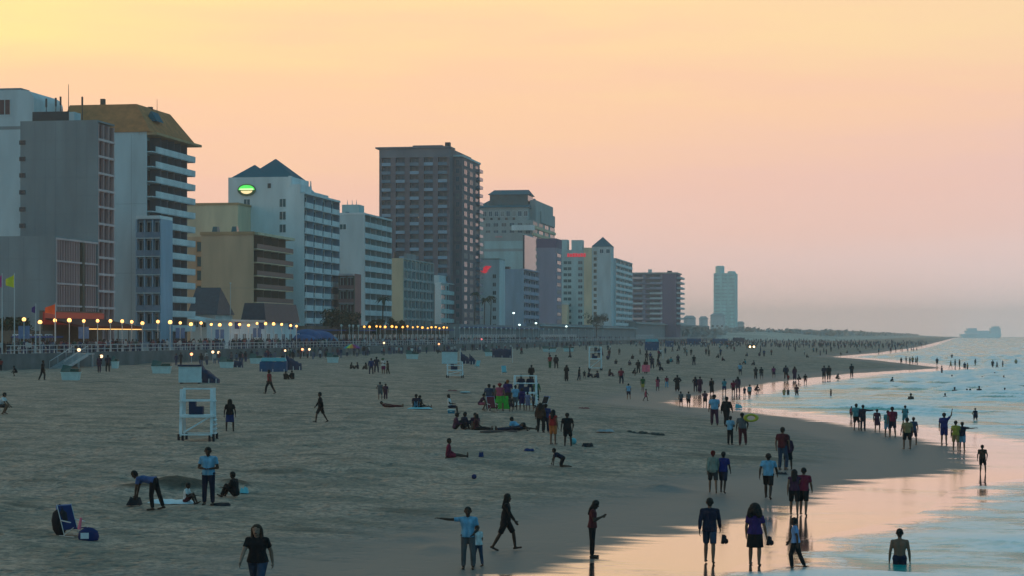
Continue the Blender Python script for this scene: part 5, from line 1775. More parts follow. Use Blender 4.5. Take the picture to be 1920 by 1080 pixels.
MIDLIST = [
    (1031, 691, 664, 'stand', 'b', ('tee', 'red'), ('pants', 'green'), 'red shirted left one of a pair standing beyond the crowded stand'),
    (1043, 692, 666, 'stand', 'b', ('shirt', 'black'), ('pants', 'black'), 'dark right one of a pair standing beyond the crowded stand'),
    (1062, 715, 684, 'stand', 'b', ('robe', 'black'), ('pants', 'black'), 'slim black figure standing alone left of the far white stand'),
    (1085, 714, 688, 'walk', 'r', ('tee', 'black'), ('pants', 'navy'), 'black figure leaning forward beside a small child'),
    (1096, 710, 697, 'stand', 'b', ('tee', 'dgrey'), ('shorts', 'black'), 'small child beside the forward leaning black figure'),
    (1107, 708, 686, 'sit', 'r', ('tee', 'navy'), ('pants', 'navy'), 'left navy figure seated before the far white stand'),
    (1118, 709, 690, 'sit', 'l', ('tee', 'navy'), ('pants', 'navy'), 'right navy figure seated before the far white stand'),
    (1146, 706, 694, 'sit', 'r', ('tee', 'brown'), ('pants', 'plum'), 'brown seated figure left of the red standing figure'),
    (1165, 720, 690, 'stand', 'b', ('tee', 'crimson'), ('pants', 'navy'), 'figure in crimson top and navy trousers right of the far stand'),
    (1179, 749, 719, 'stand', 'b', ('tee', 'sky'), ('shorts', 'navy'), 'figure in light blue shirt and navy shorts on open sand'),
    (1197, 700, 674, 'stand', 'b', ('shirt', 'black'), ('pants', 'black'), 'black figure left of the raised pink towel'),
    (1211, 701, 673, 'belly', 'f', ('tee', 'black'), ('pants', 'black'), 'figure holding a pink towel in front'),
    (1190, 705, 697, 'crouch', 'r', ('tee', 'black'), ('shorts', 'black'), 'small crouching figure below the pink towel'),
    (1223, 692, 668, 'stand', 'b', ('tee', 'navy'), ('pants', 'navy'), 'navy figure right of the pink towel'),
    (1240, 695, 685, 'sit', 'r', ('tee', 'navy'), ('pants', 'black'), 'navy figure seated right of the pink towel'),
    (1205, 735, 706, 'stand', 'b', ('tee', 'green'), ('shorts', 'yellow'), 'figure in green shirt and yellow shorts'),
    (1210, 752, 729, 'walk', 'r', ('tank', 'pink'), ('shorts', 'pink'), 'child in pink running near the bay'),
    (1233, 733, 706, 'stand', 'b', ('dress', 'pink'), None, 'figure in pink dress left of the crimson shirt'),
    (1250, 727, 705, 'stand', 'b', ('tee', 'crimson'), ('pants', 'sky'), 'figure in crimson shirt and pale blue trousers'),
    (1270, 734, 703, 'hips', 'b', ('robe', 'black'), ('pants', 'black'), 'broad black figure standing left of the bay'),
    (1277, 764, 734, 'stand', 'b', ('tank', 'grey'), ('shorts', 'navy'), 'left one of two bathers at the tip of the bay'),
    (1291, 765, 734, 'stand', 'b', ('tank', 'grey'), ('shorts', 'black'), 'right one of two bathers at the tip of the bay'),
    (1304, 735, 706, 'stand', 'b', ('tee', 'navy'), ('pants', 'navy'), 'slim navy figure left in a dark pair above the bay'),
    (1312, 738, 706, 'stand', 'b', ('robe', 'plum'), ('pants', 'plum'), 'plum figure right in a dark pair above the bay'),
    (1335, 739, 709, 'stand', 'b', ('robe', 'black'), ('pants', 'black'), 'thin black figure standing at the bay shore'),
    (1358, 739, 710, 'stand', 'b', ('tee', 'teal'), ('shorts', 'blue'), 'figure in teal shirt standing in the bay shallows'),
    (1375, 740, 713, 'stand', 'b', ('tee', 'crimson'), ('shorts', 'maroon'), 'crimson figure, left of a pair in the bay shallows'),
    (1384, 738, 706, 'stand', 'b', ('shirt', 'plum'), ('pants', 'plum'), 'taller plum figure, right of a pair in the bay shallows'),
    (1396, 744, 725, 'stand', 'b', ('tank', 'navy'), ('shorts', 'navy'), 'small bather left of the blue shirt in the bay'),
    (1405, 748, 721, 'stand', 'b', ('tee', 'teal'), ('shorts', 'black'), 'bather in blue shirt and black shorts in the bay'),
    (1420, 739, 730, 'crouch', 'r', ('tee', 'maroon'), ('shorts', 'maroon'), 'maroon child crouching in the bay shallows'),
    (1388, 704, 681, 'stand', 'b', ('tee', 'sky'), ('shorts', 'navy'), 'figure in blue and white shirt on the sand above the bay'),
    (1417, 711, 688, 'stand', 'b', ('tee', 'dgrey'), ('pants', 'black'), 'dark left figure of a pair on the far sand'),
    (1428, 712, 688, 'stand', 'b', ('tee', 'black'), ('shorts', 'grey'), 'right figure of a pair with pale shorts on the far sand'),
    (1451, 709, 687, 'stand', 'b', ('tank', 'magenta'), ('shorts', 'plum'), 'magenta figure on the far sand'),
    (1474, 711, 685, 'stand', 'b', ('shirt', 'navy'), ('pants', 'black'), 'navy figure near a small red child at the far waterline'),
    (1478, 716, 702, 'stand', 'b', ('tee', 'red'), ('shorts', 'maroon'), 'small red child at the far waterline'),
    (1490, 713, 687, 'stand', 'b', ('robe', 'plum'), ('pants', 'plum'), 'broad plum figure at the far waterline'),
    (1498, 717, 708, 'crouch', 'l', ('tee', 'dgrey'), ('shorts', 'maroon'), 'tiny crouching child at the far waterline'),
    (1510, 721, 701, 'stand', 'b', ('tee', 'black'), ('shorts', 'red'), 'child with red shorts standing in the far shallows'),
    (1545, 713, 684, 'stand', 'b', ('shirt', 'navy'), ('pants', 'black'), 'left of two thin dark figures at the far waterline'),
    (1554, 713, 676, 'stand', 'b', ('tee', 'black'), ('pants', 'black'), 'right of two thin dark figures at the far waterline'),
    (1571, 715, 696, 'crouch', 'r', ('tee', 'black'), ('shorts', 'black'), 'dark figure bending in the far shallows'),
    (1597, 708, 681, 'stand', 'b', ('shirt', 'black'), ('pants', 'black'), 'lone black figure at the far waterline left of the second spit'),
    (1470, 746, 728, 'stand', 'b', ('tank', 'tan'), ('shorts', 'tan'), 'tan child standing in the bay'),
    (1478, 746, 735, 'stand', 'b', ('tee', 'dgrey'), ('shorts', 'dgrey'), 'tiny grey child standing in the bay'),
    (1494, 747, 721, 'stand', 'b', ('tee', 'maroon'), ('pants', 'black'), 'maroon bather standing in the bay'),
    (1558, 748, 729, 'stand', 'l', ('tank', 'dgrey'), ('shorts', 'navy'), 'lone grey bather wading in the bay'),
    (1673, 722, 708, 'crouch', 'r', ('tee', 'dgrey'), ('shorts', 'black'), 'bather stooping in the surf before the second spit'),
]
for k, (px, v, vh, pn, fc, top, bot, lab) in enumerate(MIDLIST):
    ht = {'sit': 1.75, 'crouch': 1.45}.get(pn)
    P_(px, v, vh, pn, fc, top, bot, HL if k % 5 == 2 else H1, 'skind' if k % 3 else 'skin', k % 4 == 1, lab, height=ht, zmin=-.25)
P_(1340, 798, 740, 'walk', 'b', ('tee', 'sky'), ('pants', 'plum'), H1, 'skind', False, 'person in bright blue shirt walking at the bay edge')
P_(1322, 762, 733, 'phone', 'bl', ('tee', 'plum'), ('shorts', 'black'), H1, 'skin', False, 'plum shirted figure standing in the bay behind the bright blue shirt')
P_(1361, 800, 744, 'walk', 'b', ('shirt', 'black'), ('pants', 'black'), H1, 'skind', False, 'person in black walking right of the bright blue shirt')
P_(1369, 834, 780, 'stand', 'b', ('tee', 'sky'), ('pants', 'black'), H1, 'skind', False, 'child in pale blue shirt and black trousers by the yellow float')
P_(1393, 835, 774, 'stand', 'b', ('tee', 'grey'), ('pants', 'maroon'), H1, 'skind', False, 'person in grey shirt with a yellow float on the shoulder')
P_(1606, 807, 757, 'stand', 'b', ('tee', 'teal'), ('shorts', 'black'), H1, 'skin', False, 'man in teal shirt and black shorts at the water beside a pointing figure')
P_(1618, 808, 759, 'point_r', 'b', ('shirt', 'navy'), ('pants', 'navy'), H1, 'skind', False, 'dark figure with one arm out at the water')
P_(1596, 786, 765, 'stand', 'b', ('tank', 'pink'), ('shorts', 'plum'), H1, 'skin', True, 'child in pink standing in shallow water left of the teal shirt')
P_(1645, 810, 767, 'stand', 'b', ('dress', 'plum'), None, H1, 'skin', True, 'girl in plum dress standing alone at the water edge')
P_(1664, 819, 770, 'stand', 'b', ('tee', 'teal'), ('shorts', 'sky'), H1, 'skin', True, 'figure in pale teal beside the crimson shirted man')
P_(1674, 820, 763, 'stand', 'bl', ('tee', 'crimson'), ('shorts', 'navy'), H1, 'skin', False, 'man in crimson shirt and navy shorts on the sand spit')
P_(1697, 800, 760, 'stand', 'b', ('tank', 'teal'), ('shorts', 'teal'), H1, 'skin', True, 'slim figure in teal swimsuit behind the tan shirted man')
P_(1701, 842, 783, 'stand_wide', 'b', ('tee', 'tan'), ('shorts', 'black'), H1, 'skin', False, 'stout man in tan shirt and black shorts seen from behind on the spit')
P_(1713, 834, 782, 'stand', 'b', ('tee', 'jeans'), ('shorts', 'navy'), H1, 'skin', True, 'figure in grey blue just behind the tan shirted man')
P_(1770, 834, 774, 'wave', 'b', ('tee', 'royal'), ('shorts', 'royal'), H1, 'skin', False, 'person in royal blue with one arm raised at the spit')
P_(1792, 846, 789, 'stand', 'b', ('tee', 'yellow'), ('shorts', 'tan'), H1, 'skin', True, 'figure in yellow shirt standing at the spit tip')
P_(1804, 846, 791, 'point_r', 'b', ('tee', 'navy'), ('shorts', 'sky'), H1, 'skind', False, 'figure in navy top beside the yellow shirt pointing to sea')
P_(1829, 796, 765, 'stand', 'b', ('tank', 'navy'), ('trunks', 'navy'), H1, 'skin', True, 'bather in dark suit standing in the surf beyond the spit', zmin=-.3)
P_(1843, 888, 834, 'stand', 'b', ('tank', 'brown'), ('shorts', 'black'), H1, 'skind', False, 'lone thin child standing in the shining shallows at the right')
ORD = ['first', 'second', 'third', 'fourth', 'fifth', 'sixth', 'seventh', 'eighth', 'ninth', 'tenth', 'eleventh', 'twelfth', 'thirteenth', 'fourteenth', 'fifteenth', 'sixteenth', 'seventeenth', 'eighteenth', 'nineteenth', 'twentieth',
       'twenty-first', 'twenty-second', 'twenty-third', 'twenty-fourth', 'twenty-fifth', 'twenty-sixth', 'twenty-seventh', 'twenty-eighth', 'twenty-ninth', 'thirtieth', 'thirty-first', 'thirty-second', 'thirty-third', 'thirty-fourth', 'thirty-fifth']
# heads and shoulders of swimmers
for k, (px, v) in enumerate(sorted([(1708, 748), (1772, 744), (1790, 735), (1813, 735), (1819, 735), (1836, 733), (1884, 733), (1842, 710), (1882, 711), (1785, 707), (1865, 702)])):
    P_(px, v + 1.0, v - 30, 'stand', 'b', None, ('trunks', 'navy'), H1, 'skind', False, 'swimmer with head above the surf, %s from the left of the scattered heads' % ORD[k], group='swimmers in the surf', height=1.7, zmin=0.0, sink=1.28 if k % 3 else 1.1)
# small figures standing on the second spit and in its shallows
SPIT = [(1690, 684), (1699, 682), (1706, 685), (1711, 684), (1718, 684), (1720, 682), (1757, 686), (1782, 691), (1791, 690), (1799, 691), (1809, 695), (1814, 697), (1828, 688), (1861, 692), (1870, 693), (1880, 692), (1905, 688), (1766, 706), (1785, 675)]
for k, (px, v) in enumerate(sorted(SPIT)):
    P_(px, v, v - 20, 'stand' if k % 4 else 'walk', ('b', 'l', 'r')[k % 3], ('tee', ('black', 'navy', 'jeans', 'tan', 'dgrey')[k % 5]), ('shorts', ('black', 'navy', 'tan')[k % 3]), H1, 'skind' if k % 2 else 'skin', False,
       'small bather around the second sand spit, %s from the left' % ORD[k], group='bathers around the second spit', height=1.5 + .07 * (k % 4), zmin=-.25)
# the loose far crowd on the sand
rr = random.Random(3)
FARC = []
for _ in range(62):
    px = rr.uniform(1420, 1720)
    v = rr.uniform(646, 672)
    if v > 668 - (px - 1420) * 0.03 + 6:
        continue
    FARC.append((px, v))
FARC += [(1300 + rr.uniform(-90, 110), rr.uniform(650, 672)) for _ in range(16)]
FARC += [(rr.uniform(560, 1190), rr.uniform(653, 674)) for _ in range(30)]
FARC += [(rr.uniform(1100, 1420), rr.uniform(655, 690)) for _ in range(36)]
CNAME = dict(black='black', navy='navy', jeans='grey blue', dgrey='dark grey', plum='plum', maroon='maroon', crimson='crimson', blue='blue', white='white', teal='teal')
USED = set()
LAND = [(640, 'behind the slanting navy cover'), (760, 'below the amber lamps'), (840, 'left of the second white hut'), (930, 'right of the second white hut'), (1010, 'beyond the crowded stand'), (1080, 'left of the far pale stand'), (1160, 'right of the far pale stand'),
        (1215, 'left of the far blue stacks'), (1290, 'below the far blue stacks'), (1370, 'left of the headlights'), (1440, 'just right of the headlights'), (1510, 'well right of the headlights'), (1580, 'above the small far bay'), (1650, 'left of the second spit root'), (1800, 'above the second spit')]
for k, (px, v) in enumerate(sorted(FARC)):
    sitting = rr.random() < .3
    c1 = rr.choice(['black', 'navy', 'jeans', 'dgrey', 'plum', 'maroon', 'crimson', 'blue', 'white', 'teal'])
    pn = 'sit' if sitting else rr.choice(['stand', 'walk', 'stand_wide'])
    for _try in range(30):
        lab = 'tiny %s figure in %s on the far sand %s' % ({'sit': 'seated', 'walk': 'walking'}.get(pn, 'standing'), CNAME[c1], next(t for p, t in LAND if px < p))
        if lab not in USED:
            break
        c1 = rr.choice(list(CNAME))
        pn = rr.choice(['sit', 'walk', 'stand_wide'])
    USED.add(lab)
    P_(px, v, v - 20, pn, rr.choice('bflr'), ('tee', c1), ('pants', rr.choice(['black', 'navy', 'dgrey'])), H1, rr.choice(['skin', 'skind']), False,
       lab, group='tiny figures on the far sand', height=1.55 + .2 * rr.random(), lod=2)

# ================================================================== PROMENADE FURNITURE
m_pole = pmat('pale_pole', (0.55, 0.55, 0.54), .5, .1, 3)
m_rail = pmat('rail_steel', (0.42, 0.44, 0.45), .45, .15, 2)
m_glow = pmat('lamp_globe_lit', (1.0, 0.50, 0.15), .4, .05, 3, emit=2.6)
m_glow2 = pmat('lamp_globe_amber', (1.0, 0.42, 0.08), .4, .05, 3, emit=2.4)
m_cool = pmat('lamp_globe_cool', (0.75, 0.95, 0.85), .4, .05, 3, emit=2.5)
m_off = pmat('lamp_globe_unlit', (0.62, 0.62, 0.60), .35, .05, 3)
m_bann = pmat('lamp_banner', (0.12, 0.20, 0.36), .8, .3, 2)
m_timber = pmat('painted_timber', (0.60, 0.70, 0.72), .7, .18, 2.5, bump=.2)
m_dark = pmat('dark_matter', (0.02, 0.02, 0.025), .7, .2, 4)

# railing on the sea wall
XR = XW - .3
rt = empty('promenade_railing', (XR, 230, ZD))
tag(rt, 'long pale two bar railing along the promenade edge', 'railing')
Lr = 1250
for nm, z in (('top_rail', 1.1), ('lower_rail', .55)):
    mb = MB()
    mb.box(-.05, .05, 0, Lr, z - .05, z + .05)
    mb.build(nm, m_rail, rt)
mb = MB()
mb.box(-.05, .05, -.05, .05, 0, 1.05)
pm_ = mb.mesh('rail_post', m_rail)
for k in range(120):
    o = link('post', pm_, rt)
    o.location = (0, 1.2 + k * 2.4, 0)
mb = MB()
for k in range(120, 520):
    mb.box(-.05, .05, 1.15 + k * 2.4, 1.25 + k * 2.4, 0, 1.05)
tag(mb.build('post_row', m_rail, rt), kind='stuff')


def lamp_proto(mat, banner):
    t = empty('lamp_post', (0, 0, 0))
    mb = MB()
    mb.tube((0, 0, 0), (0, 0, .5), .16, .12, 10)
    mb.tube((0, 0, .5), (0, 0, 4.0), .07, .055, 8)
    mb.build('pole', m_pole, t)
    mb = MB()
    mb.tube((0, 0, 3.95), (0, 0, 4.1), .14, .18, 10)
    mb.build('collar', m_pole, t)
    mb = MB()
    mb.sphere((0, 0, 0), .25, 0, 14, 9)
    gl = mb.build('globe', mat, t, True)
    gl.location = (0, 0, 4.3)
    if banner:
        mb = MB()
        mb.box(-.75, -.1, -.02, .02, 1.9, 3.5)
        mb.box(.1, .75, -.02, .02, 1.9, 3.5)
        mb.build('banner', m_bann, t)
    return t


XL = -103.0
lr = random.Random(6)
LIT = [45, 75, 103, 130, 157, 183, 207, 229, 247, 267, 296, 319, 338, 358, 377, 396, 412, 432, 449, 466, 482, 498, 513, 528, 545, 556]
AMB = [683, 693, 706, 713, 722, 735, 743, 755, 764, 774, 783, 792, 802, 809, 817, 824, 832, 838]
BAN = {45, 157, 338, 412, 482}
pr = {}
for lst, mt, lab, grp in ((LIT, m_glow, 'lit globe lamp post in the long pale row', 'lit globe lamps'), (AMB, m_glow2, 'lit globe lamp post in the short amber row', 'amber globe lamps')):
    for kk, px in enumerate(lst):
        ban = px in BAN
        key = (mt.name, ban)
        if key not in pr:
            o = pr[key] = lamp_proto(mt, ban)
        else:
            o = copy_tree(pr[key])
        xl = XL - (1.5 if px in (449, 103) else 0) - lr.uniform(0, .5)
        o.scale = (1, 1, lr.uniform(.94, 1.03))
        for ch in o.children:
            if ch.name.startswith('globe'):
                q_ = lr.uniform(.78, 1.25)
                ch.scale = (q_, q_, q_)
        if kk % 3 == 1:
            ld = bpy.data.lights.new('globe_light', 'POINT')
            ld.energy = 55
            ld.color = (1.0, .45, .14)
            ld.shadow_soft_size = .3
            lo = link('globe_light', ld, o)
            lo.location = (.4, -.4, 4.9)
        o.location = (xl, face_y(px, xl), ZD)
        tag(o, '%s, %s from the left' % (lab, ORD[kk]) if not ban else {45: 'lit globe lamp post with banner, leftmost in the row', 157: 'lit globe lamp post with banner before the low grey wing', 338: 'lit globe lamp post with banner below the white balcony hotel',
                                    412: 'lit globe lamp post with banner at the left of the pavilion', 482: 'lit globe lamp post with banner at the middle of the pavilion'}[px], 'lamp', grp)
key = None
rr = random.Random(8)
PALE = [852, 862, 871, 880, 888, 896, 905, 914, 922, 931, 940, 949, 957, 966, 974, 983, 992, 1000, 1010, 1019, 1029, 1038, 1048, 1060, 1072, 1085, 1098, 1112, 1130, 640, 655, 662, 672]
off = None
for kk, px in enumerate(sorted(PALE)):
    if off is None:
        o = off = lamp_proto(m_off, False)
    else:
        o = copy_tree(off)
    o.location = (XL, face_y(px, XL), ZD)
    tag(o, 'unlit pale lamp post, %s from the left of the unlit ones' % ORD[kk], 'lamp', 'unlit promenade lamps')
# a few tall cool street lamps behind
for px, v, lab in ((963, 587, 'tall cool white street lamp before the lavender block'), (974, 609, 'low cool white street lamp left of the purple slab'), (1005, 606, 'low cool white street lamp at the foot of the purple slab'), (1062, 612, 'warm white street lamp at the foot of the pyramid roofed hotel'), (432, 531, 'tall thin lamp post before the tan hotel wall')):
    x = -111.0 if px != 432 else -118
    y = face_y(px, x)
    d = depth(x, y)
    h = zat(v, d) - ZD
    t = empty('street_lamp', (x, y, ZD))
    tag(t, lab, 'lamp')
    mb = MB()
    mb.tube((0, 0, 0), (0, 0, h), .10, .06, 8)
    mb.build('pole', m_pole, t)
    mb = MB()
    mb.sphere((0, 0, h), .42 if px != 432 else .2, 0, 12, 8, .7)
    mb.build('lamp_head', m_cool if px != 432 else m_off, t, True)

# low warm lamps on thin posts at the foot of the wall
LOW = [(148, 656, 'low warm lamp on a thin post right of the stairs', 1), (190, 668, 'low warm lamp between the plum and the navy figure', 1), (359, 664, 'low orange lamp behind the white hut', 2), (399, 660, 'left of two low warm lamps behind the small blue stack', 1), (410, 661, 'right of two low warm lamps behind the small blue stack', 1),
       (535, 658, 'low white lamp behind the blue covered stack', 1), (567, 655, 'low orange lamp left of the rainbow umbrella', 2), (580, 655, 'low white lamp left of the rainbow umbrella', 1), (720, 643, 'small white lamp below the amber row', 1), (823, 645, 'small orange lamp right below the amber row', 2), (903, 636, 'small red lamp on the far promenade', 3)]
m_redl = pmat('red_lamp', (1.0, .18, .2), .4, .05, 3, emit=1.6)
m_warm = pmat('warm_lamp', (1.0, .66, .38), .4, .05, 3, emit=2.2)
m_oran = pmat('orange_lamp', (1.0, .36, .16), .4, .05, 3, emit=3.0)
for px, v, lab, kd in LOW:
    x = XW + 3.0
    y = face_y(px, x)
    d = depth(x, y)
    zb = float(beach_z(x, y))
    h = max(1.2, zat(v, d) - zb)
    t = empty('post_lamp', (x, y, zb - .1))
    tag(t, lab, 'lamp')
    mb = MB()
    mb.tube((0, 0, 0), (0, 0, h), .05, .04, 8)
    mb.build('post', m_pole, t)
    mb = MB()
    mb.sphere((0, 0, h + .1), .22, 0, 12, 8)
    mb.build('lamp_head', {1: m_warm, 2: m_oran, 3: m_redl}[kd], t, True)
    mb = MB()
    mb.lathe([(.26, 0), (.2, .12), (.02, .2)], (0, 0, h + .3), 12)
    mb.build('lamp_hood', m_dark, t)

# flags
m_yel = pmat('flag_yellow', (.75, .68, .03), .8, .1, 2)
m_mag = pmat('flag_magenta', (.55, .05, .25), .8, .1, 2)
m_vio = pmat('flag_violet', (.06, .02, .22), .8, .1, 2)
m_org = pmat('flag_orange', (.75, .12, .03), .8, .1, 2)
for px, v0, v1, mt, lab, sgn, wid in ((27, 515, 540, m_yel, 'tall flagpole with a yellow flag', -1, 1.1), (4, 515, 540, m_mag, 'tall flagpole with a pink flag at the left edge', -1, .8), (67, 572, 588, m_vio, 'short pole with a violet flag', -1, .5), (104, 570, 590, m_org, 'flagpole with an orange flag', -1, 1.4)):
    x = -102.0
    y = face_y(px, x)
    d = depth(x, y)
    h = zat(v0, d) - ZD
    fhh = (v1 - v0) * d / F
    t = empty('flagpole', (x, y, ZD))
    tag(t, lab, 'flag')
    mb = MB()
    mb.tube((0, 0, 0), (0, 0, h + .2), .09, .05, 8)
    mb.build('pole', m_pole, t)
    n_ = 8
    v = []
    for i in range(n_ + 1):
        k = i / n_
        for j in (0, 1):
            v.append((sgn * k * wid, .12 * math.sin(k * 6), h - j * fhh * (1 - .55 * k) - .35 * fhh * k))
    f = [(2 * i, 2 * i + 1, 2 * i + 3, 2 * i + 2) for i in range(n_)]
    me = mesh_from('flag', v, f, mt)
    o = link('flag', me, t)
    sm = o.modifiers.new('thick', 'SOLIDIFY')
    sm.thickness = .03

# stairs from the promenade down to the sand
xs_ = XW + 1.4
ya, yb = face_y(106, xs_), face_y(152, xs_)
zs0 = float(beach_z(xs_, ya, False)) - .1
st = empty('beach_stairs', (xs_, ya, zs0))
tag(st, 'blue grey stairs leading from promenade down to the sand', 'stairs')
Ls, Hs = yb - ya, ZD - zs0
ns = 12
for k in range(ns):
    mb = MB()
    mb.box(-.9, .9, k * Ls / ns, (k + 1) * Ls / ns + .03, (k + 1) * Hs / ns - .12, (k + 1) * Hs / ns)
    mb.build('tread', m_rail, st)
for sx in (-.95, .95):
    mb = MB()
    mb.bar((sx, -.1, -.1), (sx, Ls, Hs - .15), .08, .35)
    mb.build('stringer', m_rail, st)
    mb = MB()
    mb.bar((sx, 0, 1.0), (sx, Ls, Hs + 1.0), .08, .08)
    for k in range(4):
        yy = .05 + k * (Ls - .1) / 3
        mb.bar((sx, yy, yy / Ls * Hs), (sx, yy, yy / Ls * Hs + 1.0), .07, .07)
    mb.build('handrail', m_rail, st)
mb = MB()
mb.box(-1.5, .9, Ls + .04, Ls + 2.4, Hs - .15, Hs)
mb.box(-.8, -.6, Ls + .3, Ls + .5, 0, Hs - .15)
mb.box(.6, .8, Ls + 2.0, Ls + 2.2, 0, Hs - .15)
mb.build('landing', m_rail, st)

# blue play canopy
x = -107.0
ya, yb = face_y(576, x), face_y(640, x)
t = empty('blue_canopy', (x, ya, ZD))
tag(t, 'bright blue scalloped canopy over a play area on the promenade', 'canopy')
m_bluec = pmat('blue_canopy_cloth', (.015, .09, .24), .7, .25, 1)
m_tealc = pmat('teal_canopy_cloth', (.03, .19, .28), .7, .2, 1)
Lc = yb - ya
hC = zat(604, depth(x, (ya + yb) / 2)) - ZD
for k in range(4):
    mb = MB()
    r = Lc / 8.5
    hh = hC * (.5, .72, .66, .5)[k]
    mb.lathe([(r * math.cos(a), hh * .45 + hh * .55 * math.sin(a)) for a in [i * math.pi / 2 / 7 for i in range(7)]] + [(.02, hh)], (-2 - (k % 2), Lc * (k + .5) / 4, 0), 16, 0, 1.0, 1.0)
    mb.build('dome', m_bluec if k < 3 else m_tealc, t, True)
    for s in (-1, 1):
        mb = MB()
        mb.tube((-2 - (k % 2), Lc * (k + .5) / 4 + s * r * .95, 0), (-2 - (k % 2), Lc * (k + .5) / 4 + s * r * .95, hh * .47), .12, .12, 8)
        mb.build('post', m_tealc, t)


# ------------------------------------------------------------------ vegetation
m_leaf = pmat('dark_leaf', (.030, .048, .022), .7, .5, 1.2)
m_leaf_hazed = pmat('hazed_leaf', (.32, .33, .32), .8, .4, .3, coords='World')  # leaf colour paled to grey, distance haze put into it
m_bark = pmat('bark', (.10, .075, .055), .9, .3, 3)


def leaf_cloud(pts, size, rnd):
    v, f = [], []
    for p in pts:
        q = Vector((rnd.gauss(0, 1), rnd.gauss(0, 1), rnd.gauss(0, 1))).normalized()
        a = q.orthogonal().normalized()
        b_ = q.cross(a)
        s = size * rnd.uniform(.6, 1.4)
        i = len(v)
        p = Vector(p)
        v += [tuple(p - a * s), tuple(p + b_ * s * .5), tuple(p + a * s), tuple(p - b_ * s * .5)]
        f.append((i, i + 1, i + 2, i + 3))
    return v, f


def tree(px, x, v_top, label, seed, wid=3.5, nleaf=1500):
    rnd = random.Random(seed)
    y = face_y(px, x)
    h = zat(v_top, depth(x, y)) - ZD
    t = empty('tree', (x, y, ZD))
    tag(t, label, 'tree')
    mb = MB()
    mb.tube((0, 0, 0), (.1, .1, h * .55), .22, .14, 8)
    for k in range(6):
        a = k * 1.05
        mb.tube((.1, .1, h * (.35 + .04 * k)), (wid * .55 * math.cos(a), wid * .55 * math.sin(a), h * (.6 + .05 * (k % 3))), .09, .03, 6)
    mb.build('trunk', m_bark, t)
    clumps = [(rnd.uniform(-.75, .75) * wid, rnd.uniform(-.75, .75) * wid, h * rnd.uniform(.5, .88), rnd.uniform(.25, .45) * wid) for _ in range(14)]
    pts = []
    for _ in range(nleaf):
        c = rnd.choice(clumps)
        d = Vector((rnd.gauss(0, 1), rnd.gauss(0, 1), rnd.gauss(0, .8))).normalized() * c[3] * rnd.uniform(.6, 1.0)
        pts.append((c[0] + d.x, c[1] + d.y, min(h, c[2] + d.z)))
    v, f = leaf_cloud(pts, .28, rnd)
    link('crown', mesh_from('crown', v, f, m_leaf), t)
    return t


tree(632, -112, 578, 'dark broad tree behind the blue play canopy', 4)
tree(650, -112, 582, 'dark broad tree below the red brown block', 5)
tree(22, -116, 596, 'dark tree at the left edge behind the flagpoles', 6, 3)
tree(705, -112, 596, 'low dark tree left of the amber lamps', 7, 2.6)
tree(748, -111.5, 594, 'low dark tree behind the amber lamps', 9, 2.6)
tree(1118, -108, 584, 'dark tree before the pyramid roofed hotel', 10, 5)


def palm(px, x, v_top, label, seed):
    rnd = random.Random(seed)
    y = face_y(px, x)
    h = zat(v_top, depth(x, y)) - ZD - .8
    t = empty('palm_tree', (x, y, ZD))
    tag(t, label, 'palm')
    mb = MB()
    for k in range(6):
        mb.tube((.06 * k, 0, h * k / 6), (.06 * (k + 1), 0, h * (k + 1) / 6), .2 - .012 * k, .19 - .012 * k, 8)
    mb.build('trunk', m_bark, t)
    for k in range(14):
        a = k * 2.4 + rnd.uniform(-.2, .2)
        el = rnd.uniform(-.1, 1.1)
        L = rnd.uniform(1.8, 2.4)
        v, f = [], []
        c = Vector((.36, 0, h))
        dirv = Vector((math.cos(a), math.sin(a), 0))
        side = Vector((-math.sin(a), math.cos(a), 0))
        for i in range(7):
            s = i / 6
            p = c + dirv * (L * s * math.cos(el * (1 - .3 * s))) + Vector((0, 0, L * (s * math.sin(el) - 1.0 * s * s)))
            w = .30 * math.sin(math.pi * min(1, .15 + s * .85)) + .02
            v += [tuple(p - side * w - Vector((0, 0, w * .7))), tuple(p), tuple(p + side * w - Vector((0, 0, w * .7)))]
            if i:
                o_ = 3 * i
                f += [(o_ - 3, o_ - 2, o_ + 1, o_), (o_ - 2, o_ - 1, o_ + 2, o_ + 1)]
        link('frond', mesh_from('frond', v, f, m_leaf), t)
    return t


palm(716, -112, 553, 'slim palm tree between white hotel and yellow block', 2)
palm(889, -114, 545, 'left of three palm trees before the slim white block', 3)
palm(907, -114, 556, 'middle of three palm trees before the slim white block', 12)
palm(919, -114, 552, 'right of three palm trees before the slim white block', 13)

# far wood on the dunes, seen only as one mass
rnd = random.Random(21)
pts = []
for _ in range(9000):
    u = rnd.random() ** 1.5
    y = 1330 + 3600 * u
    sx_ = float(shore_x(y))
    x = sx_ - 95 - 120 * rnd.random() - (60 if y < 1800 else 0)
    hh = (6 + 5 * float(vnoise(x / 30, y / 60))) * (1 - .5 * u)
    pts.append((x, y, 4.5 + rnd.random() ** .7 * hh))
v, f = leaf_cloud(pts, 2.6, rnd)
tag(link('far_wood', mesh_from('far_wood', v, f, m_leaf_hazed)), 'hazy belt of trees on the far coast', 'trees', kind='stuff')

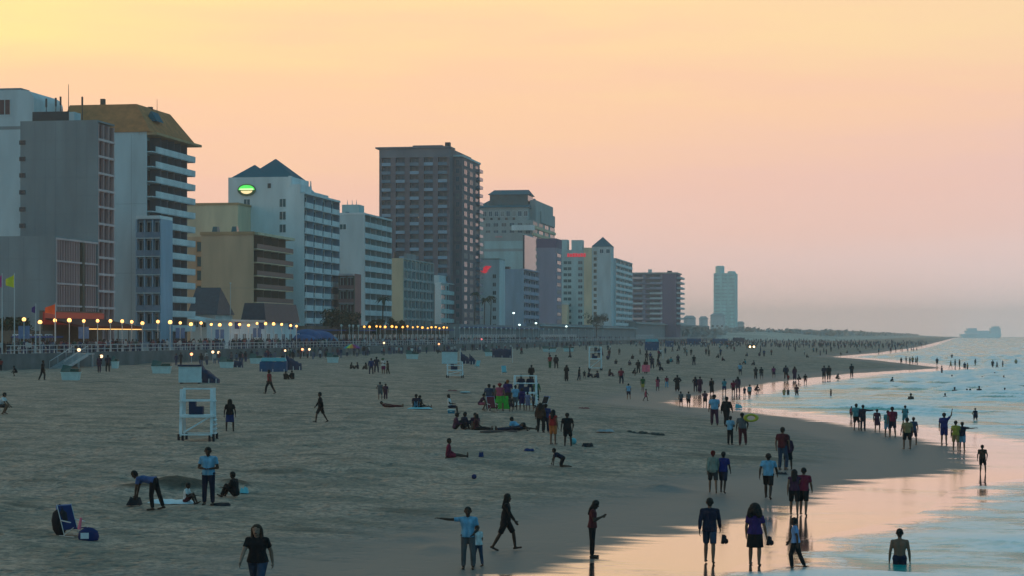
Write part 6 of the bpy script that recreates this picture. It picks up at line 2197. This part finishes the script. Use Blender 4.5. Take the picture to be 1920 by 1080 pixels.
# low houses in the far trees
for k, (px, d_, vt, wpx) in enumerate([(1292, 1500, 597, 20), (1318, 1650, 598, 14), (1345, 1700, 592, 26), (1388, 1900, 607, 12)]):
    b = Bld('far_house', ('pale low house right of the dark purple hotel', 'small pale house left of the far tower', 'low white house at the foot of the far tower', 'tiny pale house right of the far tower')[k], px + wpx / 2, d_, px - wpx / 2, None, vt, cat='house', zb=3.0)
    b.bx('wall', 'cool_white', -b.W, 0, 0, 12, 0, b.H)
    hip_roof(b.root, 'roof', M['grid_grey'], -b.W, 0, 0, 12, b.H + .01, 2.2, ridge=.6, over=.5)
    for q in range(3):
        b.win('S', -b.W * (q + .5) / 3, b.H * .55, b.W / 3 * .5, 1.8)

# ------------------------------------------------------------------ ship on the horizon
gx, gy = ground_dir(1838)
dS = 4200
t = empty('cargo_ship', (gx * dS, gy * dS, 0))
t.rotation_euler = (0, 0, TH)
tag(t, 'pale teal ship lying on the hazy horizon', 'ship')
m_ship = pmat('ship_hull', (.75, .9, .9), .7, .2, .05)
M['ship_pale'] = pmat('ship_house', (.9, .95, .95), .7, .2, .05)
sc_ = dS / F
hw = 38 * sc_
pts = [(-hw, 6), (-hw + 4, -1), (hw - 3, -1), (hw, 6), (hw, 9), (-hw, 8)]
v = [(x, -7, z) for x, z in pts] + [(x, 7, z) for x, z in pts]
f = [list(range(6)), list(range(11, 5, -1))] + [[i, i + 6, (i + 1) % 6 + 6, (i + 1) % 6] for i in range(6)]
link('hull', mesh_from('hull', v, f, m_ship), t)
bx(t, 'superstructure', 'ship_pale', hw - 22 * 1.0, hw - 1, -6, 6, 9, 21)
bx(t, 'bridge', 'ship_pale', hw - 18, hw - 4, -7, 7, 21, 24)
bx(t, 'deck_cargo', 'ship_pale', -hw + 10, hw - 24, -5, 5, 8.5, 15)
bx(t, 'fore_house', 'ship_pale', -hw + 14, -hw + 34, -5.5, 5.5, 15, 20)
mb = MB()
mb.tube((hw - 11, 0, 24), (hw - 11, 0, 33), .5, .3, 6)
mb.build('mast', M['pale_teal'], t)

# ------------------------------------------------------------------ patrol vehicle with headlights
(x, y, z), d = on_ground(1407, 655)
t = empty('patrol_vehicle', (x, y, z))
t.rotation_euler = (0, 0, TH + .12)
tag(t, 'vehicle with two glaring headlights driving on the far sand', 'car')
m_car = pmat('car_paint', (.10, .09, .09), .35, .1, 2)
prof = [(-2.2, .45), (2.1, .45), (2.2, .9), (1.9, 1.05), (1.1, 1.1), (.6, 1.75), (-1.9, 1.8), (-2.2, 1.0)]   # along y, front at -y
k = len(prof)
v = [(-.92, -a, h) for a, h in prof] + [(.92, -a, h) for a, h in prof]
f = [list(range(k)), list(range(2 * k - 1, k - 1, -1))] + [[i, i + k, (i + 1) % k + k, (i + 1) % k] for i in range(k)]
link('body', mesh_from('car_body', v, f, m_car), t)
mb = MB()
mb.quad([(-.8, -1.11 - .012, 1.14), (.8, -1.11 - .012, 1.14), (.75, -.63 - .012, 1.71), (-.75, -.63 - .012, 1.71)])
mb.build('windscreen', M['glass'], t)
m_head = pmat('headlight', (1.0, .66, .28), .3, .05, 3, emit=8.0)
for sx in (-.68, .68):
    mb = MB()
    mb.tube((sx, -2.12, .82), (sx, -2.25, .82), .2, .30, 12)
    mb.build('headlight', m_head, t)
    for yy in (-1.35, 1.4):
        mb = MB()
        mb.tube((sx * 1.22, yy, .38), (sx * 1.38, yy, .38), .38, .38, 16)
        w_ = mb.build('wheel', m_dark, t)
        mb = MB()
        mb.tube((sx * 1.385, yy, .38), (sx * 1.40, yy, .38), .2, .18, 12)
        mb.build('hub', m_pole, w_)

# ================================================================== BEACH THINGS
m_tarp = pmat('blue_tarp', (.012, .075, .17), .75, .25, 1.2, bump=.4, bscale=4)
m_tarp2 = pmat('navy_tarp', (.010, .026, .070), .75, .25, 1.2, bump=.4, bscale=4)
m_lid = pmat('green_lid', (.01, .055, .04), .5, .2, 2)
m_bin = pmat('white_bin', (.52, .66, .64), .6, .12, 2)
m_topt = pmat('teal_sheet', (.12, .42, .48), .6, .15, 1.5)
m_hut = pmat('hut_board', (.50, .68, .70), .65, .12, 1.5)


def bin_thing(px, v, wpx, label, lean=False):
    (x, y, z), d = on_ground(px, v)
    w = wpx * d / F
    t = empty('beach_bin', (x, y, z - .05), TH * 1.2)
    tag(t, label, 'bin')
    mb = MB()
    h = .8
    mb.box(-w / 2 * .86, w / 2 * .86, -.55, .55, 0, h, 0, 1.14)
    mb.build('tub', m_bin, t)
    mb = MB()
    mb.box(-w / 2 * 1.02, w / 2 * 1.02, -.68, .68, h + .003, h + .09)
    mb.build('rim', m_bin, t)
    for s in (-1, 1):
        mb = MB()
        if s < 0:
            mb.quad([(-w / 2, -.65, h + .1), (-.02, -.65, h + .1), (-.02, .65, h + .6), (-w / 2, .65, h + .75)])
            mb.quad([(-w / 2, -.65, h + .16), (-w / 2, .65, h + .81), (-.02, .65, h + .66), (-.02, -.65, h + .16)])
            mb.quad([(-w / 2, -.65, h + .1), (-w / 2, -.65, h + .16), (-.02, -.65, h + .16), (-.02, -.65, h + .1)])
            mb.quad([(-.02, -.65, h + .1), (-.02, -.65, h + .16), (-.02, .65, h + .66), (-.02, .65, h + .6)])
        else:
            mb.box(.02, w / 2, -.66, .66, h + .1, h + .42, 0, .9)
        mb.build('lid', m_lid, t)
    return t


for px, v, w, lab in ((133, 713, 34, 'nearest white bin with propped dark green lids'), (303, 700, 36, 'white bin with green lids left of the white hut'), (15, 682, 22, 'white bin at the left edge before the stairs'), (425, 690, 26, 'white bin with green lid beside a small blue stack'), (481, 682, 24, 'white bin with green lid left of the blue covered stack'),
                      (624, 680, 22, 'bluish bin right of the slanting blue cover'), (773, 673, 24, 'white bin with green lid left of the second white hut'), (919, 668, 20, 'white bin left of the far navy covered stack'), (1030, 660, 26, 'far white bin with green lid beyond the crowded stand'), (1066, 659, 20, 'far white bin left of the far white stand'), (216, 690, 12, 'small grey bin right of the navy figure')):
    bin_thing(px, v, w, lab)


def covered_stack(px, v, wpx, hpx, mat, label, top=None, dep=1.6, slant=0.0):
    """rows of hire chairs stacked under a sagging tarpaulin"""
    (x, y, z), d = on_ground(px, v)
    w, h = wpx * d / F, hpx * d / F
    t = empty('covered_stack', (x, y, z - .05), TH * 1.2)
    tag(t, label, 'covered stack')
    nx, nprof = 12, 9
    vv, ff = [], []
    rn = random.Random(int(px))
    for i in range(nx + 1):
        a = -w / 2 + w * i / nx
        hh = h * (1 + .05 * math.sin(i * 1.7) + .04 * rn.uniform(-1, 1))
        hh *= (1 - slant * i / nx)
        for j in range(nprof):
            k = j / (nprof - 1)
            ang = math.pi * k
            yy = -dep / 2 * math.cos(ang)
            zz = hh * min(1, 1.35 * math.sin(ang) ** .55) * (1 + .03 * rn.uniform(-1, 1))
            vv.append((a, yy * (1.0 + .05 * rn.uniform(-1, 1)), max(0, zz)))
    for i in range(nx):
        for j in range(nprof - 1):
            q = i * nprof + j
            ff.append((q, q + nprof, q + nprof + 1, q + 1))
    ff.append([j for j in range(nprof)])
    ff.append([nx * nprof + j for j in reversed(range(nprof))])
    link('tarpaulin', mesh_from('tarpaulin', vv, ff, mat), t)
    for s in (-1, 0, 1):
        mb = MB()
        mb.bar((s * w * .42, -dep * .52, 0.0), (s * w * .42, -dep * .50, h * .3), .09, .09)
        mb.build('tarp_rope', m_pole, t)
    if top:
        mb = MB()
        mb.box(-w * .46, w * .48, -dep * .42, dep * .42, h * 1.03, h * 1.35, 0, .9)
        mb.build('top_sheet', top, t)
    return t


covered_stack(513, 697, 50, 20, m_tarp, 'large blue covered stack with a teal top sheet', m_topt, 2.2)
covered_stack(551, 694, 28, 27, m_tarp2, 'slanting navy cover right of the large blue stack', None, 2.0, .55)
covered_stack(394, 719, 32, 34, m_tarp2, 'slanting navy cover right of the nearer white hut', None, 2.2, .75)
covered_stack(446, 689, 18, 14, m_tarp2, 'small navy covered stack beside a white bin', None, 1.6, .2)
covered_stack(873, 683, 20, 24, m_tarp2, 'slanting navy cover right of the second white hut', None, 2.0, .6)
covered_stack(886, 683, 12, 20, m_tarp2, 'narrow navy cover beside the second white hut', None, 1.6, .6)
covered_stack(941, 671, 36, 17, m_tarp2, 'far navy covered stack with a thin pole at its right', None, 2.0)
covered_stack(1222, 657, 26, 16, m_tarp, 'far blue covered stack above the pink towel', m_topt, 2.0)
covered_stack(1255, 650, 15, 11, m_tarp, 'small far teal blue stack, right of the far blue stack', None, 2.0)
covered_stack(1301, 646, 26, 11, m_tarp, 'far blue stack left of the headlights, leftmost', None, 2.0)
covered_stack(1350, 644, 28, 9, m_tarp, 'far blue stack left of the headlights, middle', None, 2.0)
covered_stack(1385, 641, 22, 8, m_tarp2, 'far dark stack just left of the headlights', None, 2.0)


def hut(px, v, wpx, hpx, label):
    (x, y, z), d = on_ground(px, v)
    w, h = wpx * d / F, hpx * d / F
    t = empty('hire_hut', (x, y, z), TH * 1.2)
    tag(t, label, 'hut')
    n_ = 9
    for k in range(n_):
        mb = MB()
        mb.box(-w / 2, w / 2, -.62 - .012 * (k % 2), -.55, .12 + (h - .22) * k / n_, .12 + (h - .22) * (k + 1) / n_ - .015)
        mb.build('board', m_hut, t)
    mb = MB()
    mb.box(-w / 2 + .04, w / 2 - .04, -.549, .55, .1, h - .1)
    mb.build('box_wall', m_hut, t)
    mb = MB()
    mb.box(-w / 2 - .08, w / 2 + .08, -.72, .65, h - .095, h + .06)
    mb.build('roof', m_tarp2, t)
    mb = MB()
    for sx in (-1, 1):
        mb.box(sx * w * .4 - .08, sx * w * .4 + .08, -.5, .5, -.1, .099)
    mb.build('skid', m_dark, t)
    return t


hut(357, 719, 41, 34, 'nearer white boarded hut with a navy roof, behind the lifeguard stand')
hut(843, 683, 29, 25, 'second white boarded hut with navy covers at its right')


def guard_stand(px, v, wpx, hpx, label, cooler=True):
    (x, y, z), d = on_ground(px, v)
    w, h = wpx * d / F, hpx * d / F
    t = empty('lifeguard_stand', (x, y, z), TH * 1.1)
    tag(t, label, 'lifeguard stand')
    D = w * .8
    hs = h * .50         # seat shelf
    for sx in (-1, 1):
        for sy in (-1, 1):
            mb = MB()
            top = h if sy > 0 else h * .99
            mb.bar((sx * (w / 2 - .06), sy * D * .5, .22), (sx * (w / 2 - .08), sy * D * .36, top), .13, .13)
            mb.build('leg', m_timber, t)
            mb = MB()
            mb.bar((sx * (w / 2 - .06) - .09, sy * D * .5, -.1), (sx * (w / 2 - .06) - .09, sy * D * .5, .34), .10, .16)
            mb.bar((sx * (w / 2 - .06) + .10, sy * D * .5, -.1), (sx * (w / 2 - .06) + .10, sy * D * .5, .34), .10, .16)
            mb.build('foot', m_dark, t)
    mb = MB()
    mb.box(-w / 2 + .03, w / 2 - .03, -D * .62, D * .40, hs - .12, hs)
    mb.build('platform', m_timber, t)
    for zz, yy in ((h * .985, .36), (h * .77, .37), (.32, .49)):
        mb = MB()
        mb.bar((-w / 2 + .07, D * yy + .08, zz), (w / 2 - .07, D * yy + .08, zz), .14, .07)
        mb.build('back_rail', m_timber, t)
        mb = MB()
        if zz < h * .9:
            mb.bar((-w / 2 + .07, -D * yy - .12, zz), (w / 2 - .07, -D * yy - .12, zz), .14, .07)
            mb.build('front_rail', m_timber, t)
    for sx in (-1, 1):
        mb = MB()
        mb.bar((sx * (w / 2 - .02), -D * .42, h * .76), (sx * (w / 2 - .02), D * .40, h * .76), .12, .07)
        mb.build('arm_rail', m_timber, t)
    mb = MB()
    mb.bar((-w / 2 + .2, -D * .53, .42), (w / 2 - .15, -D * .48, hs - .1), .16, .07)
    mb.build('brace', m_timber, t)
    for k in range(4):
        zz = .35 + k * (hs - .4) / 4
        mb = MB()
        mb.bar((w / 2 + .02, -D * .40, zz), (w / 2 + .02, D * .40, zz), .10, .06)
        mb.build('rung', m_timber, t)
    mb = MB()
    mb.box(-w * .26, w * .16, -D * .1, D * .25, hs + .003, hs + .38)
    mb.box(-w * .26, -w * .06, -D * .1, D * .2, hs + .38, hs + .68)
    mb.build('seat', m_tarp2, t)
    return t, h, w


guard_stand(371, 826, 62, 98, 'nearest white timber lifeguard stand on the open sand')
guard_stand(853, 708, 30, 30, 'white timber lifeguard stand below the second white hut')
guard_stand(1116, 694, 24, 44, 'far pale lifeguard stand among seated people')
gt, gh, gw = guard_stand(985, 766, 44, 62, 'crowded lifeguard stand with navy seated figures')
(xg, yg, zg) = gt.location
for dx, lab, c in ((-.32, 'left navy lifeguard sitting up on the crowded stand', 'navy'), (.34, 'right navy lifeguard sitting up on the crowded stand', 'royal')):
    me, topz = get_body('sit_chair', False, 1)
    r_ = empty('person', (xg + dx, yg + .1, zg + gh * .5 - .1), math.pi + TH, 1.0)
    tag(r_, lab, 'person')
    o = link('body', me, r_)
    o.color = (*CO['skind'], 1)
    for it in (('shirt', 'navy'), ('pants', 'navy'), ('hair', 'hair')):
        w_ = link(WEAR_NAME[it[0]], get_wear(it[0], 'sit_chair', False, 1), r_)
        w_.color = (*CO[it[1] if it[1] != 'navy' else c if c == 'navy' else 'navy'], 1)


def lay_box(px, v, wpx, hm, dm, mat, name, label, cat, rz=0.0, taper=.9):
    (x, y, z), d = on_ground(px, v)
    w = wpx * d / F
    t = empty(name, (x, y, z - .02), TH + rz)
    tag(t, label, cat)
    rn = random.Random(int(px * 7 + v))
    nx, ny = 8, 5
    vv, ff = [], []
    for i in range(nx + 1):
        for j in range(ny + 1):
            ed = min(i, nx - i, 1) * min(j, ny - j, 1)
            vv.append((-w / 2 + w * i / nx, -dm / 2 + dm * j / ny, (hm if ed else hm * .15) * (1 + .35 * rn.uniform(-1, 1)) + .01))
    for i in range(nx):
        for j in range(ny):
            q = i * (ny + 1) + j
            ff.append((q, q + ny + 1, q + ny + 2, q + 1))
    link('cloth', mesh_from('lumpy_cloth', vv, ff, mat, smooth=True), t)
    return t


m_wh = pmat('white_cloth', (.62, .66, .68), .9, .12, 4)
m_bk = pmat('black_cloth', (.015, .014, .018), .9, .2, 4)
m_mr = pmat('maroon_cloth', (.16, .02, .03), .9, .2, 4)
m_pk = pmat('pink_cloth', (.75, .16, .22), .85, .12, 4)
m_bl = pmat('blue_cloth', (.012, .022, .10), .8, .2, 4)
m_gn = pmat('green_cloth', (.04, .36, .03), .8, .12, 4)
m_ye = pmat('yellow_vinyl', (.40, .38, .03), .4, .12, 4)
m_or = pmat('orange_cloth', (.8, .35, .12), .8, .12, 4)
lay_box(320, 943, 88, .10, .9, m_wh, 'towel', 'white towel spread under the bending person', 'towel')
lay_box(252, 948, 26, .22, .5, m_bk, 'bag', 'dark bag left of the bending person', 'bag')
lay_box(415, 948, 34, .08, .4, m_bk, 'bag', 'flat dark bag right of the tall man', 'bag')
lay_box(458, 925, 16, .18, .35, m_topt, 'bag', 'small blue bag right of the dark seated figure', 'bag')
lay_box(787, 766, 46, .08, 1.6, m_topt, 'towel', 'blue towel under two seated friends', 'towel')
lay_box(849, 733, 20, .10, 1.4, m_mr, 'towel', 'maroon towel on the sand below the second white hut', 'towel')
lay_box(872, 736, 20, .05, 1.4, m_topt, 'towel', 'pale blue towel right of the maroon one', 'towel')
lay_box(935, 809, 70, .06, 1.4, m_bk, 'blanket', 'dark blanket under the reclining group', 'blanket')
lay_box(1102, 837, 22, .14, .6, m_bk, 'bag', 'dark heap right of the figure in black', 'bag')
lay_box(1135, 810, 34, .10, .8, pmat('grey_cloth', (.25, .26, .27), .9, .3, 4), 'towel', 'white and grey heap on the open sand', 'towel')
lay_box(992, 845, 20, .10, .5, m_bl, 'towel', 'small blue heap on the sand', 'towel')
lay_box(902, 857, 10, .2, .3, m_bl, 'bag', 'small blue bag beside the crimson dress', 'bag')
lay_box(1095, 766, 22, .08, .8, m_mr, 'towel', 'faded red heap beyond the figure in black', 'towel')
lay_box(940, 769, 34, .75, .5, m_gn, 'beach_mat', 'bright green mat bundle at the red hat', 'mat')
lay_box(1465, 889, 22, .08, .4, m_bk, 'bag', 'flat dark bag behind the boy in light blue', 'bag')
lay_box(1385, 766, 14, .3, .3, m_topt, 'bag', 'small teal bucket heap at the bay edge', 'bucket')

# a row of small sand castles
(x, y, z), d = on_ground(1210, 815)
t = empty('sandcastle_row', (x, y, z - .03), TH)
tag(t, 'row of small dark sand castles on the open beach', 'sand castle')
m_wet = pmat('wet_sand', (.06, .055, .048), .9, .3, 5, bump=.5)
wr_ = 60 * d / F
for k in range(9):
    mb = MB()
    hh = (.26, .2, .14, .22, .18, .12, .15, .12, .1)[k]
    mb.lathe([(.20, 0), (.17, hh * .6), (.11, hh), (.02, hh * 1.05)], (-wr_ / 2 + wr_ * k / 8, .08 * math.sin(k * 2), 0), 10)
    mb.build('tower', m_wet, t)

# balls
for px, v, r, mt, lab in ((889, 898, .10, m_bl, 'blue ball lying on the open sand'), (1075, 833, .16, m_topt, 'pale ball at the feet of the figure in black')):
    (x, y, z), d = on_ground(px, v)
    mb = MB()
    mb.sphere((0, 0, r), r, 0, 18, 12)
    o = mb.build('ball', mt, None, True)
    o.location = (x, y, z - .01)
    tag(o, lab, 'ball')

# beach chair and bags at the lower left
m_band = pmat('pale_blue_band', (.16, .2, .4), .8, .1, 3)


def beach_chair(px, v, rz, mt, label, sc=.85):
    (x, y, z), d = on_ground(px, v)
    t = empty('beach_chair', (x, y, z), math.radians(rz), sc)
    tag(t, label, 'chair')
    mb = MB()
    mb.bar((0, -.30, .22), (0, -.62, .98), .52, .03)
    mb.build('backrest', mt, t)
    mb = MB()
    mb.bar((0, -.28, .22), (0, .24, .30), .52, .03)
    mb.build('seat', mt, t)
    for sx in (-.28, .28):
        mb = MB()
        mb.tube((sx, -.64, 1.02), (sx, -.22, .02), .014, .014, 6)
        mb.build('back_frame', m_pole, t)
        mb = MB()
        mb.tube((sx, .26, .32), (sx, -.30, .02), .014, .014, 6)
        mb.tube((sx, -.50, .02), (sx, .30, .02), .014, .014, 6)
        mb.build('leg', m_pole, t)
        mb = MB()
        mb.bar((sx, -.42, .52), (sx, .10, .48), .05, .025)
        mb.build('armrest', m_pole, t)
    mb = MB()
    mb.box(-.27, .27, -.70, -.60, .86, 1.0)
    mb.build('head_band', m_band, t)


beach_chair(142, 1006, -122, m_bl, 'low blue folding beach chair on the near sand')
beach_chair(925, 772, -150, m_mr, 'maroon beach chair left of the bright green cloth', 1.0)
beach_chair(1012, 771, 140, m_bk, 'black beach chair right of the lilac dress', 1.0)
beach_chair(893, 690, 160, m_topt, 'teal beach chair right of the second white hut', 1.1)
beach_chair(946, 702, -160, m_topt, 'teal beach chair below the far navy stack', 1.1)
(x, y, z), d = on_ground(112, 1003)
t = empty('hanging_bag', (x, y, z), 0)
tag(t, 'black bag leaning behind the blue beach chair', 'bag')
mb = MB()
mb.lathe([(.10, 0), (.20, .15), (.24, .4), (.20, .62), (.08, .72), (.02, .73)], (0, 0, 0), 14, 0, 1.0, .7)
mb.build('sack', m_bk, t, True)
mb = MB()
mb.tube((-.08, 0, .7), (.0, 0, .85), .015, .015, 6)
mb.tube((.0, 0, .85), (.09, 0, .7), .015, .015, 6)
mb.build('strap', m_bk, t)
(x, y, z), d = on_ground(166, 1013)
t = empty('tote_bag', (x, y, z), .3)
tag(t, 'blue bag with a pale square at the beach chair', 'bag')
mb = MB()
mb.lathe([(.26, 0), (.29, .1), (.25, .25), (.12, .34), (.02, .36)], (0, 0, 0), 14, 0, 1.0, .6)
mb.build('bag_body', m_bl, t, True)
mb = MB()
mb.box(-.2, .02, -.2, -.178, .06, .22)
mb.build('bag_patch', m_wh, t)
mb = MB()
mb.tube((-.25, 0, .3), (-.2, 0, .62), .05, .03, 8)
mb.build('bottle', m_pk, t)

# pink towel held up, yellow float, shoes in hand
(x, y, z), d = on_ground(1211, 701)
t = empty('pink_towel', (x + .05, y - .45, z + .1), TH)
tag(t, 'pink towel held up on the far sand', 'towel')
vv, ff = [], []
for i in range(7):
    for j in range(5):
        vv.append((-.55 + 1.1 * i / 6, .05 * math.sin(i * 1.9), 1.15 - .95 * j / 4))
for i in range(6):
    for j in range(4):
        q = i * 5 + j
        ff.append((q, q + 1, q + 6, q + 5))
o = link('cloth', mesh_from('held_towel', vv, ff, m_pk), t)
o.modifiers.new('thick', 'SOLIDIFY').thickness = .02
(x, y, z), d = on_ground(1393, 835)
t = empty('pool_float', (x + .42, y - .05, z + 1.42), TH)
tag(t, 'yellow float carried at the shoulder at the bay edge', 'float')
mb = MB()
n1, n2 = 16, 8
for i in range(n1):
    for j in range(n2):
        pass
R_, r_2 = .30, .10
vv, ff = [], []
for i in range(n1):
    a = 2 * math.pi * i / n1
    for j in range(n2):
        b_ = 2 * math.pi * j / n2
        vv.append(((R_ + r_2 * math.cos(b_)) * math.cos(a), r_2 * math.sin(b_), (R_ + r_2 * math.cos(b_)) * math.sin(a) * .55))
for i in range(n1):
    for j in range(n2):
        ff.append((i * n2 + j, i * n2 + (j + 1) % n2, ((i + 1) % n1) * n2 + (j + 1) % n2, ((i + 1) % n1) * n2 + j))
link('ring', mesh_from('ring', vv, ff, m_ye, smooth=True), t)
for px, v, dx, lab in ((1330, 1057, .36, 'pair of dark shoes in the hand of the man in navy'), (1415, 1060, .36, 'dark sandals in the hand of the curly haired woman')):
    (x, y, z), d = on_ground(px, v)
    t = empty('shoes', (x + dx, y + .12, z + .52), TH)
    tag(t, lab, 'shoes')
    for k in range(2):
        mb = MB()
        mb.box(-.045, .045, -.12, .14, 0, .05, 0, .9)
        mb.box(-.04, .04, -.12, .0, .05, .10, 0, .7)
        o = mb.build('shoe', m_bk, t)
        o.rotation_euler = (1.1, .2 + .3 * k, .8 * k)
        o.location = (.04 * k, 0, .12)

# rainbow umbrella
(x, y, z), d = on_ground(660, 668)
t = empty('beach_umbrella', (x, y, z), 0)
tag(t, 'rainbow striped beach umbrella near the promenade', 'umbrella')
mb = MB()
mb.tube((0, 0, 0), (0, 0, 2.1), .03, .025, 8)
mb.build('pole', m_pole, t)
rb = [(.03, .10, .45), (.02, .40, .30), (.05, .45, .08), (.65, .55, .03), (.65, .25, .03), (.6, .03, .03), (.45, .02, .05), (.22, .03, .22)]
for k in range(16):
    a0, a1 = 2 * math.pi * k / 16, 2 * math.pi * (k + 1) / 16
    vv, ff = [], []
    for i, (rr_, zz) in enumerate([(.02, 2.25), (.7, 2.05), (1.3, 1.75), (1.65, 1.45)]):
        vv += [(rr_ * math.cos(a0), rr_ * math.sin(a0), zz), (rr_ * math.cos(a1), rr_ * math.sin(a1), zz)]
        if i:
            ff.append((2 * i - 2, 2 * i - 1, 2 * i + 1, 2 * i))
    mid = (a0 + a1) / 2
    ci = min(7, int((math.cos(mid) * .5 + .5) * 8))
    nm = 'stripe_%d' % ci
    mt = bpy.data.materials.get(nm) or pmat(nm, rb[ci], .7, .1, 3)
    link('panel', mesh_from('umbrella_panel', vv, ff, mt), t)

# thin marker poles on the sand
for px, v0, v1, lab in ((961, 652, 680, 'thin pale pole right of the far navy stack'), (863, 655, 705, 'thin pale pole beside the lifeguard stand below the hut'), (1243, 640, 672, 'thin pale pole right of the far blue stack')):
    (x, y, z), d = on_ground(px, v1)
    h = (v1 - v0) * d / F
    t = empty('marker_pole', (x, y, z), 0)
    tag(t, lab, 'pole')
    mb = MB()
    mb.tube((0, 0, -.2), (0, 0, h), .06, .05, 8)
    mb.build('shaft', m_pole, t)
    mb = MB()
    mb.sphere((0, 0, h + .05), .09, 0, 10, 6)
    mb.build('cap', m_pole, t)

# ------------------------------------------------------------------ the dense promenade crowd, only readable as one mass
CROWD_M = [pmat('crowd_cloth_%d' % i, c, .9, .2, 3) for i, c in enumerate([(.02, .02, .025), (.03, .04, .10), (.10, .03, .05), (.15, .12, .12), (.10, .13, .20), (.28, .10, .10), (.45, .45, .45), (.05, .10, .08), (.09, .045, .03)])]
mb = MB()
rn = random.Random(77)


def mini(mb, x, y, z, h):
    s = h / 1.75
    a, b_ = rn.randrange(8), rn.choice((0, 0, 1, 1, 4))
    st_ = rn.uniform(-.18, .18)
    for q in (-1, 1):
        mb.tube((x + q * .09 * s, y + q * st_, z), (x + q * .08 * s, y, z + .85 * s), .055 * s, .09 * s, 6, b_)
        mb.tube((x + q * .27 * s, y - q * st_, z + .80 * s), (x + q * .20 * s, y, z + 1.40 * s), .035 * s, .055 * s, 5, a)
    mb.lathe([(.13 * s, .78 * s), (.145 * s, 1.0 * s), (.17 * s, 1.3 * s), (.14 * s, 1.44 * s), (.05 * s, 1.48 * s)], (x, y, z), 8, a, 1.1, .75)
    mb.sphere((x, y, z + 1.62 * s), .11 * s, 8 if rn.random() < .7 else 0, 7, 5, 1.15)


for _ in range(720):
    px = rn.uniform(-30, 1180)
    if px < 330 and rn.random() < .45:
        continue
    x = rn.uniform(-109, -100.8)
    y = face_y(px, x)
    mini(mb, x, y, ZD, rn.uniform(1.45, 1.9))
tag(mb.build('promenade_crowd', CROWD_M), 'dense dark crowd strolling along the lit promenade', 'crowd', kind='stuff')
mb = MB()
for _ in range(800):
    px = rn.uniform(1180, 1740)
    v = rn.uniform(636, 650) + (px - 1180) * .008
    (x, y, z), d = on_ground(px, v)
    if z < .05 or d > 2400:
        continue
    mini(mb, x, y, z, rn.uniform(1.5, 1.85))
for _ in range(170):
    px = rn.uniform(300, 1300)
    x = XW + rn.uniform(2, 11)
    y = face_y(px, x)
    mini(mb, x, y, float(beach_z(x, y)), rn.uniform(1.5, 1.85))
tag(mb.build('far_beach_crowd', CROWD_M), 'far crowd on the hazy sand that reads as one mass', 'crowd', kind='stuff')

# the cool box that the perched figure sits on
r0 = SIT_R[0]
fw_ = Vector((0, -.40, 0))
fw_.rotate(r0.rotation_euler)
t = empty('cool_box', (r0.location.x + fw_.x, r0.location.y + fw_.y, r0.location.z - .03), r0.rotation_euler.z)
tag(t, 'pale blue cool box under the perched figure in white vest', 'cool box')
hb = .36 * r0.scale.z
mb = MB()
mb.box(-.3, .3, -.2, .2, 0, hb - .07, 0, 1.04)
mb.build('tub', m_tealc, t)
mb = MB()
mb.box(-.33, .33, -.23, .23, hb - .069, hb, 0, .96)
mb.build('lid', m_bin, t)
for sx in (-1, 1):
    mb = MB()
    mb.bar((sx * .33, -.08, hb * .6), (sx * .33, .08, hb * .6), .03, .03)
    mb.build('handle', m_bin, t)
bpy.data.scenes.remove(_tmp)
